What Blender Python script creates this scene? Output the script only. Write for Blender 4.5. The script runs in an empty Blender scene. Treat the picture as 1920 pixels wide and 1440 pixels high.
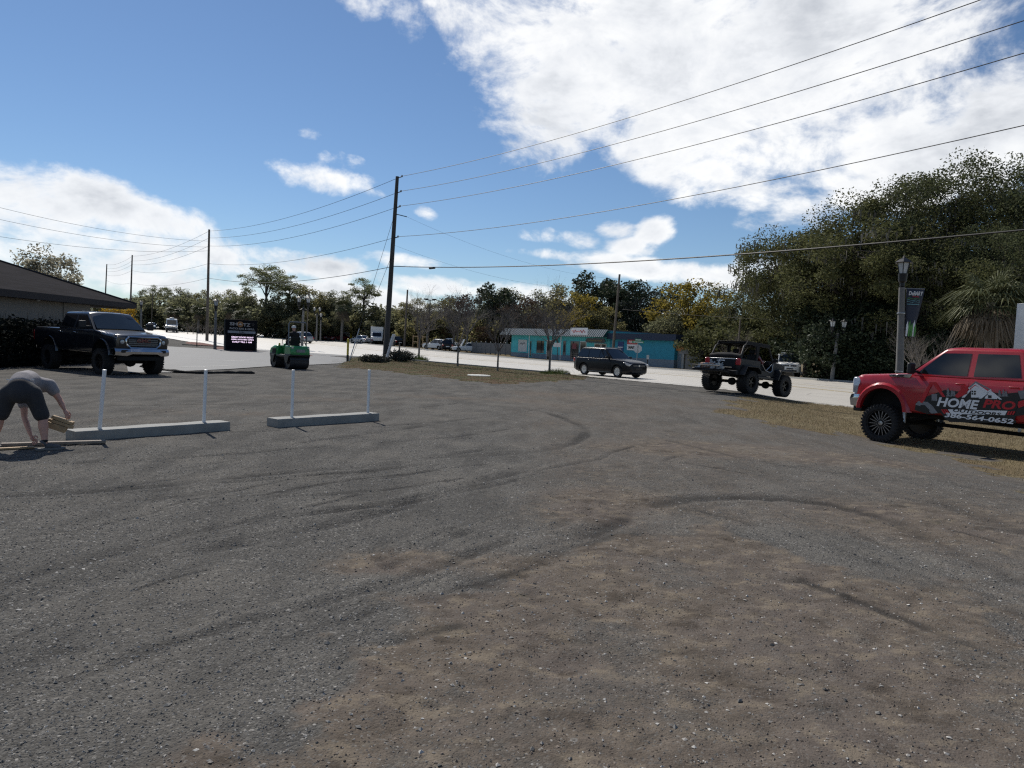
import bpy, bmesh, math, random
import numpy as np
from mathutils import Vector, Matrix
R_ = math.radians
scene = bpy.context.scene
col = scene.collection
# ---------------------------------------------------------------- camera
F, EYE = 1331.0, 1.65                      # focal length in photo pixels (1920 wide), eye height
PITCH, ROLL = math.atan(72/F), 0.045
_f = Vector((0, math.cos(PITCH), -math.sin(PITCH)))
_u = Vector((1, 0, 0)).cross(_f)
CR = math.cos(ROLL)*Vector((1, 0, 0)) + math.sin(ROLL)*_u
CU = -math.sin(ROLL)*Vector((1, 0, 0)) + math.cos(ROLL)*_u
CP = Vector((0, 0, EYE))
cam = bpy.data.cameras.new('camera')
cam.sensor_width = 36; cam.lens = 36*F/1920; cam.clip_start = 0.05; cam.clip_end = 6000
camo = bpy.data.objects.new('camera', cam)
m = Matrix.Identity(4)
for i, a in enumerate((CR, CU, -_f)):
    for j in range(3): m[j][i] = a[j]
m.translation = CP
camo.matrix_world = m
col.objects.link(camo); scene.camera = camo
scene.render.resolution_x, scene.render.resolution_y = 1024, 768
scene.view_settings.view_transform = 'Standard'
scene.view_settings.look = 'None'
scene.view_settings.exposure = -0.10
scene.view_settings.gamma = 1.0
def ray(u, v): return _f + (u-960)/F*CR - (v-720)/F*CU

# ---------------------------------------------------------------- node expression helper
class S:
    """a socket with arithmetic: builds Math nodes"""
    def __init__(s, nt, sock): s.nt, s.k = nt, sock
    def _m(s, op, *a, clamp=False):
        n = s.nt.nodes.new('ShaderNodeMath'); n.operation = op; n.use_clamp = clamp
        for i, x in enumerate((s,)+a):
            if isinstance(x, S): s.nt.links.new(x.k, n.inputs[i])
            else: n.inputs[i].default_value = float(x)
        return S(s.nt, n.outputs[0])
    def __add__(s, o): return s._m('ADD', o)
    __radd__ = __add__
    def __sub__(s, o): return s._m('SUBTRACT', o)
    def __rsub__(s, o): return (s*-1)+o
    def __mul__(s, o): return s._m('MULTIPLY', o)
    __rmul__ = __mul__
    def __truediv__(s, o): return s._m('DIVIDE', o)
    def maxi(s, o): return s._m('MAXIMUM', o)
    def mini(s, o): return s._m('MINIMUM', o)
    def smax(s, o, d): return s._m('SMOOTH_MAX', o, d)
    def pw(s, o): return s._m('POWER', o)
    def ss(s, a, b, lo=0., hi=1.):
        n = s.nt.nodes.new('ShaderNodeMapRange'); n.interpolation_type = 'SMOOTHSTEP'
        s.nt.links.new(s.k, n.inputs[0])
        for i, x in zip((1, 2, 3, 4), (a, b, lo, hi)): n.inputs[i].default_value = x
        return S(s.nt, n.outputs[0])
def lk(nt, a, b): nt.links.new(a.k if isinstance(a, S) else a, b)
def noise(nt, vec, scale, detail=4, rough=.55, dist=0., out=0):
    n = nt.nodes.new('ShaderNodeTexNoise')
    n.inputs['Scale'].default_value = scale; n.inputs['Detail'].default_value = detail
    n.inputs['Roughness'].default_value = rough; n.inputs['Distortion'].default_value = dist
    if vec is not None: lk(nt, vec, n.inputs['Vector'])
    return S(nt, n.outputs[out])
def voro(nt, vec, scale, out='Distance', feature='F1', rnd=1.):
    n = nt.nodes.new('ShaderNodeTexVoronoi'); n.feature = feature
    n.inputs['Scale'].default_value = scale; n.inputs['Randomness'].default_value = rnd
    if vec is not None: lk(nt, vec, n.inputs['Vector'])
    return S(nt, n.outputs[out])
def ramp(nt, fac, stops, interp='LINEAR'):
    n = nt.nodes.new('ShaderNodeValToRGB'); n.color_ramp.interpolation = interp
    e = n.color_ramp.elements
    while len(e) < len(stops): e.new(.5)
    for x, (p, c) in zip(e, stops): x.position = p; x.color = tuple(c)+(1,) if len(c) == 3 else c
    lk(nt, fac, n.inputs[0]); return S(nt, n.outputs[0])
def mixc(nt, fac, a, b, blend='MIX'):
    n = nt.nodes.new('ShaderNodeMix'); n.data_type = 'RGBA'; n.blend_type = blend
    if isinstance(fac, S): lk(nt, fac, n.inputs[0])
    else: n.inputs[0].default_value = fac
    for i, x in ((6, a), (7, b)):
        if isinstance(x, S): lk(nt, x, n.inputs[i])
        else: n.inputs[i].default_value = tuple(x)+(1,)
    return S(nt, n.outputs[2])
def vscale(nt, vec, s, off=(0, 0, 0), rot=0):
    n = nt.nodes.new('ShaderNodeMapping'); n.inputs['Scale'].default_value = s
    n.inputs['Location'].default_value = off; n.inputs['Rotation'].default_value = (0, 0, rot)
    lk(nt, vec, n.inputs[0]); return S(nt, n.outputs[0])

# ---------------------------------------------------------------- sky and sun
SUN_AZ, SUN_EL = R_(-32), R_(46)           # azimuth from +Y towards +X
SUN_DIR = Vector((math.sin(SUN_AZ)*math.cos(SUN_EL), math.cos(SUN_AZ)*math.cos(SUN_EL), math.sin(SUN_EL)))
w = bpy.data.worlds.new('World'); scene.world = w; w.use_nodes = True
nt = w.node_tree; nt.nodes.clear()
out = nt.nodes.new('ShaderNodeOutputWorld'); bg = nt.nodes.new('ShaderNodeBackground')
sky = nt.nodes.new('ShaderNodeTexSky'); sky.sky_type = 'NISHITA'; sky.sun_disc = False
sky.sun_elevation = SUN_EL; sky.sun_rotation = SUN_AZ
sky.air_density = 1.0; sky.dust_density = 0.05; sky.ozone_density = 6.0; sky.altitude = 0
SKY_STRENGTH = 0.092
bg.inputs[1].default_value = SKY_STRENGTH
tc = nt.nodes.new('ShaderNodeTexCoord'); dirv = S(nt, tc.outputs['Generated'])
sx = nt.nodes.new('ShaderNodeSeparateXYZ'); lk(nt, dirv, sx.inputs[0])
dx, dy, dz = (S(nt, sx.outputs[i]) for i in range(3))
az = dx._m('ARCTAN2', dy); el = dz._m('ARCSINE')
def azel(u, v):
    d = ray(u, v).normalized(); return math.atan2(d.x, d.y), math.asin(d.z)
# cloud banks: centre pixel, half-axes in degrees, tilt in degrees, weight
CL = [(1150, 40, 11, 7, 0, 1), (1330, 170, 15, 6.5, -12, 1.15), (1080, 190, 7, 4.5, 20, .95), (1560, 60, 13, 9, 0, 1.1), (1230, 290, 8, 2.8, -20, .9), (1400, 335, 7, 2.0, -6, .9),
      (1500, 260, 10, 4.0, 10, .9), (1780, 270, 13, 4.5, 12, 1.15), (1950, 200, 9, 5, 0, 1.0), (1600, 350, 8, 2.6, 14, .9), (1840, 110, 5, 3, 30, .55), (700, 5, 2.4, 1.2, 0, .45), (765, 25, 1.6, 1.8, 0, .5), (840, 5, 2.4, 1.8, 0, .6),
      (620, 338, 4.6, 1.3, -2, .95), (640, 300, 2.0, .8, 0, .5), (690, 355, 2.6, .7, -8, .6), (580, 252, 1.0, .5, 0, .5), (797, 399, 1.3, .7, -20, .75),
      (1010, 438, 1.8, .8, 0, .7), (1080, 448, 2.2, .9, 0, .8), (1150, 430, 1.9, .9, 0, .8), (1225, 432, 1.8, 1.2, 20, .8), (1040, 478, 3.4, .6, 0, .8), (1180, 462, 2.2, .9, 0, .7),
      (60, 380, 7, 2.2, -4, 1.1), (200, 385, 6, 2.0, -6, 1.15), (310, 415, 4.5, 1.8, -12, 1.1), (120, 455, 14, 2.0, -4, 1.0), (380, 480, 9, 1.8, -6, 1.0), (540, 490, 6, 1.3, -4, 1.0), (-80, 400, 8, 4, 0, 1.1),
      (620, 500, 4, 1.2, 0, 1.0), (760, 490, 4, .7, 0, .8), (830, 535, 5, 1.0, 0, 1.0), (1180, 500, 7, 1.0, -4, .9), (1330, 520, 6, 1.3, -4, 1.05), (1440, 500, 3, 1, 0, .6), (250, 520, 16, 1.4, -3, .75), (600, 545, 12, 1.2, -3, .8), (1000, 555, 14, 1.0, -3, .7)]
acc = None
for (u, v, sa, se, tl, wt) in CL:
    a0, e0 = azel(u, v); t = R_(tl) - ROLL
    A = (az - a0)*math.cos(e0); B = el - e0
    p = (A*math.cos(t) + B*math.sin(t))/R_(sa); q = (B*math.cos(t) - A*math.sin(t))/R_(se)
    b = (1 - (p*p + q*q))*wt
    acc = b if acc is None else acc.smax(b, .25)
acc = acc.maxi(-1.2)
# elsewhere the same broken cumulus goes on, from noise alone
n_gen = noise(nt, vscale(nt, dirv, (1, 1, 2.2)), 2.3, 3, .5)
inview = (az._m('ABSOLUTE').ss(.72, .95))
acc = acc.maxi((n_gen - .56)*5*inview + (inview - 1)*3)
nv = vscale(nt, dirv, (1, 1, 1.7))
n1 = noise(nt, nv, 7, 9, .6, .35)
n2 = noise(nt, vscale(nt, dirv, (1, 1, 1.6), (3, 1, 2)), 24, 7, .62)
dens_raw = acc*.85 + (n1 - .5)*3.0 + (n2 - .5)*.95
dens = dens_raw.ss(.03, .80)
# brightness: thick middles are greyer, edges towards the sun whiter
offs = vscale(nt, dirv, (1, 1, 1.7), tuple(-.02*c for c in (SUN_DIR.x, SUN_DIR.y, SUN_DIR.z*1.7)))
n1b = noise(nt, offs, 7, 5, .6, .35)
shade = (n1b - n1)*5.0 + .5
thick = dens_raw.ss(.45, 1.7)*.75 + noise(nt, nv, 3.2, 4, .5).ss(.4, .7)*.35
cb = (1.0 - thick*.50) - (shade.ss(.2, 1.0)*.14)
cc = ramp(nt, cb, [(0, (.30, .33, .38)), (.45, (.52, .55, .60)), (.75, (.85, .87, .90)), (1, (1.05, 1.05, 1.04))])
ccs = nt.nodes.new('ShaderNodeVectorMath'); ccs.operation = 'SCALE'; lk(nt, cc, ccs.inputs[0]); ccs.inputs[3].default_value = 1.12/SKY_STRENGTH
skyc = S(nt, sky.outputs[0])
full = mixc(nt, dens*.96, skyc, S(nt, ccs.outputs[0]))
lk(nt, full, bg.inputs[0]); nt.links.new(bg.outputs[0], out.inputs[0])
w.cycles.sampling_method = 'MANUAL'; w.cycles.sample_map_resolution = 512
sun = bpy.data.lights.new('sun', 'SUN'); sun.energy = 5.0; sun.angle = R_(.53); sun.color = (1, .95, .87)
suno = bpy.data.objects.new('sun', sun); suno.rotation_euler = SUN_DIR.to_track_quat('Z', 'Y').to_euler()
suno.location = (0, 0, 60); col.objects.link(suno)
scene.cycles.max_bounces = 6; scene.cycles.transparent_max_bounces = 8
scene.cycles.diffuse_bounces = 3; scene.cycles.glossy_bounces = 3
scene.cycles.use_denoising = False
scene.cycles.pixel_filter_type = 'BLACKMAN_HARRIS'; scene.cycles.filter_width = 1.25
# ---------------------------------------------------------------- mesh helpers
def link(o, parent=None):
    col.objects.link(o)
    if parent is not None: o.parent = parent
    return o
def tag(o, label=None, cat=None, group=None, kind=None):
    if label: o['label'] = label
    if cat: o['category'] = cat
    if group: o['group'] = group
    if kind: o['kind'] = kind
    return o
def empty(name, loc=(0, 0, 0), rz=0, **k):
    o = bpy.data.objects.new(name, None); o.empty_display_size = .2
    o.location = loc; o.rotation_euler = (0, 0, rz); link(o); return tag(o, **k)
def sharp(me, ang=38):
    bm = bmesh.new(); bm.from_mesh(me)
    bmesh.ops.recalc_face_normals(bm, faces=bm.faces)
    c = math.cos(R_(ang))
    for f in bm.faces: f.smooth = True
    for e in bm.edges:
        e.smooth = not (len(e.link_faces) == 2 and e.link_faces[0].normal.dot(e.link_faces[1].normal) < c)
    bm.to_mesh(me); bm.free()
class MB:
    def __init__(s): s.v, s.f, s.m, s.cm = [], [], [], 0
    def add(s, vs, fs, M=None):
        n = len(s.v)
        s.v += [tuple(M @ Vector(p)) if M is not None else tuple(p) for p in vs]
        s.f += [tuple(n+i for i in f) for f in fs]; s.m += [s.cm]*len(fs); return s
    def mat(s, i): s.cm = i; return s
    def box(s, x0, x1, y0, y1, z0, z1, M=None):
        vs = [(x, y, z) for z in (z0, z1) for x, y in ((x0, y0), (x1, y0), (x1, y1), (x0, y1))]
        return s.add(vs, [(3, 2, 1, 0), (4, 5, 6, 7), (0, 1, 5, 4), (1, 2, 6, 5), (2, 3, 7, 6), (3, 0, 4, 7)], M)
    def frus(s, c, b, t, h, M=None):
        """tapered box: centre c of the base, base (sx,sy), top (sx,sy), height"""
        vs = [(c[0]+a*b[0]/2, c[1]+d*b[1]/2, c[2]) for a, d in ((-1, -1), (1, -1), (1, 1), (-1, 1))] + \
             [(c[0]+a*t[0]/2, c[1]+d*t[1]/2, c[2]+h) for a, d in ((-1, -1), (1, -1), (1, 1), (-1, 1))]
        return s.add(vs, [(3, 2, 1, 0), (4, 5, 6, 7), (0, 1, 5, 4), (1, 2, 6, 5), (2, 3, 7, 6), (3, 0, 4, 7)], M)
    def prism(s, poly, a, b, axis='y', M=None):
        """polygon in the plane across axis, extruded from a to b"""
        f = {'y': lambda p, t: (p[0], t, p[1]), 'x': lambda p, t: (t, p[0], p[1]), 'z': lambda p, t: (p[0], p[1], t)}[axis]
        n = len(poly); vs = [f(p, a) for p in poly] + [f(p, b) for p in poly]
        fs = [tuple(range(n)), tuple(range(2*n-1, n-1, -1))] + [(i, n+i, n+(i+1) % n, (i+1) % n) for i in range(n)]
        return s.add(vs, fs, M)
    def tube(s, pts, rad, sides=6, cap=True, M=None):
        pts = [Vector(p) for p in pts]; n = len(pts)
        if not hasattr(rad, '__len__'): rad = [rad]*n
        vs, fs, prev = [], [], None
        for i, p in enumerate(pts):
            t = (pts[min(i+1, n-1)]-pts[max(i-1, 0)])
            t = t.normalized() if t.length > 1e-9 else Vector((0, 0, 1))
            if prev is None: prev = t.cross(Vector((0, 0, 1)) if abs(t.z) < .9 else Vector((1, 0, 0)))
            a = (prev - t*prev.dot(t)); a = a.normalized() if a.length > 1e-6 else t.orthogonal().normalized(); prev = a; b = t.cross(a)
            for k in range(sides):
                q = 2*math.pi*k/sides; vs.append(p+(a*math.cos(q)+b*math.sin(q))*rad[i])
        for i in range(n-1):
            for k in range(sides):
                k2 = (k+1) % sides; fs.append((i*sides+k, i*sides+k2, (i+1)*sides+k2, (i+1)*sides+k))
        if cap: fs += [tuple(range(sides))[::-1], tuple(range((n-1)*sides, n*sides))]
        return s.add(vs, fs, M)
    def lathe(s, prof, n=24, axis='z', c=(0, 0, 0), closed=False, M=None):
        """profile of (radius, height) turned about the axis"""
        vs, fs, k = [], [], len(prof)
        for i in range(n):
            q = 2*math.pi*i/n; a, b = math.cos(q), math.sin(q)
            for r, h in prof:
                p = {'z': (r*a, r*b, h), 'y': (r*a, h, r*b), 'x': (h, r*a, r*b)}[axis]
                vs.append((p[0]+c[0], p[1]+c[1], p[2]+c[2]))
        for i in range(n):
            j = (i+1) % n
            for q in range(k if closed else k-1):
                q2 = (q+1) % k; fs.append((i*k+q, j*k+q, j*k+q2, i*k+q2))
        if not closed:
            if prof[0][0] > 1e-5: fs.append(tuple(i*k for i in range(n)))
            if prof[-1][0] > 1e-5: fs.append(tuple(i*k+k-1 for i in range(n-1, -1, -1)))
        return s.add(vs, fs, M)
    def mesh(s, name, mats, smooth=True, ang=38):
        me = bpy.data.meshes.new(name); me.from_pydata(s.v, [], s.f)
        for x in (mats if isinstance(mats, (list, tuple)) else [mats]): me.materials.append(x)
        me.polygons.foreach_set('material_index', s.m); me.validate()
        if smooth: sharp(me, ang)
        return me
    def build(s, name, mats, parent=None, bev=0, seg=2, smooth=True, ang=38, **k):
        o = bpy.data.objects.new(name, s.mesh(name, mats, smooth, ang)); link(o, parent)
        if bev:
            b = o.modifiers.new('bevel', 'BEVEL'); b.width = bev; b.segments = seg; b.limit_method = 'ANGLE'; b.angle_limit = R_(30)
        return tag(o, **k)
def inst(me, name, parent=None, loc=(0, 0, 0), rot=(0, 0, 0), sc=(1, 1, 1), **k):
    o = bpy.data.objects.new(name, me); o.location = loc; o.rotation_euler = rot
    o.scale = sc if hasattr(sc, '__len__') else (sc,)*3
    link(o, parent); return tag(o, **k)
def copy_tree(o, parent=None):
    c = o.copy(); col.objects.link(c); c.parent = parent
    for ch in list(o.children): copy_tree(ch, c)
    return c
def npmesh(name, V, Fq, mats, smooth=False, midx=None):
    """mesh from numpy arrays: V (n,3), Fq (m,k)"""
    me = bpy.data.meshes.new(name); V = np.asarray(V, np.float32); Fq = np.asarray(Fq, np.int32)
    me.vertices.add(len(V)); me.vertices.foreach_set('co', V.ravel())
    m_, k = Fq.shape; me.loops.add(m_*k); me.loops.foreach_set('vertex_index', Fq.ravel())
    me.polygons.add(m_); me.polygons.foreach_set('loop_start', np.arange(0, m_*k, k, dtype=np.int32))
    for x in (mats if isinstance(mats, (list, tuple)) else [mats]): me.materials.append(x)
    if midx is not None: me.polygons.foreach_set('material_index', np.asarray(midx, np.int32))
    me.polygons.foreach_set('use_smooth', np.full(m_, smooth)); me.update(calc_edges=True)
    return me
_tc = {}
def text_mesh(s, size, mat, shear=0, off=0, ext=.003, align='CENTER', sx=1.0):
    """lettering as a thin mesh in the XY plane, from the built-in font"""
    cu = bpy.data.curves.new('lettering', 'FONT'); cu.body = s; cu.size = size; cu.shear = shear; cu.offset = off
    cu.extrude = ext; cu.align_x = align; cu.align_y = 'CENTER'; cu.resolution_u = 3
    o = bpy.data.objects.new('lettering', cu); col.objects.link(o); o.scale = (sx, 1, 1)
    dg = bpy.context.evaluated_depsgraph_get(); me = bpy.data.meshes.new_from_object(o.evaluated_get(dg))
    if sx != 1: me.transform(Matrix.Diagonal((sx, 1, 1, 1)))
    bpy.data.objects.remove(o); bpy.data.curves.remove(cu); me.materials.clear(); me.materials.append(mat); return me
def solid(o):
    """apply modifiers to a new mesh"""
    dg = bpy.context.evaluated_depsgraph_get(); me = bpy.data.meshes.new_from_object(o.evaluated_get(dg))
    o.modifiers.clear(); o.data = me; return o

# ---------------------------------------------------------------- materials
def newmat(name):
    mt = bpy.data.materials.new(name); mt.use_nodes = True; t = mt.node_tree; b = t.nodes['Principled BSDF']; return mt, t, b
def opos(t): return S(t, t.nodes.new('ShaderNodeTexCoord').outputs['Object'])
def wpos(t): return S(t, t.nodes.new('ShaderNodeNewGeometry').outputs['Position'])
def bump(t, b, h, strength=.4, dist=.01):
    n = t.nodes.new('ShaderNodeBump'); n.inputs['Strength'].default_value = strength; n.inputs['Distance'].default_value = dist
    lk(t, h, n.inputs['Height']); t.links.new(n.outputs[0], b.inputs['Normal']); return n
def mat(name, c, rough=.6, metal=0., var=.25, scale=6, bmp=0., bscale=60, coat=0., c2=None, spec=None, dirt=None):
    """plain surface with mottling, fine relief and optional dust"""
    mt, t, b = newmat(name); p = opos(t)
    n = noise(t, p, scale, 6, .6)
    c2 = c2 or tuple(x*(1-var) for x in c)
    cc = mixc(t, n.ss(.3, .7), c2, c)
    if dirt:
        d = noise(t, p, scale*.6+1, 7, .65).ss(.45, .8)*dirt[0]; cc = mixc(t, d, cc, dirt[1])
    lk(t, cc, b.inputs['Base Color'])
    r = (n - .5)*(.25*rough) + rough; lk(t, r, b.inputs['Roughness']); b.inputs['Metallic'].default_value = metal
    if coat: b.inputs['Coat Weight'].default_value = coat; b.inputs['Coat Roughness'].default_value = .06
    if spec is not None: b.inputs['Specular IOR Level'].default_value = spec
    if bmp: bump(t, b, noise(t, p, bscale, 4, .6), bmp, .01)
    return mt
DUST = (.16, .14, .12)
M = dict(
 black_paint=mat('black_paint', (.006, .0065, .009), .28, 0, .2, 3, coat=.0, spec=.22, dirt=(.01, DUST)),
 navy_paint=mat('navy_paint', (.009, .011, .016), .2, 0, .2, 3, coat=.5, dirt=(.02, DUST)),
 red_paint=mat('red_paint', (.36, .005, .012), .3, 0, .12, 3, coat=.5, dirt=(.06, DUST)),
 white_paint=mat('white_paint', (.72, .72, .70), .35, 0, .1, 3, coat=.4, dirt=(.15, DUST)),
 silver_paint=mat('silver_paint', (.42, .43, .44), .32, .5, .1, 3, coat=.4),
 grey_paint=mat('grey_paint', (.10, .11, .12), .3, .3, .1, 3, coat=.5),
 blue_paint=mat('blue_paint', (.05, .13, .24), .3, .2, .1, 3, coat=.5),
 wine_paint=mat('wine_paint', (.14, .02, .025), .3, .1, .1, 3, coat=.5),
 teal_paint=mat('teal_paint', (.04, .16, .19), .3, .1, .1, 3, coat=.5),
 green_paint=mat('green_paint', (.010, .23, .055), .4, 0, .2, 4, coat=.3, dirt=(.25, DUST)),
 glass=mat('tinted_glass', (.006, .008, .010), .04, 0, .1, 2, spec=.6),
 glass_light=mat('clear_glass_reflecting', (.016, .020, .022), .05, 0, .3, 2, spec=.6),
 chrome=mat('chrome', (.62, .63, .65), .12, 1, .1, 5),
 rubber=mat('tyre_rubber', (.010, .010, .011), .8, 0, .4, 12, bmp=.4, bscale=70, dirt=(.25, (.06, .055, .05))),
 black_plastic=mat('black_plastic', (.012, .012, .013), .6, 0, .3, 10, bmp=.1),
 dark=mat('underbody_dark', (.008, .008, .008), .85, 0, .3, 8),
 alloy=mat('alloy_wheel', (.55, .55, .56), .3, .8, .15, 8),
 alloy_dark=mat('black_wheel', (.014, .014, .015), .35, .3, .2, 8),
 milled=mat('milled_edge', (.42, .42, .43), .3, 1, .1, 8),
 lens=mat('headlamp_lens', (.45, .47, .50), .1, .3, .3, 14, coat=1),
 lens_dark=mat('headlamp_dark', (.06, .065, .075), .1, .2, .3, 14, coat=1),
 red_lens=mat('red_lens', (.42, .012, .015), .15, 0, .3, 20, coat=1),
 amber=mat('amber_lens', (.55, .10, .01), .2, 0, .2, 20, coat=1),
 white_print=mat('white_print', (.74, .74, .74), .4, 0, .06, 8),
 grey_print=mat('grey_print', (.22, .22, .23), .4, 0, .3, 8),
 black_print=mat('black_print', (.008, .008, .009), .35, 0, .3, 9),
 red_print=mat('red_print', (.50, .012, .018), .4, 0, .15, 8),
 concrete=mat('cast_concrete', (.27, .268, .25), .85, 0, .22, 5, bmp=.35, bscale=45),
 conc_pole=mat('concrete_pole', (.19, .185, .175), .85, 0, .25, 3, bmp=.2),
 galv=mat('painted_white_steel', (.70, .71, .72), .42, .1, .12, 8, bmp=.05),
 steel=mat('galvanised_steel', (.40, .41, .42), .4, .8, .2, 10),
 pole_grey=mat('weathered_grey_pole', (.055, .053, .05), .8, 0, .35, 2, bmp=.3, bscale=25),
 pole_wood=mat('weathered_wood_pole', (.15, .125, .10), .9, 0, .35, 3, bmp=.4, bscale=20),
 wire=mat('wire_black', (.012, .012, .013), .6, 0, .2, 10),
 black_metal=mat('black_metal', (.012, .012, .013), .45, .3, .2, 10),
 frost=mat('frosted_lamp_pane', (.50, .52, .53), .35, 0, .15, 10),
 stucco=mat('beige_stucco', (.27, .235, .20), .9, 0, .12, 2, bmp=.25, bscale=50),
 fascia=mat('dark_brown_fascia', (.022, .017, .018), .7, 0, .2, 4),
 turq=mat('turquoise_wall', (.085, .52, .58), .8, 0, .14, 1.2, bmp=.1),
 teal_wall=mat('teal_wall', (.028, .26, .37), .8, 0, .14, 1.2, bmp=.1),
 band=mat('grey_blue_band', (.17, .22, .27), .8, 0, .15, 2, bmp=.1),
 navy=mat('navy_fascia', (.016, .030, .065), .7, 0, .2, 2),
 roofmetal=mat('ribbed_metal', (.19, .215, .23), .8, 0, .2, 2, spec=.05),
 white_trim=mat('white_trim', (.70, .70, .68), .6, 0, .1, 5),
 lumber=mat('pine_lumber', (.42, .29, .16), .75, 0, .3, 9, bmp=.2, bscale=30),
 lumber_grey=mat('weathered_lumber', (.26, .22, .18), .85, 0, .3, 9, bmp=.2, bscale=30),
 yellow=mat('yellow_plastic', (.55, .42, .02), .5, 0, .15, 8),
 pvc=mat('white_pvc', (.62, .63, .63), .4, 0, .12, 5, dirt=(.3, DUST)),
 fence=mat('grey_vinyl_fence', (.15, .15, .15), .6, 0, .15, 3),
 skin=mat('skin', (.50, .27, .20), .55, 0, .14, 14),
 shirt=mat('grey_tee', (.25, .235, .245), .9, 0, .25, 14, bmp=.25, bscale=40),
 shorts=mat('charcoal_shorts', (.030, .031, .036), .9, 0, .25, 14, bmp=.3, bscale=40),
 shoe=mat('grey_shoe', (.10, .10, .105), .8, 0, .3, 20),
 sole=mat('pale_sole', (.15, .145, .14), .8, 0, .2, 20),
 hair=mat('brown_hair', (.045, .028, .018), .7, 0, .4, 60, bmp=.5, bscale=120),
 dark_cloth=mat('dark_cloth', (.012, .012, .014), .9, 0, .3, 14, bmp=.2),
 white_cloth=mat('white_cloth', (.70, .70, .69), .8, 0, .1, 14),
 navy_banner=mat('navy_banner', (.028, .034, .055), .7, 0, .15, 5),
 green_print=mat('green_print', (.10, .30, .06), .6, 0, .3, 9),
 teal_print=mat('teal_print', (.15, .33, .36), .6, 0, .2, 9),
 street_green=mat('street_sign_green', (.02, .22, .10), .5, 0, .1, 9),
 canvas=mat('black_canvas', (.012, .012, .013), .9, 0, .3, 9, bmp=.3, bscale=30),
 drum=mat('steel_drum', (.055, .055, .06), .55, .6, .4, 6, dirt=(.4, (.05, .045, .04))),
 orange_roof=mat('orange_shed_roof', (.45, .17, .04), .7, 0, .15, 4),
 pale_wall=mat('pale_wall', (.40, .40, .38), .8, 0, .12, 3),
 aluminium=mat('sign_back_aluminium', (.50, .51, .52), .45, .5, .15, 6),
 mulch=mat('red_mulch', (.17, .055, .035), .95, 0, .6, 22, bmp=1, bscale=40),
 asphalt=None)
def emis(name, c, s):
    mt, t, b = newmat(name); b.inputs['Base Color'].default_value = tuple(x*.3 for x in c)+(1,)
    b.inputs['Emission Color'].default_value = tuple(c)+(1,); b.inputs['Emission Strength'].default_value = s; return mt
M['led'] = emis('led_text', (.95, .75, 1.0), 1.3)

# ---------------------------------------------------------------- lie of the land
def sst(t): t = np.clip(t, 0, 1); return t*t*(3-2*t)
ND = Vector((.8, .6, 0)); SD = Vector((-.6, .8, 0))     # across and along the road
def H(x, y):
    """ground height: a dip on the right by the verge, a long rise to the far left"""
    x = np.asarray(x, float); y = np.asarray(y, float)
    dip = -.30*sst((x-(5.5+.27*np.maximum(0, y-17)))/4.0)*(1-sst((y-36)/16))*sst((y-4)/9)
    s = -.6*x+.8*y
    q = np.maximum(0, s-60)
    rise = .017*np.where(q < 20, q*q/40, q-10)
    rise = np.minimum(rise, 4.0)*sst((y-10)/50)
    return dip+rise
def Hs(x, y): return float(H(x, y))
def G(u, v):
    """photo pixel -> point on the ground"""
    d = ray(u, v); z = 0.
    for _ in range(60):
        t = (z-EYE)/d.z if abs(d.z) > 1e-6 else 1e4
        if t < 0 or t > 1500: t = 1500
        p = CP+d*t; z = .5*z+.5*Hs(p.x, p.y)
    p.z = Hs(p.x, p.y); return p
def AT(u, y):
    """ground point at depth y that stands in photo column u (column measured at the ground)"""
    x = (u-960)/F*y
    for _ in range(12):
        d = Vector((x, y, Hs(x, y)))-CP; wv = d.dot(_f)
        x += (u-(960+F*d.dot(CR)/wv))*wv/F
    return Vector((x, y, Hs(x, y)))
def ZV(u, v, y):
    """height of the point of column u, row v at depth y"""
    d = ray(u, v); return (CP+d*(y/d.y)).z
def NS(n, s, dz=0):
    p = ND*n+SD*s; return Vector((p.x, p.y, Hs(p.x, p.y)+dz))

# ---------------------------------------------------------------- ground sheet
rng = np.random.default_rng(7)
_tab = rng.random((256, 256))
def vnoise(x, y):
    xi = np.floor(x).astype(int); yi = np.floor(y).astype(int); fx = x-xi; fy = y-yi
    fx = fx*fx*(3-2*fx); fy = fy*fy*(3-2*fy)
    a = _tab[xi % 256, yi % 256]; b = _tab[(xi+1) % 256, yi % 256]; c = _tab[xi % 256, (yi+1) % 256]; d = _tab[(xi+1) % 256, (yi+1) % 256]
    return (a*(1-fx)+b*fx)*(1-fy)+(c*(1-fx)+d*fx)*fy
def fbm(x, y, o=4):
    s, a = 0, .5
    for i in range(o): s = s+a*vnoise(x*2**i+17*i, y*2**i+31*i); a *= .5
    return s
def axis(fine0, fine1, step, far0, far1, g):
    a = list(np.arange(fine0, fine1, step)); st = step
    while a[-1] < far1: st *= g; a.append(a[-1]+st)
    st = step; lo = [fine0]
    while lo[-1] > far0: st *= g; lo.append(lo[-1]-st)
    return np.array(sorted(lo[1:])+a)
gx = axis(-7, 8.5, .04, -900, 900, 1.035); gy = axis(1.7, 11.5, .04, -300, 1500, 1.028)
GX, GY = np.meshgrid(gx, gy, indexing='ij')
GZ = H(GX, GY)
near = (np.abs(GX) < 40) & (GY > -5) & (GY < 80)
GN = .8*GX+.6*GY; GS = -.6*GX+.8*GY
def poly_mask(P, x, y):
    ins = np.zeros(x.shape, bool); n = len(P)
    for i in range(n):
        (x0, y0), (x1, y1) = P[i], P[(i+1) % n]
        c = ((y0 > y) != (y1 > y)) & (x < (x1-x0)*(y-y0)/((y1-y0) if y1 != y0 else 1e-9)+x0)
        ins ^= c
    return ins
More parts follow.
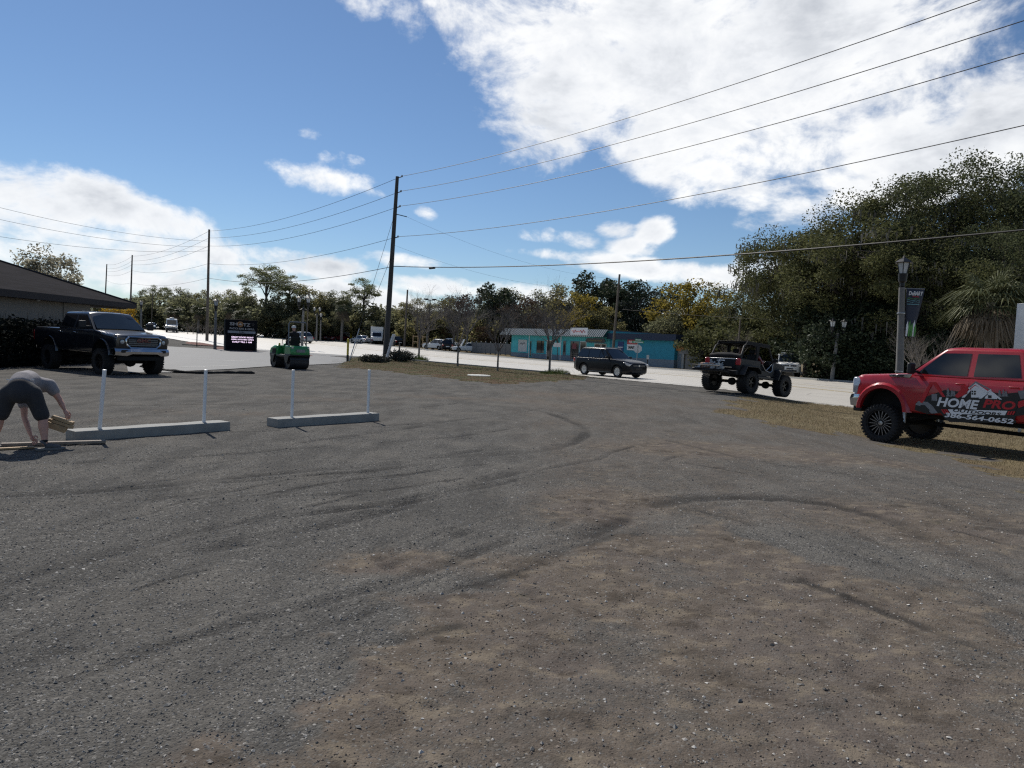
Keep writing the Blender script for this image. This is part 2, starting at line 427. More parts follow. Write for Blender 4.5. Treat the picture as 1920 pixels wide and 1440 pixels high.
def pdist(L, x, y):
    """distance to a polyline and parameter along it"""
    best = np.full(x.shape, 1e9)
    for (x0, y0), (x1, y1) in zip(L[:-1], L[1:]):
        dx_, dy_ = x1-x0, y1-y0; t = np.clip(((x-x0)*dx_+(y-y0)*dy_)/(dx_*dx_+dy_*dy_), 0, 1)
        best = np.minimum(best, np.hypot(x-x0-t*dx_, y-y0-t*dy_))
    return best
def smoothline(L, it=3):
    for _ in range(it):
        o = [L[0]]
        for a, b in zip(L[:-1], L[1:]): o += [(.75*a[0]+.25*b[0], .75*a[1]+.25*b[1]), (.25*a[0]+.75*b[0], .25*a[1]+.75*b[1])]
        L = o+[L[-1]]
    return L
def PX(L, it=2): return smoothline([(G(u, v).x, G(u, v).y) for u, v in L], it)
TRK = [([(1250, 972), (1400, 985), (1600, 1030), (1720, 1085)], .45, .002, -.75), ([(1380, 838), (1600, 868), (1800, 912), (1960, 955)], .55, .002, -.6), ([(700, 770), (900, 765), (1050, 750), (1200, 735)], .8, .002, -.4),
  # wheel tracks and grader streaks as drawn by photo pixels: line, half width m, depth m, darkness
 ([(930, 760), (1010, 768), (1078, 790), (1102, 813), (1060, 838), (951, 852), (800, 858)], .14, .012, .8),
 ([(998, 883), (1102, 865), (1191, 836)], .06, .014, .9), ([(1190, 872), (1240, 862), (1320, 842)], .06, .008, .5),
 ([(1253, 826), (1316, 841), (1389, 857), (1493, 878), (1701, 899), (1910, 930)], .12, .012, .5),
 ([(1560, 880), (1700, 925), (1830, 965), (1930, 1000)], .25, .012, .45),
 ([(900, 1095), (1024, 1045), (1154, 977), (1243, 938), (1441, 930), (1597, 951), (1701, 987), (1910, 1091)], .17, .016, .75),
 ([(-30, 1110), (208, 1039), (365, 992), (573, 961), (781, 940), (960, 900)], .10, .016, .8),
 ([(-30, 1150), (260, 1065), (469, 1013), (677, 972), (885, 909), (1050, 860)], .12, .014, .55),
 ([(208, 1258), (365, 1200), (573, 1138), (781, 1075), (990, 1003), (1150, 940)], .07, .012, .5),
 ([(-20, 930), (208, 920), (469, 893), (729, 873), (900, 845)], .10, .010, .6), ([(-20, 958), (300, 935), (600, 900), (800, 868)], .10, .008, .4),
 ([(420, 905), (600, 893), (800, 872)], .05, .014, .7), ([(520, 930), (700, 925), (860, 900)], .06, .010, .5),
 ([(700, 1050), (780, 1020), (850, 990)], .06, .010, .5), ([(720, 1062), (800, 1030), (880, 998)], .06, .010, .5),
 ([(1480, 1100), (1600, 1130), (1750, 1190), (1930, 1330)], .22, .014, .35), ([(1600, 1000), (1750, 1060), (1930, 1160)], .12, .010, .5),
 ([(330, 742), (600, 738), (900, 730)], .16, .008, .5), ([(200, 760), (500, 757), (800, 745), (1000, 735)], .14, .008, .5), ([(250, 722), (500, 722), (800, 718)], .16, .01, .6),
 ([(700, 800), (850, 790), (1000, 770), (1150, 740)], .12, .008, .5), ([(720, 830), (900, 815), (1000, 795)], .10, .010, .5), ([(1150, 800), (1300, 770), (1340, 745)], .16, .008, .3),
 ([(100, 870), (350, 858), (600, 838)], .09, .009, .5), ([(560, 830), (700, 812), (790, 800)], .10, .010, .6)]
rs = random.Random(11)
for k_ in range(70):      # thin grader and tyre streaks that follow the sweep of the lot
    left = k_ % 3 != 2; v0 = rs.uniform(725, 1300); f_ = float(np.interp(v0, [720, 850, 1000, 1150, 1300], [.02, .13, .27, .36, .42]))
    u0 = rs.uniform(-80, 800) if left else rs.uniform(1150, 1800); ln = rs.uniform(140, 480); cv = rs.uniform(-.05, .05); L = []
    for q_ in range(5):
        t_ = q_/4*ln; L.append((u0+t_, v0+(-1 if left else 1)*f_*t_*(1-.25*q_/4*(1 if left else -.4))+cv*t_*q_/4))
    TRK.append((L, rs.uniform(.022, .07), rs.uniform(.002, .007), rs.choice((.5, .7, .85, -.5, -.7))))
dark = np.zeros(GX.shape); rut = np.zeros(GX.shape); pale = np.zeros(GX.shape)
wx = GX+.12*(vnoise(GX*1.3, GY*1.3)-.5); wy = GY+.12*(vnoise(GX*1.3+50, GY*1.3)-.5)
for L, hw, dep, dk in TRK:
    W = PX(L, 1 if len(L) > 4 else 2); mg = hw*4
    i0, i1 = np.searchsorted(gx, [min(p[0] for p in W)-mg, max(p[0] for p in W)+mg]); j0, j1 = np.searchsorted(gy, [min(p[1] for p in W)-mg, max(p[1] for p in W)+mg]); sl = (slice(i0, i1), slice(j0, j1))
    d = pdist(W, wx[sl], wy[sl]); X_, Y_ = GX[sl], GY[sl]
    brk = .50+.50*sst((fbm(X_*1.1+hw*90+dep*900, Y_*1.1)-.36)*5)
    if dk > 0: dark[sl] = np.maximum(dark[sl], dk*np.exp(-(d/(hw*1.0))**2)*brk)
    else: pale[sl] = np.maximum(pale[sl], -dk*np.exp(-(d/(hw*1.0))**2)*brk)
    rut[sl] += dep*1.1*brk*(np.exp(-((d-hw*1.5)/(hw*.55))**2)*.8-np.exp(-(d/hw)**2))
lot_u = .022*(fbm(GX*.35, GY*.35)-.5)+.012*(fbm(GX*1.7, GY*1.7)-.5)+.006*(vnoise(GX*7, GY*7)-.5)
bound = PX([(240, 1500), (290, 1440), (430, 1360), (560, 1290), (680, 1190), (850, 1120), (960, 1068), (1060, 1020), (1180, 985), (1320, 975), (1500, 1010), (1650, 1070), (1840, 1120), (2060, 1220), (2100, 1500)], 1)
dirt_in = poly_mask(bound, GX, GY) | ((GY < 2.6) & (GX > -1.0))
db = pdist(bound, GX, GY); sd = np.where(dirt_in, db, -db)
dirt = sst((sd+.26*(fbm(GX*2.6, GY*2.6)-.47)*6+.12)/.42)
dirt *= .50+.58*sst((fbm(GX*1.5+9, GY*1.5+4)-.28)*3.2)
warm = .42*sst((GX-(-1.2)+.10*(GY-3)*0)/2.2)*(1-sst((GY-22)/14))*(.5+.9*fbm(GX*.7+3, GY*.7))
dirt = np.maximum(dirt, warm)
for (u, v, ru, rv, a) in [(1140, 935, .55, .5, .9), (1110, 965, .4, .3, .8), (730, 1045, .5, .3, .8), (690, 1062, .35, .2, .6), (1420, 850, 2.2, .5, .7), (1560, 860, 1.6, .5, .6), (830, 745, 3.0, 1.0, .55), (600, 748, 3, 1.2, .45), (420, 775, 2.0, .8, .5), (1330, 835, 1.8, .5, .5), (250, 790, 2.2, .6, .5), (1700, 965, 1.2, .7, .5), (1800, 1010, .9, .5, .5), (1040, 740, 3, 1.5, .35), (1000, 1060, .5, .3, .8), (860, 1130, .5, .15, .9), (1480, 1015, .6, .5, -.6), (1610, 1040, .5, .5, -.5)]:
    p = G(u, v); e = ((wx-p.x)/ru)**2+((wy-p.y)/rv)**2
    dirt = np.clip(dirt+a*np.exp(-e)*(.5+.9*fbm(GX*3, GY*2.2)), 0, 1)
vergeL = PX([(640, 690), (700, 693), (800, 704), (850, 712), (900, 718), (980, 719), (1060, 714), (1120, 709), (1130, 703.5), (1040, 694), (940, 686), (840, 678.5), (760, 673), (690, 669), (655, 671), (632, 680)], 1)
vergeR = PX([(1372, 752), (1366, 762), (1380, 776), (1420, 790), (1500, 803), (1600, 818), (1660, 830), (1740, 845), (1840, 864), (1960, 900), (2100, 960), (2300, 900), (2300, 830), (1960, 790), (1700, 764), (1560, 750), (1440, 744)], 1)
def soft(P, wid, k=1.0):
    i = poly_mask(P, GX, GY); d = np.full(GX.shape, 99.); mm = near | ((GX < 60) & (GX > 0) & (GY > 0) & (GY < 60)); d[mm] = pdist(P+[P[0]], GX[mm], GY[mm])
    s_ = np.where(i, d, -d); return sst((s_+wid*(fbm(GX*1.4, GY*1.4)-.47)*3*k+wid*.5)/wid), s_
gL, sL = soft(vergeL, .9); gR, sR = soft(vergeR, 1.2)
farside = sst((GN-52.6)/.6)
gback = np.maximum(farside, sst((GS-200)/10))
grass = np.maximum(np.maximum(gL, gR), gback)
lot = (1-grass)
lump = np.clip(dirt*1.3, 0, 1)*(.050*(fbm(GX*2.6+5, GY*3.4)-.47)+.022*(vnoise(GX*9, GY*11)-.5)+.010*(vnoise(GX*19, GY*19)-.5))*(1-sst((GY-9)/6))
GZ = GZ+np.where(near, (rut+lot_u+lump)*(lot*.9+.1), 0)+.05*gL*sst(sL/1.2)+.04*gR*sst(sR/1.5)
# under the road the sheet sinks out of the way
road_near = np.interp(GS, [-200, 60, 66, 76, 86, 400], [29, 29, 27, 21, 20, 20])
onroad = (GN > road_near+.05) & (GN < 52.9) & (GY > 5)
GZ = np.where(onroad, H(GX, GY)-.12, GZ)
nx_, ny_ = GX.shape
V = np.stack([GX.ravel(), GY.ravel(), GZ.ravel()], 1)
idx = np.arange(nx_*ny_).reshape(nx_, ny_)
Q = np.stack([idx[:-1, :-1], idx[1:, :-1], idx[1:, 1:], idx[:-1, 1:]], -1).reshape(-1, 4)
dark = np.clip(dark*1.1, 0, 1)
zone = np.stack([dirt.ravel(), (.5+.5*np.clip(dark-pale*.8, -1, 1)).ravel(), grass.ravel(), np.maximum(gR, .9*farside).ravel()], 1).astype(np.float32)
def GH(x, y):
    """height of the built ground surface"""
    i = np.clip(np.searchsorted(gx, x)-1, 0, nx_-2); j = np.clip(np.searchsorted(gy, y)-1, 0, ny_-2)
    a = (x-gx[i])/(gx[i+1]-gx[i]); b = (y-gy[j])/(gy[j+1]-gy[j])
    return (GZ[i, j]*(1-a)+GZ[i+1, j]*a)*(1-b)+(GZ[i, j+1]*(1-a)+GZ[i+1, j+1]*a)*b
def GZN(Z, x, y):
    i = np.clip(np.searchsorted(gx, x), 0, nx_-1); j = np.clip(np.searchsorted(gy, y), 0, ny_-1); return Z[i, j]

gm, t, b = newmat('gravel_and_verge'); P_ = wpos(t)
at = t.nodes.new('ShaderNodeAttribute'); at.attribute_name = 'zone'
sp = t.nodes.new('ShaderNodeSeparateColor'); t.links.new(at.outputs['Color'], sp.inputs[0])
zd, zk, zg = (S(t, sp.outputs[i]) for i in range(3)); zdry = S(t, at.outputs['Alpha'])
zs2 = zk*2.0 - 1.0; zk = zs2.maxi(0.0); zpale = (zs2*-1.0).maxi(0.0)
v1 = voro(t, P_, 95); v1c = S(t, v1.k.node.outputs['Color'])
v2 = voro(t, P_, 42); v2c = S(t, v2.k.node.outputs['Color'])
nf = noise(t, P_, 150, 3, .7); nm = noise(t, P_, 9, 6, .65); nl = noise(t, P_, .8, 6, .6); nl2 = noise(t, vscale(t, P_, (1, .35, 1), rot=R_(-28)), 2.2, 5, .6)
sc1 = t.nodes.new('ShaderNodeSeparateColor'); lk(t, v1c, sc1.inputs[0]); r1 = S(t, sc1.outputs[0]); r1b = S(t, sc1.outputs[1])
sc2 = t.nodes.new('ShaderNodeSeparateColor'); lk(t, v2c, sc2.inputs[0]); r2 = S(t, sc2.outputs[0])
gcol = ramp(t, r1, [(0, (.060, .057, .052)), (.35, (.086, .082, .075)), (.7, (.118, .112, .102)), (.95, (.155, .148, .135)), (.985, (.32, .305, .28)), (1, (.38, .365, .34))])
gcol2 = ramp(t, r2, [(0, (.064, .061, .056)), (.6, (.102, .097, .089)), (.97, (.145, .138, .126)), (1, (.34, .325, .30))])
gcol = mixc(t, (r1b*.9), gcol, gcol2)
nl3 = noise(t, vscale(t, P_, (1, .22, 1), rot=R_(-64)), 1.6, 6, .62)
swp = nl2*.5 + nl3*.5
gcol = mixc(t, swp.ss(.42, .60)*.55, gcol, (.050, .048, .045))
gcol = mixc(t, (1-v1.ss(.0, .55))*.0 + nf.ss(.55, .75)*.22, gcol, (.050, .048, .046))
gcol = mixc(t, nl.ss(.46, .68)*.45, gcol, (.155, .143, .125))
dcol = ramp(t, nm*.55 + nf*.45, [(.25, (.050, .040, .031)), (.45, (.098, .081, .065)), (.6, (.144, .121, .099)), (.8, (.21, .180, .150))])
dcol = mixc(t, r1.ss(.86, .93)*.8, dcol, gcol)
dcol = mixc(t, nl.ss(.42, .62)*.45, dcol, (.098, .084, .078))
dcol = mixc(t, noise(t, P_, 1.7, 5, .6).ss(.62, .75)*.4, dcol, (.060, .066, .038))
nt1 = noise(t, vscale(t, P_, (1, 1.5, 1), rot=R_(20)), 3.4, 7, .68); nt2 = noise(t, vscale(t, P_, (1, 1.5, 1), (7, 3, 0), R_(20)), 2.6, 7, .68)
dcol = mixc(t, nt1.ss(.50, .64)*.60, dcol, (.200, .165, .122))
dcol = mixc(t, nt2.ss(.53, .66)*.62, dcol, (.045, .036, .028))
mask = ((zd + (nm - .5)*.9 + (nf-.5)*.5 + (nl2-.5)*.4)).ss(.16, .80)
c1 = mixc(t, mask, gcol, dcol)
c1 = mixc(t, (zk + (nf-.5)*1.5*zk + (nm-.5)*1.6*zk).ss(.12, .80)*.70, c1, (.027, .026, .025))
c1 = mixc(t, (zpale + (nf-.5)*1.2*zpale + (nm-.5)*1.2*zpale).ss(.10, .85)*.55, c1, (.185, .172, .150))
# verge: dead straw, thatch and a little green
gn = noise(t, P_, 26, 6, .7); gn2 = noise(t, P_, 3.2, 6, .65); gn3 = noise(t, P_, .7, 4, .6)
straw = ramp(t, gn, [(.25, (.075, .058, .034)), (.5, (.165, .134, .080)), (.75, (.28, .235, .15))])
green = ramp(t, gn, [(.25, (.022, .024, .013)), (.55, (.056, .056, .028)), (.8, (.11, .10, .055))])
leaf = ramp(t, gn, [(.25, (.040, .024, .016)), (.6, (.115, .068, .044)), (.85, (.20, .14, .10))])
vc = mixc(t, (gn2.ss(.30, .58)*.8 + .2) - zdry*.85, straw, green)
vc = mixc(t, (gn3+(gn2-.5)*.6).ss(.42, .58)*(.8-zdry*.55), vc, leaf)
zg2 = (zg + (gn-.5)*.7 + (gn2-.5)*.4).ss(.3, .7)
c2 = mixc(t, zg2, c1, vc)
lk(t, c2, b.inputs['Base Color'])
b.inputs['Roughness'].default_value = .95; b.inputs['Specular IOR Level'].default_value = .06
hgt = (v1*-1.0 + .6)*.7 + (v2*-.8 + .5)*.9 + nf*.5 + nm*.7
bn_ = bump(t, b, hgt, .42, .010); lk(t, .68 - mask*.25, bn_.inputs['Strength'])
M['ground'] = gm
face_c = V[Q].mean(1)
fL = GZN(gL, face_c[:, 0], face_c[:, 1]) > .5; fR = GZN(gR, face_c[:, 0], face_c[:, 1]) > .5
def sheet(name, fm, **k):
    q = Q[fm]; us, inv = np.unique(q, return_inverse=True)
    me = npmesh(name, V[us], inv.reshape(-1, 4), gm, smooth=True)
    a = me.color_attributes.new('zone', 'FLOAT_COLOR', 'POINT'); a.data.foreach_set('color', zone[us].ravel())
    o = bpy.data.objects.new(name, me); link(o); return tag(o, kind='structure', **k)
sheet('gravel_ground', ~(fL | fR))
sheet('grass_verge', fL & ~fR, label='dull green and brown grass verge with bare saplings between gravel lot and road')
sheet('dry_grass_verge', fR, label='straw coloured dry grass verge under the red pickup')

# ---------------------------------------------------------------- road, kerbs, apron, beds
am, t, b = newmat('pale_road'); P_ = wpos(t)
n1_ = noise(t, P_, 60, 4, .7); n2_ = noise(t, P_, .5, 6, .6); n3_ = noise(t, vscale(t, P_, (.05, 1.2, 1), rot=R_(53.13)), 1.2, 4, .6)
c = ramp(t, n1_*.5 + n2_*.25 + n3_*.25, [(.3, (.38, .355, .31)), (.5, (.48, .45, .395)), (.7, (.57, .535, .475))])
c = mixc(t, voro(t, P_, .22, 'Distance', 'DISTANCE_TO_EDGE').ss(.0, .012, 1, 0)*.35, c, (.12, .115, .11))
lk(t, c, b.inputs['Base Color']); b.inputs['Roughness'].default_value = .5; b.inputs['Specular IOR Level'].default_value = .5; bump(t, b, n1_, .15, .01)
M['road'] = am
def strip(name, nf_, s0, s1, z, matl, ds=2.0, cols=6, **k):
    """sheet along the road between n0(s) and n1(s)"""
    ss_ = np.arange(s0, s1+.01, ds); Vv = []; 
    for s_ in ss_:
        a_, b_ = nf_(s_)
        for c_ in np.linspace(a_, b_, cols): p = NS(c_, s_, z); Vv.append(tuple(p))
    n_ = len(ss_); Fq = [(i*cols+j, i*cols+j+1, (i+1)*cols+j+1, (i+1)*cols+j) for i in range(n_-1) for j in range(cols-1)]
    o = bpy.data.objects.new(name, npmesh(name, Vv, Fq, matl, True)); link(o); return tag(o, kind='structure', **k)
rn = lambda s_: float(np.interp(s_, [-200, 60, 66, 76, 86, 400], [29, 29, 27, 21, 20, 20]))
strip('road', lambda s_: (rn(s_), 53), -110, 330, .002, am, cols=22)
wl = mat('worn_white_paint', (.52, .51, .48), .7, 0, .35, 3, bmp=.1); yl = mat('worn_yellow_paint', (.45, .33, .10), .7, 0, .4, 3)
for i, s_ in enumerate(range(-60, 240, 12)):
    for n_ in (33.4, 37.0, 45.2, 48.9):
        if n_ == 33.4: continue
        strip('lane_dash', lambda q, n_=n_: (n_, n_+.11), s_, s_+3, .006, wl, 1, 2)
for n_ in (40.8, 41.1, 43.6): strip('centre_line', lambda q, n_=n_: (n_, n_+.12), -110, 300, .006, yl, 4, 2)
strip('edge_line', lambda q: (29.75, 29.90), -110, 62, .006, wl, 4, 2)
def kerb(name, n0, n1, s0, s1, **k):
    """raised concrete kerb with a sloped gutter face"""
    ss_ = np.arange(s0, s1+.01, 1.5); pr = [(n0, -.1), (n0, .13), (n0+(n1-n0)*.35, .13), (n0+(n1-n0)*.5, .03), (n1, .012), (n1, -.1)]
    Vv = [tuple(NS(a_, s_, h_)) for s_ in ss_ for a_, h_ in pr]; c_ = len(pr)
    Fq = [(i*c_+j, i*c_+j+1, (i+1)*c_+j+1, (i+1)*c_+j) for i in range(len(ss_)-1) for j in range(c_-1)]
    o = bpy.data.objects.new(name, npmesh(name, Vv, Fq, M['concrete'])); link(o); return tag(o, kind='structure', **k)
kerb('kerb', 28.55, 29.15, 32.5, 59.5); kerb('kerb', 28.55, 29.15, -90, 8.5)
kerb('kerb', 53.45, 52.85, -90, 330)
strip('sidewalk', lambda q: (54.6, 56.1), -90, 330, .03, M['concrete'], 3, 3)
strip('sidewalk', lambda q: (27.0, 28.0), -80, 4, .05, M['concrete'], 3, 3)
apm, t, b = newmat('grey_asphalt_apron'); P_ = wpos(t)
n1_ = noise(t, P_, 50, 4, .7); n2_ = noise(t, P_, .6, 6, .65)
c = ramp(t, n1_*.5+n2_*.5, [(.3, (.075, .076, .077)), (.55, (.112, .113, .114)), (.75, (.15, .151, .151))]); lk(t, c, b.inputs['Base Color']); b.inputs['Roughness'].default_value = .75; bump(t, b, n1_, .3, .01)
def patch(name, P, z, matl, thick=.0, **k):
    """flat polygon laid on the land, cut into a fine grid"""
    xs = [p[0] for p in P]; ys = [p[1] for p in P]; st = max((max(xs)-min(xs)), (max(ys)-min(ys)))/70
    bm = bmesh.new(); vs = [bm.verts.new((x, y, 0)) for x, y in P]; bm.faces.new(vs)
    for i in range(int((max(xs)-min(xs))/st)): bmesh.ops.bisect_plane(bm, geom=bm.verts[:]+bm.edges[:]+bm.faces[:], plane_co=(min(xs)+i*st+.011, 0, 0), plane_no=(1, 0, 0))
    for i in range(int((max(ys)-min(ys))/st)): bmesh.ops.bisect_plane(bm, geom=bm.verts[:]+bm.edges[:]+bm.faces[:], plane_co=(0, min(ys)+i*st+.011, 0), plane_no=(0, 1, 0))
    for v_ in bm.verts: v_.co.z = Hs(v_.co.x, v_.co.y)+z
    bmesh.ops.recalc_face_normals(bm, faces=bm.faces)
    me = bpy.data.meshes.new(name); bm.to_mesh(me); bm.free(); me.materials.append(matl)
    for p_ in me.polygons: p_.use_smooth = True
    o = bpy.data.objects.new(name, me); link(o); return tag(o, kind='structure', **k)
ap = [(u, v) for u, v in [(236, 672), (300, 649), (420, 656), (520, 661), (600, 666), (646, 671), (655, 676), (640, 682), (600, 684), (500, 688), (430, 693), (330, 697.5), (322, 699.5), (240, 700)]]
APR = [(G(u, v).x, G(u, v).y) for u, v in ap]
patch('asphalt_apron', APR, .03, apm)
strip('driveway_mouth', lambda q: (float(np.interp(q, [40, 60, 100], [27.5, 22, 20])), rn(q)+.02), 60, 84, .02, apm, 1.5, 5)
for i, (u, v, u2, v2) in enumerate([(335, 690, 430, 687), (420, 678, 470, 676)]):
    p, q = G(u, v), G(u2, v2); d_ = (q-p).normalized(); nn = Vector((-d_.y, d_.x, 0))*.06
    patch('parking_line', [((p-nn).x, (p-nn).y), ((q-nn).x, (q-nn).y), ((q+nn).x, (q+nn).y), ((p+nn).x, (p+nn).y)], .036, wl)
def mound(name, c, rx, ry, h, rz, matl, **k):
    """low irregular heap"""
    rr = random.Random(name+str(c)); Vv = []; Fq = []; nr, na = 7, 36
    ph = [rr.uniform(.82, 1.15) for _ in range(na)]
    for i in range(nr+1):
        f_ = i/nr
        for j in range(na):
            a_ = 2*math.pi*j/na; e_ = f_*(.5*ph[j]+.25*ph[j-1]+.25*ph[(j+1) % na])
            x_, y_ = rx*e_*math.cos(a_), ry*e_*math.sin(a_); X_ = c[0]+x_*math.cos(rz)-y_*math.sin(rz); Y_ = c[1]+x_*math.sin(rz)+y_*math.cos(rz)
            Vv.append((X_, Y_, Hs(X_, Y_)+h*(1-f_**2)+rr.uniform(-.1, .12)*h*(f_ < .95)-.03*(f_ > .99)))
    for i in range(nr):
        for j in range(na): Fq.append((i*na+j, i*na+(j+1) % na, (i+1)*na+(j+1) % na, (i+1)*na+j))
    o = bpy.data.objects.new(name, npmesh(name, Vv, Fq, matl, True)); link(o); return tag(o, **k)
p = NS(19.6, 71); mound('mulch_bed', p, 5.5, 1.6, .22, math.atan2(SD.y, SD.x), M['mulch'], kind='structure')
p = NS(22.0, 60.5); mound('mulch_bed', p, 3.4, .9, .16, math.atan2(SD.y, SD.x), M['mulch'], kind='structure')
p = NS(19.5, 84); mound('mulch_bed', p, 6, 1.3, .16, math.atan2(SD.y, SD.x), M['mulch'], kind='structure')

# ---------------------------------------------------------------- loose stones (stuff)
def stones(name, n, area, smin, smax, mats, seed, pick=None, label=''):
    r = np.random.default_rng(seed)
    x = r.uniform(area[0], area[1], n*3); y = area[2]*(area[3]/area[2])**r.random(n*3)
    keep = np.abs(x/np.maximum(y, .5)) < .86
    if pick is not None: keep &= r.random(n*3) < pick(x, y)
    x, y = x[keep][:n], y[keep][:n]; n = len(x)
    s_ = smin+(smax-smin)*r.random(n)**3.2
    base = np.array([(1, 0, 0), (-1, 0, 0), (0, 1, 0), (0, -1, 0), (0, 0, 1), (0, 0, -1)], float)
    v_ = base[None]*np.stack([s_*r.uniform(.7, 1.4, n), s_*r.uniform(.6, 1.1, n), s_*r.uniform(.35, .7, n)], 1)[:, None]
    v_ += r.normal(0, .16, (n, 6, 3))*s_[:, None, None]
    a_ = r.uniform(0, 6.28, n); ca, sa = np.cos(a_), np.sin(a_)
    X_ = v_[..., 0]*ca[:, None]-v_[..., 1]*sa[:, None]; Y_ = v_[..., 0]*sa[:, None]+v_[..., 1]*ca[:, None]
    Vv = np.stack([X_+x[:, None], Y_+y[:, None], v_[..., 2]+(GH(x, y)+s_*.12)[:, None]], -1).reshape(-1, 3)
    fb = np.array([(0, 2, 4), (2, 1, 4), (1, 3, 4), (3, 0, 4), (2, 0, 5), (1, 2, 5), (3, 1, 5), (0, 3, 5)])
    Fq = (fb[None]+np.arange(n)[:, None, None]*6).reshape(-1, 3)
    o = bpy.data.objects.new(name, npmesh(name, Vv, Fq, mats)); link(o); return tag(o, kind='stuff', label=label)
sm, t, b = newmat('loose_stone'); g_ = t.nodes.new('ShaderNodeNewGeometry'); ri = S(t, g_.outputs['Random Per Island'])
c = ramp(t, ri, [(0, (.07, .067, .062)), (.5, (.12, .115, .107)), (.9, (.18, .173, .16)), (.97, (.27, .26, .24)), (1, (.42, .405, .38))]); lk(t, c, b.inputs['Base Color']); b.inputs['Roughness'].default_value = .85
sm2, t, b = newmat('pale_stone'); g_ = t.nodes.new('ShaderNodeNewGeometry'); ri = S(t, g_.outputs['Random Per Island'])
c = ramp(t, ri, [(0, (.20, .18, .16)), (.6, (.34, .32, .29)), (1, (.52, .50, .46))]); lk(t, c, b.inputs['Base Color']); b.inputs['Roughness'].default_value = .85
sm3, t, b = newmat('soil_clod'); g_ = t.nodes.new('ShaderNodeNewGeometry'); ri = S(t, g_.outputs['Random Per Island'])
c = ramp(t, ri, [(0, (.08, .062, .048)), (.6, (.14, .112, .088)), (1, (.20, .165, .135))]); lk(t, c, b.inputs['Base Color']); b.inputs['Roughness'].default_value = .95
gd = lambda x, y: np.clip(1.0-1.25*GZN(dirt, x, y), .05, 1)*(1-GZN(grass, x, y))
stones('loose_gravel', 170000, (-9, 8, 2.0, 13), .0025, .0085, sm, 3, gd, 'loose dark grey gravel chippings scattered over the near lot')
stones('coarse_gravel', 16000, (-8, 9, 2.0, 18), .006, .017, sm, 4, lambda x, y: np.clip(GZN(dark, x, y)*1.3+.12, 0, 1)*(1-.7*GZN(dirt, x, y))*(1-GZN(grass, x, y)), 'coarser dark stones thrown up along the wheel tracks')
stones('pale_pebbles', 6000, (-9, 10, 2.0, 20), .004, .014, sm2, 5, lambda x, y: (.35+.65*GZN(dirt, x, y))*(1-GZN(grass, x, y)), 'small pale pebbles sprinkled on the gravel')
stones('soil_clods', 36000, (-4, 8, 2.0, 11), .003, .009, sm3, 6, lambda x, y: GZN(dirt, x, y)**1.5, 'brown crumbs of soil on the dirt patches')
# ---------------------------------------------------------------- vehicles
def interp_st(rows, n):
    rows = np.array(rows, float); xs = rows[:, 0]
    X = np.unique(np.concatenate([xs, np.linspace(xs.min(), xs.max(), n)]))
    o = np.argsort(xs); return np.stack([X]+[np.interp(X, xs[o], rows[o, k]) for k in range(1, rows.shape[1])], 1)
SIDE = [(0, .86), (.05, .95), (.13, .985), (.28, 1.0), (.62, 1.0), (.80, .99), (.90, .975), (.97, .95), (1.0, .91)]
def shell(rows, n=40, side=SIDE, crown=.03):
    """car body lofted along x: rows (x, z bottom, z top, half width)"""
    st = interp_st(rows, n); mb = MB(); rings = []
    for x, zb, zt, w_ in st:
        r = [(0, zb)]+[(w_*f_, zb+(zt-zb)*h_) for h_, f_ in side]+[(w_*.72, zt+crown*.5), (w_*.4, zt+crown*.85), (0, zt+crown)]
        ring = r+[(-y, z) for y, z in r[-2:0:-1]]
        rings.append([(x, y, z) for y, z in ring])
    k = len(rings[0]); vs = [p for r in rings for p in r]
    fs = [(i*k+j, i*k+(j+1) % k, (i+1)*k+(j+1) % k, (i+1)*k+j) for i in range(len(rings)-1) for j in range(k)]
    fs += [tuple(range(k))[::-1], tuple(range((len(rings)-1)*k, len(rings)*k))]
    return mb.add(vs, fs)
def cut(o, cutters):
    """subtract boxes and cylinders; their faces take material slot 1"""
    for c_ in cutters:
        c_.m = [1]*len(c_.f); co = c_.build('cutter', list(o.data.materials), smooth=False)
        md = o.modifiers.new('cut', 'BOOLEAN'); md.operation = 'DIFFERENCE'; md.solver = 'EXACT'; md.object = co
        solid(o); bpy.data.meshes.remove(co.data)
    sharp(o.data, 32); return o
_wh = {}
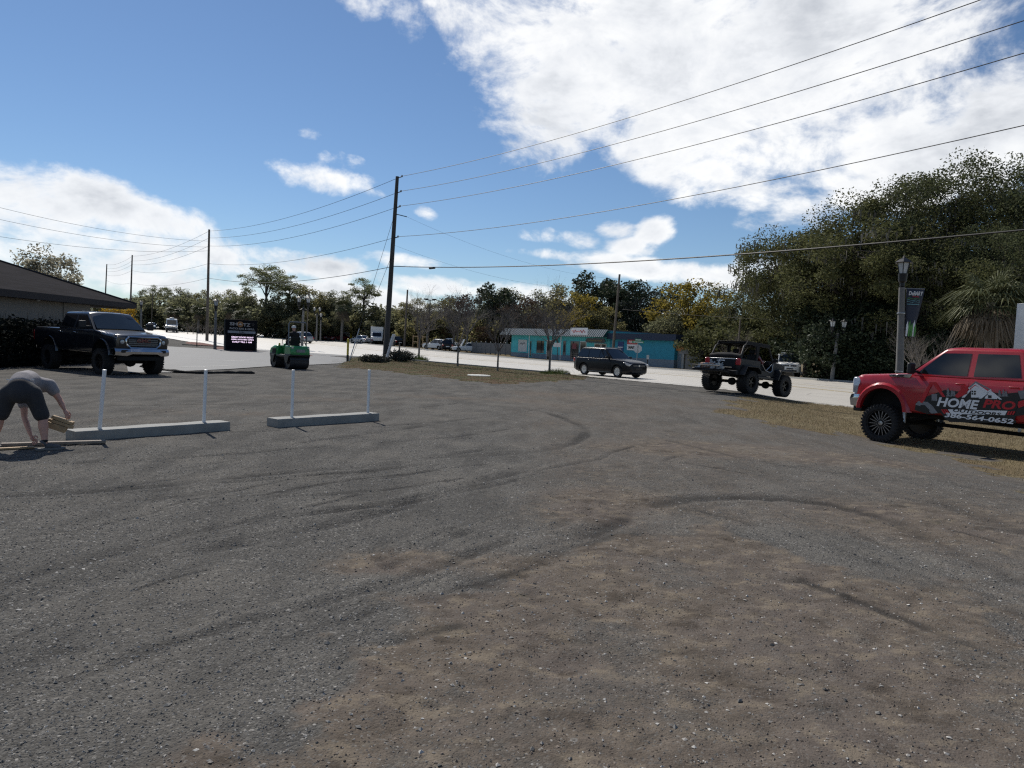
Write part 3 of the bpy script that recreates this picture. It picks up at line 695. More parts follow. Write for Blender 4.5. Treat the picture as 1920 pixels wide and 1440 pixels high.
def wheel_data(key, r, wd, rr, style, rimmat, lugs):
    if key in _wh: return _wh[key]
    h = wd/2; t_ = MB()
    t_.lathe([(rr, -h*.78), (rr+.02, -h*.95), (rr+(r-rr)*.5, -h*1.0), (r*.955, -h*.93), (r*.985, -h*.8), (r, -h*.4), (r, h*.4), (r*.985, h*.8), (r*.955, h*.93), (rr+(r-rr)*.5, h), (rr+.02, h*.95), (rr, h*.78)], 40 if lugs else 28, 'y', closed=True)
    if lugs:
        n = lugs
        for i in range(n):
            for sg in (-1, 1):
                Mx = Matrix.Rotation(2*math.pi*(i+(.5 if sg > 0 else 0))/n, 4, 'Y')
                wl_ = 2*math.pi*r/n*.30
                t_.box(-wl_, wl_, sg*h*.42, sg*h*1.0, r*.95, r*1.022, Mx)
                t_.box(-wl_*.8, wl_*.8, sg*h*.02, sg*h*.36, r*.98, r*1.018, Mx@Matrix.Rotation(.06, 4, 'Y'))
                t_.box(-wl_*.6, wl_*.6, sg*h*.93, sg*h*1.035, r*.84, r*.955, Mx)
    tm = t_.mesh('tyre', M['rubber'])
    q = MB(); y0 = h*.80
    q.mat(0).lathe([(rr*1.005, -h*.7), (rr*1.03, y0*.9), (rr*1.03, y0), (rr*.95, y0), (rr*.93, y0*.8), (rr*.90, -h*.1), (.02, -h*.15)], 36, 'y')
    if style == 'turbine':
        for i in range(18):
            Mx = Matrix.Rotation(2*math.pi*i/18, 4, 'Y')
            P0 = [(.035, rr*.2), (.075, rr*.55), (.09, rr*.93)]
            q.mat(0).prism([(.0, rr*.16), (.032, rr*.16), (.082, rr*.93), (.055, rr*.93), (.02, rr*.5)], y0*.15, y0*.62, 'y', Mx)
            q.mat(1).prism([(.026, rr*.25), (.034, rr*.25), (.084, rr*.90), (.070, rr*.90)], y0*.60, y0*.66, 'y', Mx)
    elif style == 'cover':
        for i in range(5):
            Mx = Matrix.Rotation(2*math.pi*i/5, 4, 'Y')
            q.mat(1).prism([(-.055, rr*.12), (.055, rr*.12), (.075, rr*.55), (.12, rr*.92), (.05, rr*.95), (0, rr*.6), (-.05, rr*.95), (-.12, rr*.92), (-.075, rr*.55)], y0*.55, y0*.85, 'y', Mx)
        q.mat(1).lathe([(rr*.96, y0*.7), (rr*.96, y0*.9), (rr*.86, y0*.86), (rr*.86, y0*.7)], 30, 'y')
    else:
        for i in range(style):
            Mx = Matrix.Rotation(2*math.pi*i/style, 4, 'Y')
            q.mat(1).prism([(-rr*.09, rr*.15), (rr*.09, rr*.15), (rr*.13, rr*.94), (-rr*.13, rr*.94)], y0*.35, y0*.72, 'y', Mx)
    q.mat(1).lathe([(.0, y0*.75), (rr*.17, y0*.72), (rr*.22, y0*.5), (rr*.22, 0)], 16, 'y')
    rm = q.mesh('rim', [M['alloy_dark'] if style == 'turbine' or rimmat == 'alloy_dark' else M['dark'], M[rimmat]])
    _wh[key] = (tm, rm); return tm, rm
def wheels(root, ax, tr, r, wd, rr, style, rimmat, lugs=0, steer=0):
    tm, rm = wheel_data((r, wd, rr, style, rimmat, lugs), r, wd, rr, style, rimmat, lugs)
    for x in ax:
        for sg in (1, -1):
            e = bpy.data.objects.new('wheel', None); e.location = (x, sg*tr, r); e.rotation_euler = (0, 0, (0 if sg > 0 else math.pi)+(steer if x == ax[0] else 0)); link(e, root)
            a_ = random.Random(x*7+sg).uniform(0, 6)
            inst(tm, 'tyre', e, rot=(0, a_, 0)); inst(rm, 'rim', e, rot=(0, a_, 0))
def greenhouse(root, prof, wb, wt, zb, zt, paint, wins, shield, rear=None, bev=.05, glass='glass', shield_glass='glass', name='cabin', roofcrown=.03):
    """prof: side outline (x, z) from the A-pillar foot over the roof to the rear foot"""
    W = lambda z: wb+(wt-wb)*(z-zb)/(zt-zb)
    mb = MB(); n = len(prof); vs = []
    for x, z in prof:
        w_ = W(z); vs += [(x, w_, z), (x, w_*.55, z+(roofcrown if z > zb+.6*(zt-zb) else 0)), (x, -w_*.55, z+(roofcrown if z > zb+.6*(zt-zb) else 0)), (x, -w_, z)]
    fs = [(i*4+j, i*4+j+1, i*4+j+5, i*4+j+4) for i in range(n-1) for j in range(3)]
    fs += [tuple(i*4 for i in range(n))[::-1], tuple(i*4+3 for i in range(n)), (0, 1, 2, 3)[::-1], tuple((n-1)*4+j for j in range(4))]
    fs += [(3, 2, (n-1)*4+2, (n-1)*4+3), (2, 1, (n-1)*4+1, (n-1)*4+2), (1, 0, (n-1)*4, (n-1)*4+1)]
    mb.add(vs, fs); mb.build(name, paint, root, bev=bev, seg=3)
    for poly in wins:
        for sg in (1, -1):
            m2 = MB(); a_ = [(x, sg*(W(z)+.007), z) for x, z in poly]; b_ = [(x, sg*(W(z)-.02), z) for x, z in poly]; k = len(poly)
            m2.add(a_+b_, [tuple(range(k)), tuple(range(2*k-1, k-1, -1))]+[(i, k+i, k+(i+1) % k, (i+1) % k) for i in range(k)])
            m2.build('window', M[glass], root, smooth=False)
    for nm, pr, gl in (('windshield', shield, shield_glass), ('rear_window', rear, glass)):
        if not pr: continue
        (x0, z0), (x1, z1) = pr; nrm = Vector((z1-z0, 0, -(x1-x0))).normalized()
        if nm == 'rear_window': nrm = -nrm
        m2 = MB(); rows = []
        for t_ in (0, .5, 1):
            x, z = x0+(x1-x0)*t_, z0+(z1-z0)*t_; w_ = W(z)-.075
            for y in (-1, -.5, 0, .5, 1):
                rows.append(Vector((x, y*w_, z+(roofcrown if t_ > .4 and abs(y) < .9 else 0)*t_))+nrm*(.009+.012*(1-y*y)))
        k = len(rows); vs = rows+[p-nrm*.03 for p in rows]; fs = [(i*5+j, i*5+j+1, i*5+j+6, i*5+j+5) for i in range(2) for j in range(4)]
        m2.add(vs, fs); m2.build(nm, M[gl], root, smooth=True)
def panel(root, name, poly, y, matl, th=.008, bev=.004, side=1, **k):
    """thin raised panel on a car's flank"""
    mb = MB().prism(poly, side*(y-.02), side*(y+th), 'y'); return mb.build(name, matl, root, bev=bev, seg=1, **k)
def door_skin(root, paint, sg, zb, zt, hw, z0, z1, x0, x1f, side=SIDE):
    """door panel that follows the body's flank"""
    zs_ = np.linspace(z0, z1, 9); hh = [h_ for h_, f_ in side]; ff = [f_ for h_, f_ in side]; vs = []
    for z in zs_:
        y = hw*np.interp((z-zb)/(zt-zb), hh, ff)
        xa_, xb_ = x0, x1f(z)
        for x in (xa_, xb_): vs += [(x, sg*(y+.007), z), (x, sg*(y-.02), z)]
    fs = []
    for i in range(8):
        k = i*4; fs += [(k, k+2, k+6, k+4), (k, k+4, k+5, k+1), (k+2, k+3, k+7, k+6)]
    fs += [(0, 1, 3, 2), (32, 34, 35, 33)]
    return MB().add(vs, fs).build('door', paint, root)
def arch(cx, cz, r, t_, y0, y1, a0=0, a1=180, n=14, sq=1.0):
    """wheel-arch flare: ring sector between y0 and y1"""
    mb = MB(); vs, fs = [], []
    for i in range(n+1):
        a_ = R_(a0+(a1-a0)*i/n); c_, s_ = math.cos(a_), math.sin(a_)
        for rr_, y in ((r, y0), (r, y1), (r+t_*.5, y1), (r+t_, y0)):
            vs.append((cx+rr_*c_, y, cz+rr_*s_*sq))
    for i in range(n):
        for j in range(4): fs.append((i*4+j, i*4+(j+1) % 4, (i+1)*4+(j+1) % 4, (i+1)*4+j))
    fs += [(0, 1, 2, 3), (n*4+3, n*4+2, n*4+1, n*4)]
    return mb.add(vs, fs)
def place(root, near, heading):
    root.location = near; root.rotation_euler = (0, 0, math.atan2(heading[1], heading[0])); return root

def pickup(name, label, P, group=None):
    """crew-cab pickup; x forward, wheel centres at +-wb/2"""
    D = dict(paint='black_paint', wb=3.68, r=.45, wd=.34, rr=.26, tr=.86, style=8, rim='alloy_dark', lugs=30, rocker=.74, hood0=1.42, hood1=1.55, belt=1.57, roof=2.17, hw=1.0, front=.92, rearo=1.22, archr=.53, archz=.70, shield='glass', bed=True, detail='gmc', bump='chrome')
    D.update(P); g_ = D; root = empty(name); tag(root, label=label, cat='pickup truck', group=group)
    paint = M[g_['paint']]; a = g_['wb']/2; xf = a+g_['front']; xr = -a-g_['rearo']; hw = g_['hw']; rk, bl = g_['rocker'], g_['belt']
    cowl = a-.62
    rows = [(xf, rk+.24, g_['hood0']-.16, hw*.86), (xf-.05, rk+.14, g_['hood0']-.06, hw*.93), (xf-.16, rk+.06, g_['hood0'], hw*.965), (xf-.5, rk, g_['hood0']+.025, hw*.985), (cowl+.1, rk, g_['hood1'], hw), (cowl, rk, g_['hood1'], hw),
            (cowl-.1, rk, bl, hw), (-a-.2, rk, bl, hw), (xr+.1, rk+.08, bl, hw*.99), (xr, rk+.12, bl-.03, hw*.97)]
    o = shell(rows, 46, crown=.035).build('body', [paint, M['dark']], root, smooth=False)
    cs = [MB().lathe([(g_['archr'], -.45), (g_['archr'], .45)], 28, 'y', (x, sg*hw, g_['archz'])) for x in (a, -a) for sg in (1, -1)]
    cab1 = -a+.62+g_.get('cabshift', 0)
    if g_['bed']: cs.append(MB().box(xr+.09, cab1-.10, -hw*.80, hw*.80, rk+.36, bl+.3))
    cut(o, cs)
    for x in (a, -a):
        for sg in (1, -1):
            arch(x, g_['archz'], g_['archr']-.02, g_.get('flare', .06), sg*(hw-.06), sg*(hw+g_.get('flout', .02)), 0, 180).build('wheel_arch', M[g_.get('archmat', g_['paint'])], root)
    zb = bl-.03; zt = g_['roof']; A0, A1 = cowl+.12, cowl-.66; C1, C0 = cab1+.16, cab1+.02
    zo = .10
    Bp = (A0+C0)/2-.14
    lean = lambda z: (z-zb)/(zt-zb)
    xa = lambda z: A0+(A1-A0)*lean(z)
    w0, w1 = bl+.045, zt-.115
    wins = [[(xa(w0)-.16, w0), (xa(w1)-.10, w1-.01), (Bp+.06, w1), (Bp+.06, w0-.005)], [(Bp-.07, w0-.005), (Bp-.07, w1), (C1+.12, w1), (C0+.13, w0+.02)]]
    greenhouse(root, [(A0, zb), (A1, zt-.02), (A1-.18, zt), (C1+.1, zt), (C1, zt-.04), (C0, zb)], hw*.955, hw*.76, zb, zt, paint, wins, ((A0, zb+.05), (A1, zt-.05)), ((C0, zb+.08), (C1, zt-.09)), shield_glass=g_['shield'], bev=.06)
    # doors, handles, side trim
    d0, d1 = bl-.02, rk+.03
    for sg in (1, -1):
        for k_, (x0, x1) in enumerate(((A0+.02, Bp-.005), (Bp-.02, C0+.06))):
            poly = [(x0, d0), (x1, d0), (x1, d1+(.22 if k_ else 0)), (x1+(.16 if k_ else 0), d1), (x0, d1)]
            dr = door_skin(root, paint, sg, rk, bl, hw, d1, d0, x0, (lambda z, x1=x1, k_=k_: x1+(.16*max(0, 1-(z-d1)/.30) if k_ else 0)))
            MB().box(x1+.07, x1+.25, sg*(hw+.004), sg*(hw+.035), bl-.16, bl-.125).build('handle', M['chrome' if g_['detail'] == 'gmc' else 'red_paint'], dr, bev=.008)
        mr = MB().box(xa(w0)-.22, xa(w0)-.13, sg*(hw*.95+.16), sg*(hw*.95+.40), w0-.02, w0+.24).build('mirror', M['black_plastic'], root, bev=.035, seg=3)
        MB().box(xa(w0)-.20, xa(w0)-.15, sg*(hw*.93), sg*(hw*.95+.2), w0+.01, w0+.07).build('mirror_arm', M['black_plastic'], mr, bev=.01)
        MB().box(xr-.01, xr+.07, sg*hw*.82, sg*(hw*.985), bl-.5, bl-.12).build('taillight', M['red_lens'], root, bev=.02)
    MB().tube([(Bp-.3, -.4, zt+.03), (Bp-.3, -.4, zt+.05)], .03).build('roof_antenna', M['black_plastic'], root)
    # chassis
    mb = MB()
    for sg in (1, -1): mb.box(xr+.1, xf-.2, sg*.38-.05, sg*.38+.05, rk-.13, rk+.05)
    for x in (a, -a): mb.tube([(x, -g_['tr'], g_['r']), (x, g_['tr'], g_['r'])], .07, 8); mb.lathe([(.02, -.16), (.17, -.1), (.19, 0), (.17, .1), (.02, .16)], 12, 'x', (x, .05, g_['r']))
    mb.tube([(a, 0, g_['r']+.05), (-a, 0, g_['r']+.02)], .045, 8)
    for x in (a, -a):
        for sg in (1, -1): mb.tube([(x+.18, sg*.55, g_['r']-.06), (x+.12, sg*.45, rk+.25)], .045, 8); mb.tube([(x, sg*.5, g_['r']), (x-1.0*(1 if x > 0 else -1), sg*.4, rk-.05)], .04, 6)
    mb.box(-.6, .7, -.3, .3, rk-.12, rk+.1)
    mb.build('chassis', M['dark'], root)
    wheels(root, (a, -a), g_['tr'], g_['r'], g_['wd'], g_['rr'], g_['style'], g_['rim'], g_['lugs'])
    # rear bumper
    MB().box(xr-.13, xr+.05, -hw*.92, hw*.92, rk+.0, rk+.2).build('rear_bumper', M[g_['bump']], root, bev=.03)
    # face
    h0 = g_['hood0']
    if g_['detail'] == 'gmc':
        fx = xf+.02; gz0, gz1 = rk+.22, h0-.07
        gr = MB(); gr.prism([(-.52, gz1), (.52, gz1), (.60, gz1-.08), (.58, gz0+.12), (.44, gz0), (-.44, gz0), (-.58, gz0+.12), (-.60, gz1-.08)], fx-.10, fx-.02, 'x')
        go = gr.build('grille', M['black_plastic'], root)
        fr = MB(); op = [(-.52, gz1), (.52, gz1), (.62, gz1-.08), (.60, gz0+.12), (.45, gz0), (-.45, gz0), (-.60, gz0+.12), (-.62, gz1-.08)]
        fr.tube([(fx-.005, y, z) for y, z in op+[op[0]]], .035, 6); fr.build('grille_frame', M['chrome'], go)
        for z in np.linspace(gz0+.10, gz1-.10, 4): MB().box(fx-.05, fx-.0, -.53, .53, z-.022, z+.022).build('grille_bar', M['grey_paint'], go, bev=.008)
        tm_ = text_mesh('GMC', .17, M['wine_paint'], 0, .006, .012, sx=1.35); inst(tm_, 'lettering', go, (fx+.012, 0, (gz0+gz1)/2+.07), (math.pi/2, 0, math.pi/2))
        for sg in (1, -1):
            MB().prism([(sg*.64, gz1+.0), (sg*(hw*.92), gz1-.01), (sg*(hw*.955), gz1-.10), (sg*(hw*.94), gz0+.16), (sg*.64, gz0+.13)], xf-.2, xf-.0, 'x').build('headlight', M['lens_dark'], root, bev=.02)
            MB().lathe([(0, .02), (.06, .015), (.075, 0)], 14, 'x', (xf+.002, sg*.74, (gz0+gz1)/2+.02)).build('headlight_projector', M['lens'], root)
        bz = rk+.08; bb = MB()
        sec = lambda x, y, up: [(x, y, bz-.17+up*.06), (x+.10, y, bz-.13+up*.06), (x+.12, y, bz+.02), (x+.06, y, bz+.12), (x-.05, y, bz+.13)]
        ring = [sec(xf-.34, -hw*1.0, 1), sec(xf-.12, -hw*.97, .5), sec(xf-.02, -hw*.62, .0), sec(xf+.02, -.45, 1.2), sec(xf+.02, .45, 1.2), sec(xf-.02, hw*.62, 0), sec(xf-.12, hw*.97, .5), sec(xf-.34, hw, 1)]
        vs = [p for r_ in ring for p in r_]; bb.add(vs, [(i*5+j, i*5+j+1, (i+1)*5+j+1, (i+1)*5+j) for i in range(7) for j in range(4)])
        bo = bb.build('front_bumper', M['chrome'], root); bo.modifiers.new('thick', 'SOLIDIFY').thickness = .03
        for sg in (1, -1): MB().box(xf+.045, xf+.085, sg*.52, sg*.80, bz-.02, bz+.08).build('fog_lamp_recess', M['black_plastic'], bo, bev=.015)
        MB().box(xf-.25, xf+.0, -hw*.8, hw*.8, bz-.3, bz-.14).build('skid_plate', M['dark'], root, bev=.03)
        MB().box(cab1+.45, A1-.35, -.35, .35, zt+.03, zt+.055).build('sunroof', M['glass'], root, bev=.01)
    else:
        fx = xf+.02; gz0, gz1 = rk+.34, h0-.10
        go = MB().box(fx-.12, fx+.0, -.56, .56, gz0, gz1).build('grille', M['black_plastic'], root, bev=.03)
        for z in np.linspace(gz0+.08, gz1-.08, 3): MB().box(fx-.02, fx+.035, -.58, .58, z-.04, z+.04).build('grille_bar', M['chrome'], go, bev=.015)
        for sg in (1, -1):
            MB().prism([(sg*.62, gz1+.05), (sg*(hw*.93), gz1+.04), (sg*(hw*.965), gz1-.05), (sg*(hw*.95), gz0-.0), (sg*.62, gz0)], xf-.20, xf+.012, 'x').build('headlight', M['lens'], root, bev=.03)
        bb = MB(); bz = rk+.20
        sec = lambda x, y: [(x-.02, y, bz-.17), (x+.10, y, bz-.15), (x+.13, y, bz+.02), (x+.09, y, bz+.13), (x-.04, y, bz+.14)]
        ring = [sec(xf-.30, -hw*1.0), sec(xf-.08, -hw*.98), sec(xf+.03, -hw*.6), sec(xf+.05, 0), sec(xf+.03, hw*.6), sec(xf-.08, hw*.98), sec(xf-.30, hw)]
        bb.add([p for r_ in ring for p in r_], [(i*5+j, i*5+j+1, (i+1)*5+j+1, (i+1)*5+j) for i in range(6) for j in range(4)])
        bo = bb.build('front_bumper', M['chrome'], root); bo.modifiers.new('thick', 'SOLIDIFY').thickness = .03
        MB().box(xf-.2, xf+.03, -hw*.85, hw*.85, bz-.30, bz-.14).build('valance', M['black_plastic'], root, bev=.03)
        for sg in (1, -1):   # vent badge on the fender, hood louvre, shock absorber
            vb = panel(root, 'fender_vent', [(cowl+.48, bl-.075), (cowl+.50, bl-.02), (cowl-.05, bl+.02), (cowl+.0, bl-.07)], hw*.985, M['chrome'], .014, side=sg)
            panel(vb, 'vent_inlay', [(cowl+.40, bl-.06), (cowl+.42, bl-.03), (cowl+.14, bl-.005), (cowl+.15, bl-.06)], hw*1.0, M['black_print'], .008, side=sg)
            MB().tube([(a-.42, sg*.78, g_['r']+.05), (a-.40, sg*.66, rk+.45)], [.05, .05], 10).build('shock_absorber', M['silver_paint'], root)
        MB().box(cowl-.02, cowl+.18, -hw*.75, hw*.75, g_['hood1']+.03, g_['hood1']+.05).build('cowl_grille', M['grey_paint'], root, bev=.01)
    return root

def suv(name, label, P, cat='car', group=None):
    """closed car: body below the belt line, greenhouse above"""
    g_ = dict(paint='black_paint', wb=2.89, r=.345, wd=.22, rr=.225, tr=.79, style='cover', rim='alloy', z0=.24, hood0=.86, hood1=1.04, belt=1.06, roof=1.67, hw=.915, front=.96, rearo=1.04, archr=.40, A0=.72, A1=-.12, C1=-2.02, C0=-2.38, wt=.70, pillars=(-.52, -1.50), detail=1, grille=True, shield='glass_light', deck=None)
    g_.update(P); root = empty(name); tag(root, label=label, cat=cat, group=group); paint = M[g_['paint']]
    a = g_['wb']/2; xf, xr = a+g_['front'], -a-g_['rearo']; hw, bl, z0 = g_['hw'], g_['belt'], g_['z0']
    A0 = a-g_['A0']+.0; 
    A0 = a-g_['A0']; A1 = a+g_['A1']-1.05; C1 = a+g_['C1']-1.2; C0 = a+g_['C0']-1.2
    C1, C0 = max(C1, xr+.30), max(C0, xr+.10)
    if 'Cx' in g_: C1, C0 = g_['Cx']
    if 'Ax' in g_: A0, A1 = g_['Ax']
    rows = [(xf, z0+.14, g_['hood0']-.16, hw*.70), (xf-.06, z0+.06, g_['hood0']-.05, hw*.82), (xf-.22, z0+.0, g_['hood0']+.01, hw*.93), (xf-.6, z0, g_['hood0']+.10, hw*.985), (A0, z0, g_['hood1'], hw), (A0-.25, z0, bl, hw)]
    dk = g_['deck']
    rows += [(C0+.1, z0, bl, hw)] if not dk else [(C1, z0, bl, hw), (C0-.05, z0, dk, hw)]
    rows += [(xr+.25, z0+.02, (dk or bl), hw*.97), (xr+.06, z0+.08, (dk or bl)-.05, hw*.92), (xr, z0+.16, (dk or bl)-.14, hw*.84)]
    o = shell(rows, 40, crown=.03).build('body', [paint, M['dark']], root, smooth=False)
    cut(o, [MB().lathe([(g_['archr'], -.35), (g_['archr'], .35)], 24, 'y', (x, sg*hw, g_['r']+.02)) for x in (a, -a) for sg in (1, -1)])
    zt, zb = g_['roof'], bl-.03
    xa = lambda z: A0+(A1-A0)*(z-zb)/(zt-zb)
    xc = lambda z: C0+(C1-C0)*(z-zb)/(zt-zb)
    w0, w1 = bl+.035, zt-.10
    edges = [xa]+[(lambda z, p_=a+p_-1.0: p_) for p_ in g_['pillars']]+[xc]
    wins = []
    for i in range(len(edges)-1):
        e0, e1 = edges[i], edges[i+1]; m0 = .10 if i == 0 else .03; m1 = .14 if i == len(edges)-2 else .03
        wins.append([(e0(w0)-m0, w0), (e0(w1)-m0*.7, w1), (e1(w1)+m1*.7, w1), (e1(w0)+m1, w0)])
    greenhouse(root, [(A0, zb), (A1, zt-.03), (A1-.25, zt), ((A1+C1)/2, zt+.01), (C1+.15, zt-.01), (C1, zt-.06), (C0, zb)], hw*.94, hw*g_['wt'], zb, zt, paint, wins, ((A0, zb+.04), (A1, zt-.06)), ((C0, zb+.10), (C1, zt-.09)), shield_glass=g_['shield'])
    wheels(root, (a, -a), g_['tr'], g_['r'], g_['wd'], g_['rr'], g_['style'], g_['rim'], 0)
    for sg in (1, -1):
        hl = MB().prism([(xf-.02, g_['hood0']-.08), (xf-.42, g_['hood0']+.02), (xf-.46, g_['hood0']-.10), (xf-.04, g_['hood0']-.22)], sg*hw*.60, sg*hw*.93, 'y')
        hl.build('headlight', M['lens'], root, bev=.02)
        MB().box(xr-.01, xr+.16, sg*hw*.66, sg*hw*.945, bl-.30, bl-.06).build('taillight', M['red_lens'], root, bev=.03)
        MB().box(xa(w0)-.26, xa(w0)-.14, sg*(hw*.93), sg*(hw+.19), w0-.03, w0+.12).build('mirror', paint, root, bev=.03)
        if g_['detail']:
            for x in (a, -a): arch(x, g_['r']+.02, g_['archr']-.01, .05, sg*(hw-.05), sg*(hw+.02), -5, 185).build('wheel_arch', paint, root)
            ps = [A0-.05]+[a+p_-1.0 for p_ in g_['pillars']][:2]
            if len(ps) < 3: ps.append(C0+.3)
            for k_ in range(len(ps)-1):
                x0, x1 = ps[k_], ps[k_+1]+.01
                lo = z0+.09
                poly = [(x0, bl-.01), (x1, bl-.01), (x1, lo+.28 if (k_ and x1 < -a+.5) else lo), (max(x1, -a+.46) if k_ else x1, lo), (x0, lo)]
                dr = door_skin(root, paint, sg, z0, bl, hw, lo, bl-.01, x0, (lambda z, x1=x1, k_=k_: max(x1, -a+math.sqrt(max(0, (g_['archr']+.06)**2-(z-g_['r'])**2))) if k_ else x1))
                MB().box(x1+.05, x1+.20, sg*(hw+.003), sg*(hw+.03), bl-.15, bl-.12).build('handle', paint, dr, bev=.008)
            MB().box(-a+.45, a-.45, sg*(hw*.93), sg*(hw+.008), z0+.03, z0+.075).build('side_moulding', M['grey_paint'], root, bev=.006)
    if g_['grille']:
        go = MB().box(xf-.10, xf+.012, -hw*.56, hw*.56, g_['hood0']-.24, g_['hood0']-.11).build('grille', M['black_plastic'], root, bev=.02)
        if g_['detail']:
            for z in (g_['hood0']-.20, g_['hood0']-.15): MB().box(xf-.0, xf+.022, -hw*.54, hw*.54, z-.012, z+.012).build('grille_bar', M['grey_paint'], go)
            MB().lathe([(0, .02), (.06, .018), (.07, 0)], 6, 'x', (xf+.015, 0, g_['hood0']-.175)).build('badge', M['chrome'], go)
        MB().box(xf-.09, xf+.015, -hw*.6, hw*.6, z0+.10, z0+.24).build('lower_grille', M['black_plastic'], root, bev=.02)
        MB().box(xf-.0, xf+.018, -.26, .26, z0+.28, z0+.39).build('licence_plate', M['black_plastic'], root)
    MB().box(xr-.02, xr+.05, -.26, .26, z0+.34, z0+.46).build('rear_plate', M['white_print'], root)
    mb = MB().box(xr+.3, xf-.3, -hw*.75, hw*.75, z0-.04, z0+.1)
    for x in (a, -a): mb.tube([(x, -g_['tr'], g_['r']), (x, g_['tr'], g_['r'])], .05, 8)
    mb.build('underbody', M['dark'], root)
    return root

# --- black lifted pickup by the hedge
hd = Vector((.843, -.539)); ft = G(193, 702); 
gmc = pickup('lifted_pickup', 'black lifted crew-cab pickup with chrome grille parked by the hedge', dict(paint='navy_paint', shield='glass_light', archr=.54, archz=.70, rim='alloy_dark', tr=.90))
rt = Vector((hd.y, -hd.x))
c = Vector((ft.x, ft.y))-rt*.90-hd*1.84
place(gmc, (c.x, c.y, Hs(c.x, c.y)), hd)
# --- red lifted pickup on the verge, with its lettering
RH = Vector((-.54, .84)).normalized()
red = pickup('lifted_pickup', 'red lifted crew-cab pickup with company lettering parked on the dry verge', dict(paint='red_paint', wb=3.96, r=.455, wd=.36, rr=.315, tr=.92, style='turbine', rim='milled', lugs=34, rocker=.78, hood0=1.60, hood1=1.69, belt=1.67, roof=2.33, hw=1.02, front=.80, rearo=1.25, archr=.55, archz=.78, flare=.17, flout=.05, cabshift=.30, detail='ford'))
fl = G(1650, 828); lf = Vector((-RH.y, RH.x))
c = Vector((fl.x, fl.y))-lf*.98-RH*1.98
place(red, (c.x, c.y, Hs(fl.x, fl.y)), RH)
MR = Matrix.Translation((c.x, c.y, Hs(fl.x, fl.y))) @ Matrix.Rotation(math.atan2(RH.y, RH.x), 4, 'Z'); MRi = MR.inverted()
def RS(u, v, y=1.02):
    """photo pixel -> (x, z) on the red pickup's left flank"""
    o_ = MRi @ CP; d_ = MRi.to_3x3() @ ray(u, v); t_ = (y-o_.y)/d_.y; q = o_+d_*t_; return q.x, q.z
def decal(name, px, matl, lay, parent=red, raw=False):
    P = px if raw else [RS(u, v) for u, v in px]
    y = 1.032+.0025*lay; MB().prism(P, y-.004, y+.0012, 'y').build(name, matl, parent, smooth=False)
Z7 = lambda L: [(1560+x/5.333, 600+y/5.333) for x, y in L]
decal('door_graphic', Z7([(840, 830), (960, 760), (1130, 700), (1330, 720), (1500, 700), (1700, 740), (1900, 720), (2000, 760), (2000, 940), (1840, 960), (1830, 1000), (1130, 985), (1090, 930), (960, 940), (830, 900)]), M['black_print'], 0)
decal('door_graphic', Z7([(1130, 985), (1840, 1003), (1840, 1030), (1180, 1020)]), M['black_print'], 1)
decal('house_print', Z7([(1395, 690), (1435, 655), (1505, 690), (1560, 735), (1490, 775), (1395, 775)]), M['white_print'], 2)
decal('house_print', Z7([(1535, 770), (1590, 715), (1655, 765), (1655, 790), (1530, 785)]), M['white_print'], 2)
for L in ([(1365, 680), (1435, 625), (1575, 720), (1590, 705), (1705, 795), (1680, 795), (1590, 725), (1570, 742), (1435, 645), (1378, 690)], [(1300, 775), (1385, 690), (1392, 705), (1330, 775)], [(1470, 785), (1590, 690), (1600, 703), (1500, 785)]):
    decal('roof_print', Z7(L), M['white_print'], 3)
decal('roof_print', Z7([(1375, 668), (1440, 612), (1590, 690), (1580, 700), (1440, 630), (1382, 680)]), M['grey_print'], 4)
decal('window_print', Z7([(1400, 705), (1442, 708), (1442, 748), (1400, 745)]), M['black_print'], 4); decal('window_print', Z7([(1565, 752), (1600, 754), (1600, 782), (1565, 780)]), M['black_print'], 4)
for x_ in (1418, ): decal('window_print', Z7([(x_, 705), (x_+6, 705), (x_+6, 747), (x_, 747)]), M['white_print'], 5); decal('window_print', Z7([(1400, 723), (1442, 725), (1442, 730), (1400, 728)]), M['white_print'], 5)
for cx, hh in ((1165, 90), (1205, 70), (1225, 60), (1680, 70), (1720, 75), (1745, 60)):
    for k_ in range(3): decal('tree_print', Z7([(cx-22+k_*4, 765-k_*hh*.28), (cx, 765-hh*.45-k_*hh*.28), (cx+22-k_*4, 765-k_*hh*.28)]), M['grey_print'], 2+k_)
decal('digger_print', Z7([(880, 820), (980, 630), (1005, 640), (930, 800), (905, 830)]), M['red_print'], 2); decal('digger_print', Z7([(975, 622), (1040, 620), (1140, 770), (1110, 770), (1020, 650), (985, 645)]), M['red_print'], 3)
decal('digger_print', Z7([(1000, 740), (1055, 740), (1055, 810), (1000, 805)]), M['grey_print'], 2); decal('digger_print', Z7([(1230, 760), (1290, 700), (1290, 660), (1365, 660), (1360, 740), (1260, 780)]), M['red_print'], 3)
decal('digger_print', Z7([(835, 845), (870, 810), (960, 820), (1010, 860), (1060, 930), (1000, 935), (920, 870)]), M['grey_print'], 1); decal('digger_print', Z7([(885, 850), (930, 850), (980, 900), (960, 925)]), M['black_print'], 3)
decal('digger_print', Z7([(1850, 820), (1960, 790), (1980, 840), (1870, 880)]), M['red_print'], 3); decal('digger_print', Z7([(1860, 710), (1960, 700), (1960, 780), (1890, 790)]), M['grey_print'], 2)
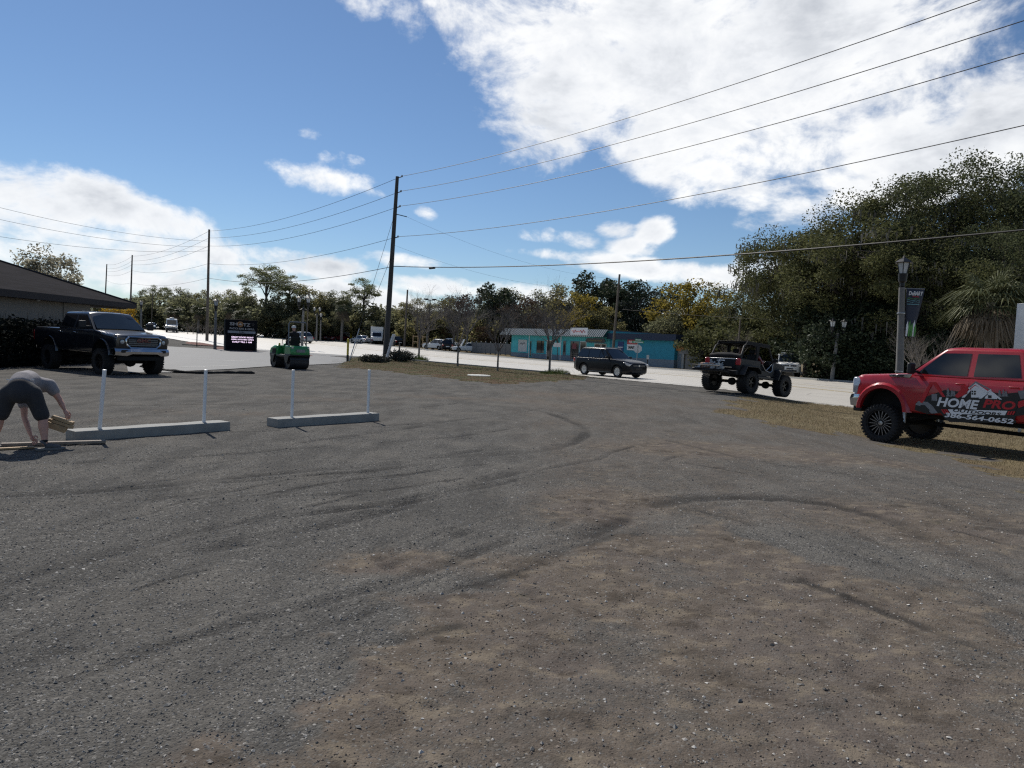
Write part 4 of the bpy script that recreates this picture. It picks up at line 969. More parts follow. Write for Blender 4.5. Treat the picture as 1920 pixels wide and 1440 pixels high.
def lettering(s, px, matl, shear, lay, bold=.0, side_y=None):
    """fit a word into the pixel box (x0,y0,x1,y1) of the enlarged door view"""
    x0, y0, x1, y1 = px; (ax, az), (bx, bz) = RS(*Z7([(x0, (y0+y1)/2)])[0]), RS(*Z7([(x1, (y0+y1)/2)])[0])
    _, zt_ = RS(*Z7([((x0+x1)/2, y0)])[0]); _, zb_ = RS(*Z7([((x0+x1)/2, y1)])[0]); hh = zt_-zb_
    me = text_mesh(s, 1, matl, shear, bold, .0012); co = np.array([v_.co for v_ in me.vertices]); mn, mx = co.min(0), co.max(0)
    wd_ = abs(ax-bx); me.transform(Matrix.Translation((-(mn[0]+mx[0])/2, -(mn[1]+mx[1])/2, 0))); me.transform(Matrix.Diagonal((wd_/(mx[0]-mn[0]), hh/(mx[1]-mn[1]), 1, 1)))
    inst(me, 'lettering', red, ((ax+bx)/2, 1.032+.0025*lay, (zt_+zb_)/2), (math.pi/2, 0, math.pi))
decal('letter_ground', Z7([(1090, 785), (1480, 790), (1870, 800), (1850, 895), (1440, 890), (1060, 880)]), M['black_print'], 5)
lettering('HOME', (1055, 786, 1480, 880), M['white_print'], .22, 7, .035); lettering('PRO', (1515, 802, 1842, 890), M['red_print'], .22, 7, .035)
decal('banner_print', Z7([(1165, 893), (1760, 908), (1735, 952), (1195, 938)]), M['white_print'], 6); lettering('OUTDOORS', (1215, 906, 1700, 940), M['black_print'], .2, 7, .03)
for k_ in range(3): decal('stripe_print', Z7([(1095+k_*22, 893), (1110+k_*22, 893), (1140+k_*22, 937), (1125+k_*22, 937)]), M['red_print'], 6); decal('stripe_print', Z7([(1770+k_*26, 912), (1788+k_*26, 912), (1770+k_*26, 948), (1752+k_*26, 948)]), M['red_print'], 6)
lettering('386-564-0652', (1130, 957, 1825, 1006), M['white_print'], .15, 7, .03)

# --- dark crossover driving on the road
jn = G(1158, 708); hd = Vector((.6, -.8)); rt = Vector((hd.y, -hd.x))
jr = suv('crossover_car', 'black crossover car with silver wheel covers driving past on the road', dict(r=.365, rr=.25, archr=.425, roof=1.74, belt=1.12, hood0=.94, hood1=1.12, wb=2.95, hw=.93, Ax=(.98, .22), Cx=(-1.95, -2.30), pillars=(-.62, -1.62), wt=.72, shield='glass'))
c = Vector((jn.x, jn.y))-rt*.79-hd*1.475
place(jr, (c.x, c.y, Hs(c.x, c.y)+.004), hd)
for sg in (1, -1): MB().tube([(.25, sg*.60, 1.76), (.1, sg*.62, 1.79), (-1.5, sg*.62, 1.79), (-1.65, sg*.60, 1.75)], .018, 6).build('roof_rail', M['black_metal'], jr)
def far_place(o, u, y, hd, dz=.004, n=None):
    p = AT(u, y); place(o, (p.x, p.y, p.z+dz), hd); return p
# --- black open-top off-roader leaving the lot
def offroader():
    root = empty('open_top_offroader'); tag(root, 'black open-top off-roader with canvas roof and loaded hitch rack leaving the lot', 'off-roader')
    bp = M['black_plastic']; a, r = 1.25, .45
    o = MB().prism([(-1.82, .86), (-1.86, 1.0), (-1.84, 1.36), (.62, 1.38), (.66, .80), (-.6, .76)], -.78, .78, 'y').build('tub', [bp, M['dark']], root, smooth=False)
    cut(o, [MB().box(-1.76, .52, -.72, .72, .90, 1.6), MB().box(-.42, .44, -.9, .9, 1.0, 1.6)]+[MB().prism([(-a-.58, .5), (-a-.50, .98), (-a-.25, 1.08), (-a+.30, 1.08), (-a+.55, .90), (-a+.62, .5)], sg*.5, sg*1.0, 'y') for sg in (1, -1)])
    mb = MB().prism([(.60, 1.0), (.60, 1.42), (1.0, 1.43), (1.62, 1.38), (1.72, 1.30), (1.72, .92), (1.3, .86)], -.62, .62, 'y'); mb.build('hood', bp, root, bev=.04)
    g_ = MB().box(1.72, 1.76, -.60, .60, .86, 1.34).build('grille', bp, root, bev=.02)
    for i in range(7): MB().box(1.755, 1.775, -.30+i*.09, -.25+i*.09, .98, 1.28).build('grille_slot', M['dark'], g_)
    for sg in (1, -1): MB().lathe([(0, .04), (.08, .03), (.10, 0)], 14, 'x', (1.76, sg*.43, 1.18)).build('headlight', M['lens'], root)
    for sg in (1, -1):
        for x, fr in ((a, 1), (-a, 0)):
            P = [(x-.66, .72), (x-.58, .80), (x-.42, 1.12), (x+.40, 1.14), (x+.62, .98), (x+.66, .84), (x+.60, .84), (x+.56, .94), (x+.36, 1.07), (x-.38, 1.06), (x-.50, .80), (x-.56, .70)]
            if fr: P = [(x-.62, .66), (x-.56, .80), (x-.40, 1.12), (x+.42, 1.16), (x+.62, 1.02), (x+.60, .92), (x+.40, 1.08), (x-.36, 1.05), (x-.48, .78), (x-.54, .64)]
            MB().prism(P, sg*.60, sg*1.0, 'y').build('fender', M['black_plastic'], root, bev=.025)
        MB().box(-.70, .75, sg*.70, sg*.86, .66, .76).build('rock_slider', M['black_metal'], root, bev=.02)
        MB().box(-1.90, -1.83, sg*.60, sg*.80, 1.10, 1.36).build('taillight', M['red_lens'], root, bev=.015)
        tf = bpy.data.objects  # tube half door
        MB().tube([(.46, sg*.80, 1.34), (.44, sg*.80, 1.05), (.30, sg*.80, .96), (-.05, sg*.80, 1.02), (-.36, sg*.80, 1.28)], .02, 6).build('tube_door', M['steel' if sg < 0 else 'black_metal'], root)
        MB().tube([(.0, sg*.80, 1.03), (.38, sg*.80, 1.30)], .018, 6).build('door_brace', M['steel'], root)
        MB().box(.42, .50, sg*.80, sg*1.02, 1.40, 1.56).build('mirror', M['black_plastic'], root, bev=.03)
    tg = MB().box(-1.895, -1.855, -.58, .58, .92, 1.34).build('tailgate', M['black_paint'], root, bev=.02)
    MB().box(-1.905, -1.89, -.60, .60, 1.325, 1.36).build('tailgate_trim', M['silver_paint'], tg, bev=.006)
    rr = random.Random(4); nb = MB()
    for i in range(46): y, z = rr.uniform(-.1, .52), rr.uniform(.98, 1.24); nb.box(-1.935, -1.90, y, y+rr.uniform(.03, .10), z, z+rr.uniform(.015, .05))
    nb.build('gear_net', M['steel'], tg)
    MB().box(-1.915, -1.90, -.12, .16, 1.245, 1.285).build('tailgate_badge', M['white_print'], tg)
    MB().box(-2.06, -1.86, -.80, .80, .68, .88).build('rear_bumper', M['black_metal'], root, bev=.03)
    for sg in (1, -1): MB().tube([(-2.08, sg*.45, .74), (-2.16, sg*.45, .78), (-2.08, sg*.45, .82)], .018, 6).build('shackle', M['steel'], root)
    # hitch rack with its load
    rk = MB(); rk.tube([(-2.0, 0, .72), (-2.3, 0, .78)], .035, 6)
    for y in (-.62, .62): rk.tube([(-2.15, y, .84), (-2.95, y, .84)], .022, 6)
    for x in (-2.15, -2.95): rk.tube([(x, -.62, .84), (x, .62, .84)], .022, 6); rk.tube([(x, -.62, .98), (x, .62, .98)], .018, 6)
    for i in range(7): rk.box(-2.95, -2.15, -.60+i*.19, -.52+i*.19, .825, .845)
    ro = rk.build('hitch_rack', M['black_metal'], root)
    MB().prism([(-2.98, .78), (-2.9, .86), (-2.2, .86), (-2.2, .74)], -.60, .60, 'y').build('rack_tray', M['black_plastic'], ro, bev=.02)
    nb = MB()
    for i in range(60): x, y, z = rr.uniform(-2.92, -2.2), rr.uniform(-.55, .5), rr.uniform(.86, 1.04); s_ = rr.uniform(.03, .10); nb.box(x, x+s_, y, y+s_*1.4, z, z+s_*.6, Matrix.Rotation(rr.uniform(-.2, .2), 4, 'Y') if False else None)
    nb.build('strapped_tools', M['steel'], ro)
    MB().box(-2.66, -2.28, .05, .50, .88, 1.10).build('strapped_bag', mat('tan_bag', (.35, .23, .17), .9, 0, .4, 12), ro, bev=.06, seg=3)
    MB().tube([(-2.6+.06*i, -.5+.07*i, .84-.20*math.sin(math.pi*i/8)) for i in range(9)], .010, 5).build('chain', M['steel'], ro)
    # cage, roof, soft top
    cg = MB()
    for sg in (1, -1):
        cg.tube([(.60, sg*.70, 1.40), (.30, sg*.64, 2.02), (.10, sg*.62, 2.06), (-.55, sg*.62, 2.08), (-1.20, sg*.62, 2.06), (-1.48, sg*.64, 1.90), (-1.72, sg*.68, 1.38)], .035, 8)
        cg.tube([(-.52, sg*.66, 1.0), (-.52, sg*.62, 2.07)], .04, 8)
    for x, z in ((.12, 2.05), (-.52, 2.07), (-1.22, 2.05)): cg.tube([(x, -.62, z), (x, .62, z)], .03, 8)
    cg.build('roll_cage', M['black_plastic'], root)
    ws = MB()
    for y in (-.66, .66): ws.tube([(.66, y*1.03, 1.40), (.32, y*.95, 2.03)], .035, 6)
    ws.tube([(.32, -.63, 2.03), (.32, .63, 2.03)], .035, 6); ws.tube([(.66, -.68, 1.42), (.66, .68, 1.42)], .03, 6)
    wo = ws.build('windshield_frame', bp, root)
    gm2 = bpy.data.materials.new('thin_glass'); gm2.use_nodes = True; t_ = gm2.node_tree; b_ = t_.nodes['Principled BSDF']; b_.inputs['Base Color'].default_value = (.6, .65, .66, 1); b_.inputs['Roughness'].default_value = .03; b_.inputs['Transmission Weight'].default_value = 1; b_.inputs['IOR'].default_value = 1.02; M['thin_glass'] = gm2
    MB().add([(.655, -.65, 1.44), (.655, .65, 1.44), (.335, .60, 2.0), (.335, -.60, 2.0)], [(0, 1, 2, 3)]).build('windshield', gm2, wo, smooth=False)
    tp = MB(); n = 9
    vs = [(x, y, 2.10+.05*math.cos(y*1.4)-.02*abs(math.sin(x*4))) for x in np.linspace(.36, -1.30, n) for y in np.linspace(-.66, .66, 7)]
    tp.add(vs, [(i*7+j, i*7+j+1, (i+1)*7+j+1, (i+1)*7+j) for i in range(n-1) for j in range(6)])
    to = tp.build('canvas_top', M['canvas'], root); to.modifiers.new('thick', 'SOLIDIFY').thickness = .03
    for sg in (1, -1): MB().prism([(.36, 2.13), (-1.30, 2.13), (-1.42, 1.94), (-1.05, 1.99), (-.66, 1.96), (-.58, 1.5), (-.44, 1.5), (-.42, 1.98), (-.2, 1.99), (.3, 1.97)], sg*.63, sg*.68, 'y').build('canvas_side', M['canvas'], root, bev=.01)
    MB().tube([(-1.70, -.70, 1.46), (-1.70, -.3, 1.50), (-1.70, .3, 1.49), (-1.70, .70, 1.45)], [.09, .11, .11, .09], 10).build('folded_soft_top', M['canvas'], root)
    for sg in (1, -1):
        s_ = MB().box(-.35, .12, sg*.38-.22, sg*.38+.22, 1.02, 1.16).build('seat', M['canvas'], root, bev=.05)
        MB().box(-.50, -.32, sg*.38-.22, sg*.38+.22, 1.10, 1.66, Matrix.Rotation(0, 4, 'Y')).build('seat_back', M['canvas'], s_, bev=.06)
        MB().box(-.50, -.38, sg*.38-.13, sg*.38+.13, 1.68, 1.86).build('headrest', M['canvas'], s_, bev=.05)
    MB().box(.42, .62, -.70, .70, 1.22, 1.44).build('dashboard', M['black_plastic'], root, bev=.05)
    MB().lathe([(.17, -.014), (.19, 0), (.17, .014), (.155, 0)], 18, 'x', (.34, .38, 1.46), closed=True).build('steering_wheel', M['black_plastic'], root)
    MB().box(-1.6, -.75, -.55, .55, .95, 1.42).build('rear_bench', M['canvas'], root, bev=.05)
    ch = MB()
    for sg in (1, -1): ch.box(-1.8, 1.7, sg*.35-.05, sg*.35+.05, .66, .80)
    for x in (a, -a): ch.tube([(x, -.8, r), (x, .8, r)], .06, 8); ch.lathe([(.02, -.14), (.15, -.08), (.16, .04), (.02, .14)], 12, 'x', (x, -.1, r))
    for x in (a, -a):
        for sg in (1, -1): ch.tube([(x, sg*.5, r), (x+.1, sg*.48, .95)], .04, 6)
    ch.build('chassis', M['dark'], root)
    wheels(root, (a, -a), .84, .46, .37, .24, 5, 'alloy_dark', 32)
    return root
jp = offroader(); hj = Vector((.77, .64)).normalized(); rt = Vector((hj.y, -hj.x)); q = G(1402, 742)
c = Vector((q.x, q.y))-rt*.95+hj*1.38
place(jp, (c.x, c.y, Hs(c.x, c.y)+.01), hj); jp.scale = (1.1, 1.1, 1.06)
f_ = c+hj*1.25+rt*.84; b_ = c-hj*1.25+rt*.84
jp.rotation_euler = (0, math.atan2(Hs(b_.x, b_.y)-Hs(f_.x, f_.y), 2.5), math.atan2(hj.y, hj.x)); JEEP = jp

# --- far traffic and parked cars
RD = (.6, -.8); RU = (-.6, .8)
def sedan(label, paint, u, y, hd, P=None, group='cars parked in the rows beyond the road', cat='car', name='parked_car', proto={}):
    g_ = dict(paint=paint, roof=1.45, belt=.92, hood0=.72, hood1=.90, wb=2.75, hw=.89, r=.32, rr=.21, archr=.36, front=.90, rearo=.98, style=5, Ax=(.62, -.10), Cx=(-1.05, -1.75), pillars=(-.55+.15,), deck=.93, detail=0, tr=.76)
    g_.update(P or {}); o = suv(name, label, g_, cat=cat, group=group); far_place(o, u, y, hd); return o
hat = dict(Cx=(-1.55, -2.05), deck=None, roof=1.66, belt=1.0, hood0=.84, hood1=1.0, pillars=(-.45, -1.35))
sedan('pale blue sedan in the far lane left of the van', 'blue_paint', 284, 150, (.45, -.89), group='traffic far up the road', name='sedan_car')
sedan('dark hatchback half hidden behind the black pickup windshield, far up the road', 'grey_paint', 258, 160, (.45, -.89), hat, group='traffic far up the road', name='hatchback_car')
o = pickup('pickup_truck', 'dark grey pickup driving on the far side between sign and roller', dict(paint='grey_paint', r=.40, rr=.24, lugs=0, rocker=.50, hood0=1.15, hood1=1.26, belt=1.28, roof=1.88, archr=.50, archz=.42, style=6, rim='alloy', wd=.28, tr=.82, flare=.04), group='traffic far up the road'); far_place(o, 524, 138, (.25, -.97))
sedan('silver hatchback on the road right behind the roller driver', 'silver_paint', 563, 108, (-.75, .66), dict(hat, wb=2.9, Ax=(.75, .0), Cx=(-1.65, -2.2)), group='traffic far up the road', name='hatchback_car')
row = [(584, 'white_paint', 150), (594, 'white_paint', 144), (600, 'teal_paint', 140), (609, 'grey_paint', 143), (616, 'white_paint', 141), (621, 'wine_paint', 137), (630, 'white_paint', 142), (634, 'wine_paint', 135)]
LB = ['white sedan at the left end of the dealer row', 'second white sedan from the left in the dealer row', 'teal sedan standing in front of the left end of the dealer row', 'dark grey sedan in the middle of the dealer row', 'white sedan just right of the dark grey one in the dealer row', 'dark red sedan standing forward in the dealer row', 'white sedan near the right end of the dealer row', 'dark red sedan nearest the yellow-posted kiosk']
for (u, p_, y), l_ in zip(row, LB): sedan(l_, p_, u, y, (-.55, -.83))
sedan('silver sedan with sloping tail parked in front of the far turquoise building', 'silver_paint', 676, 126, (-.75, .66))
sedan('black sport-utility car parked behind the tall grey pole', 'black_paint', 738, 121, RU, hat)
sedan('white hatchback parked beyond the road left of the first thin tree', 'white_paint', 817, 112, (-.8, .6), hat)
sedan('dark hatchback with its tailgate towards the road, right of the white hatchback', 'black_paint', 836, 110, (-.2, 1), hat)
o = pickup('pickup_truck', 'white pickup parked beyond the dark hatchback', dict(paint='white_paint', r=.38, rr=.23, lugs=0, rocker=.48, hood0=1.12, hood1=1.24, belt=1.26, roof=1.86, archr=.47, archz=.42, style=6, rim='alloy', wd=.27, tr=.80, flare=.03), group='cars parked in the rows beyond the road'); far_place(o, 846, 118, (-.75, .66))
o = sedan('white sedan with its bonnet raised at the end of the grey fence', 'white_paint', 874, 107, (-.95, -.3))
MB().prism([(.85, .95), (.95, .95), (.45, 1.95), (.36, 1.93)], -.75, .75, 'y').build('raised_bonnet', M['white_paint'], o, bev=.03)
o = suv('sport_utility', 'white sport-utility with roof lights waiting just beyond the open-top off-roader', dict(paint='white_paint', r=.40, rr=.24, archr=.47, z0=.42, hood0=1.18, hood1=1.26, belt=1.26, roof=1.98, hw=.93, wb=2.9, Ax=(.55, .32), Cx=(-1.9, -2.1), pillars=(-.7, -1.55), wt=.86, style=6), cat='car', group='traffic far up the road'); far_place(o, 1476, 62, (-.30, -.95))
MB().box(.10, .30, -.6, .6, 2.02, 2.12).build('light_bar', M['white_trim'], o, bev=.02)

def van():
    root = empty('camper_van'); tag(root, 'white high-roof camper van with black nose coming down the road', 'van'); P = M['white_paint']
    o = MB().prism([(2.55, .42), (2.62, .62), (2.55, 1.15), (1.95, 1.42), (1.35, 2.30), (1.0, 2.52), (-2.65, 2.52), (-2.9, 2.35), (-2.95, .5), (-2.8, .40)], -.98, .98, 'y').build('body', [P, M['dark']], root, smooth=False, bev=0)
    for v_ in o.data.vertices:
        if v_.co.z > 1.3: v_.co.y *= 1-.10*(v_.co.z-1.3)
    cut(o, [MB().lathe([(.42, -.4), (.42, .4)], 24, 'y', (x, sg*.98, .38)) for x in (1.75, -1.75) for sg in (1, -1)])
    bv = o.modifiers.new('b', 'BEVEL'); bv.width = .07; bv.segments = 3; bv.limit_method = 'ANGLE'
    W = lambda z: .98*(1-.10*max(0, z-1.3))
    MB().add([(1.93+.03, -.80, 1.46), (1.96, .80, 1.46), (1.40, .76, 2.26), (1.40, -.76, 2.26)], [(0, 1, 2, 3)]).build('windshield', M['glass_light'], root, smooth=False)
    for sg in (1, -1):
        for poly in ([(1.60, 1.42), (1.20, 2.05), (.65, 2.05), (.65, 1.42)], [(.5, 1.35), (.5, 2.1), (-.9, 2.1), (-.9, 1.35)], [(-1.1, 1.4), (-1.1, 2.05), (-2.6, 2.05), (-2.6, 1.4)]):
            MB().add([(x, sg*(W(z)+.012), z) for x, z in poly], [tuple(range(len(poly)))]).build('window', M['glass'], root, smooth=False)
        MB().box(2.40, 2.60, sg*.62, sg*.90, .92, 1.22).build('headlight', M['lens'], root, bev=.03); MB().box(1.45, 1.58, sg*1.0, sg*1.25, 1.35, 1.70).build('mirror', M['black_plastic'], root, bev=.04)
    MB().box(2.50, 2.68, -.92, .92, .42, .80).build('front_bumper', M['black_plastic'], root, bev=.05); MB().box(2.52, 2.64, -.55, .55, .90, 1.10).build('grille', M['black_plastic'], root, bev=.03)
    MB().box(.3, 1.0, -.4, .4, 2.52, 2.74).build('roof_air_conditioner', P, root, bev=.08); MB().box(-1.9, -.3, -.6, .6, 2.56, 2.60).build('roof_panel', M['dark'], root)
    wheels(root, (1.75, -1.75), .84, .36, .24, .22, 6, 'alloy', 0); return root
o = van(); far_place(o, 322, 132, (.42, -.91))
def boxtruck():
    root = empty('box_truck'); tag(root, 'white box truck parked left of the tall grey pole beyond the road', 'truck'); P = M['white_paint']
    MB().box(-3.2, 1.0, -1.1, 1.1, .9, 3.1).build('box', P, root, bev=.04)
    MB().prism([(1.05, .6), (2.6, .6), (2.6, 1.25), (2.2, 1.35), (1.75, 2.1), (1.05, 2.15)], -.95, .95, 'y').build('cab', P, root, bev=.06)
    MB().add([(2.21, -.8, 1.40), (2.21, .8, 1.40), (1.80, .75, 2.05), (1.80, -.75, 2.05)], [(0, 1, 2, 3)]).build('windshield', M['glass'], root, smooth=False)
    for sg in (1, -1): MB().add([(1.95, sg*.965, 1.38), (1.66, sg*.965, 2.0), (1.2, sg*.965, 2.0), (1.2, sg*.965, 1.38)], [(0, 1, 2, 3)]).build('window', M['glass'], root, smooth=False)
    MB().box(-3.1, 2.5, -.4, .4, .5, .9).build('chassis', M['dark'], root); wheels(root, (1.9, -1.9), .85, .42, .26, .24, 6, 'alloy', 0); return root
o = boxtruck(); far_place(o, 706, 128, (.2, -.98))

# ---------------------------------------------------------------- road roller
def roller():
    root = empty('road_roller'); tag(root, 'green tandem road roller with black roll hoop on the lot', 'road roller'); gp = M['green_paint']; dk = M['black_metal']
    for x in (.86, -.86):
        e = MB().lathe([(.0, -.50), (.10, -.50), (.12, -.46), (.33, -.46), (.345, -.50), (.36, -.49), (.362, 0), (.36, .49), (.345, .50), (.33, .46), (.12, .46), (.10, .50), (0, .50)], 36, 'y', (x, 0, .36)).build('drum', M['drum'], root)
        for sg in (1, -1): MB().prism([(x-.30, .66), (x+.30, .66), (x+.10, .30), (x-.10, .30)], sg*.50, sg*.56, 'y').build('drum_bracket', dk, root, bev=.01)
        MB().box(x-.32 if x > 0 else x-.40, x+.40 if x > 0 else x+.32, -.52, .52, .64, .74).build('drum_frame', dk, root, bev=.02)
        MB().box(x+(.34 if x > 0 else -.37), x+(.37 if x > 0 else -.34), -.48, .48, .40, .46).build('scraper', dk, root)
    MB().prism([(.42, .62), (1.30, .62), (1.36, .82), (1.22, 1.02), (.80, 1.14), (.42, 1.14)], -.50, .50, 'y').build('engine_hood', gp, root, bev=.09, seg=4)
    MB().box(.50, .95, -.515, .515, .74, .98).build('side_louvre', M['dark'], root, bev=.01)
    MB().box(-.10, .44, -.34, .34, .46, .70).build('articulation', M['dark'], root, bev=.03)
    MB().box(-.55, .42, -.52, .52, .58, .70).build('platform', dk, root, bev=.02)
    MB().prism([(-.46, .66), (-1.24, .66), (-1.28, .80), (-1.20, 1.14), (-.52, 1.16)], -.50, .50, 'y').build('rear_tank', gp, root, bev=.05, seg=3)
    MB().box(-1.30, -1.262, -.22, .22, .84, .98).build('rear_decal', M['grey_print'], root)
    MB().prism([(.26, .70), (.42, .70), (.34, 1.26), (.18, 1.22)], -.20, .20, 'y').build('console', gp, root, bev=.03)
    MB().lathe([(.16, -.012), (.18, 0), (.16, .012), (.145, 0)], 18, 'z', (.14, 0, 1.34), closed=True).build('steering_wheel', dk, root)
    MB().tube([(.26, 0, 1.2), (.14, 0, 1.34)], .02, 6).build('steering_column', dk, root)
    s_ = MB().box(-.62, -.18, -.24, .24, 1.14, 1.24).build('seat', M['canvas'], root, bev=.04); MB().prism([(-.60, 1.20), (-.72, 1.58), (-.64, 1.60), (-.50, 1.22)], -.23, .23, 'y').build('seat_back', M['canvas'], s_, bev=.03)
    MB().tube([(-.88, -.46, .95), (-.88, -.46, 2.22), (-.88, -.40, 2.32), (-.88, .40, 2.32), (-.88, .46, 2.22), (-.88, .46, .95)], .032, 8).build('roll_hoop', M['grey_paint'], root)
    for sg in (1, -1): MB().tube([(-.95, sg*.44, 1.12), (-.60, sg*.46, 1.44), (-.15, sg*.46, 1.44), (-.10, sg*.46, 1.0)], .018, 6).build('hand_rail', dk, root); MB().box(-1.28, -1.20, sg*.36, sg*.46, 1.02, 1.10).build('work_light', M['lens'], root, bev=.01)
    MB().lathe([(0, .0), (.05, 0), (.05, .08), (.03, .11), (0, .12)], 12, 'z', (.52, .32, 1.14)).build('beacon', M['yellow'], root)
    return root
rl = roller(); hr = Vector((-.66, .75)).normalized(); q = G(556, 692)
c = Vector((q.x, q.y))+hr*.86; place(rl, (c.x, c.y, Hs(c.x, c.y)), hr); ROLL_O = rl
# ---------------------------------------------------------------- concrete blocks with posts
def block(A, B, dep, hgt, posts, label):
    a = G(*A); b_ = G(*B); d_ = (b_-a); L = d_.length; rz = math.atan2(d_.y, d_.x); z0 = min(GH(a.x, a.y), GH(b_.x, b_.y))
    root = empty('concrete_post_base', (a.x, a.y, z0), rz); tag(root, label, 'post base', 'concrete bases with white steel posts')
    mb = MB(); n = 16; vs = []
    for i in range(n+1):
        x = L*i/n; w_ = .006*math.sin(i*1.7)
        vs += [(x, w_, -.05), (x, w_*.5+.004, hgt-.012), (x, .012, hgt), (x, dep-.012, hgt+.004*math.sin(i)), (x, dep, hgt-.012), (x, dep, -.05)]
    mb.add(vs, [(i*6+j, i*6+(j+1) % 6, (i+1)*6+(j+1) % 6, (i+1)*6+j) for i in range(n) for j in range(6)]+[tuple(range(6))[::-1], tuple(range(n*6, n*6+6))])
    mb.build('base', M['concrete'], root, smooth=False)
    for (u, vb, ut, vt) in posts:
        # foot stands on the centre line of the base
        x = 0
        best = None
        for k_ in range(400):
            xx = L*k_/399; p = root.matrix_basis @ Vector((xx, dep*.5, hgt)); d2 = p-CP; wv = d2.dot(_f); uu = 960+F*d2.dot(CR)/wv
            if best is None or abs(uu-u) < best[0]: best = (abs(uu-u), xx, p)
        x, p = best[1], best[2]
        d2 = ray(ut, vt); t_ = ((p-CP).dot(_f))/d2.dot(_f); top = CP+d2*t_; tl = root.matrix_basis.inverted() @ top
        po = MB().tube([(x, dep*.5, hgt-.02), (tl.x, tl.y, tl.z)], .028, 14).build('post', M['galv'], root)
        MB().lathe([(.0305, -.01), (.0305, .004), (.02, .008), (0, .009)], 14, 'z', (tl.x, tl.y, tl.z)).build('cap', M['galv'], po)
    return root
block((141.7, 828.5), (431.7, 807), .34, .145, [(187, 805, 196, 694), (382, 793, 386, 694)], 'left concrete base with two white posts, next to the crouching worker')
block((520.6, 802.6), (711, 789), .34, .15, [(547, 783, 550, 694), (690, 774, 692.5, 694)], 'right concrete base with two white posts, nearer the middle of the lot')
rr = random.Random(2)
# ---------------------------------------------------------------- planks and edging
def board(name, A, B, w_, h_, matl, label, z=.0, cat='plank'):
    a, b_ = G(*A), G(*B); d_ = b_-a; o = MB().box(0, d_.length, -w_/2, w_/2, 0, h_).build(name, matl, None, bev=.006)
    o.location = (a.x, a.y, max(GH(a.x, a.y), GH(b_.x, b_.y))+z); o.rotation_euler = (0, 0, math.atan2(d_.y, d_.x)); return tag(o, label, cat)
board('plank', (2, 838), (198, 832), .10, .04, M['lumber_grey'], 'long weathered plank on the gravel under the worker\'s hand', .012)
board('plank', (-40, 846), (64, 841), .07, .025, M['lumber'], 'short pale plank lying in front of the worker\'s feet', .004)
def asphalt_lip(P, label):
    mb = MB(); pts = [G(u, v) for u, v in P]; fine = []
    for a, b_ in zip(pts[:-1], pts[1:]):
        for i in range(8): fine.append(a.lerp(b_, i/8))
    fine.append(pts[-1]); r_ = [rr.uniform(.05, .10) for _ in fine]; r_[0] = r_[-1] = .02
    mb.tube([(p.x, p.y, Hs(p.x, p.y)+.035) for p in fine], r_, 8)
    o = mb.build('broken_asphalt_edge', mat('broken_asphalt', (.012, .012, .012), .95, 0, .4, 20, bmp=1, bscale=30), smooth=False); return tag(o, kind='structure', label=label)
asphalt_lip([(262, 689), (300, 695), (330, 699), (370, 701), (420, 700.5), (478, 701)], 'ragged dark edge of the old asphalt in front of the apron')
mb = MB().lathe([(0, .05), (.55, .05), (.60, .02), (.60, -.05)], 30); p = G(898, 706.5)
o = mb.build('utility_cover', mat('bleached_concrete', (.52, .52, .48), .9, 0, .15, 4), smooth=True); o.location = (p.x, p.y, p.z+.05); tag(o, 'pale round concrete utility cover in the left verge', 'utility cover')

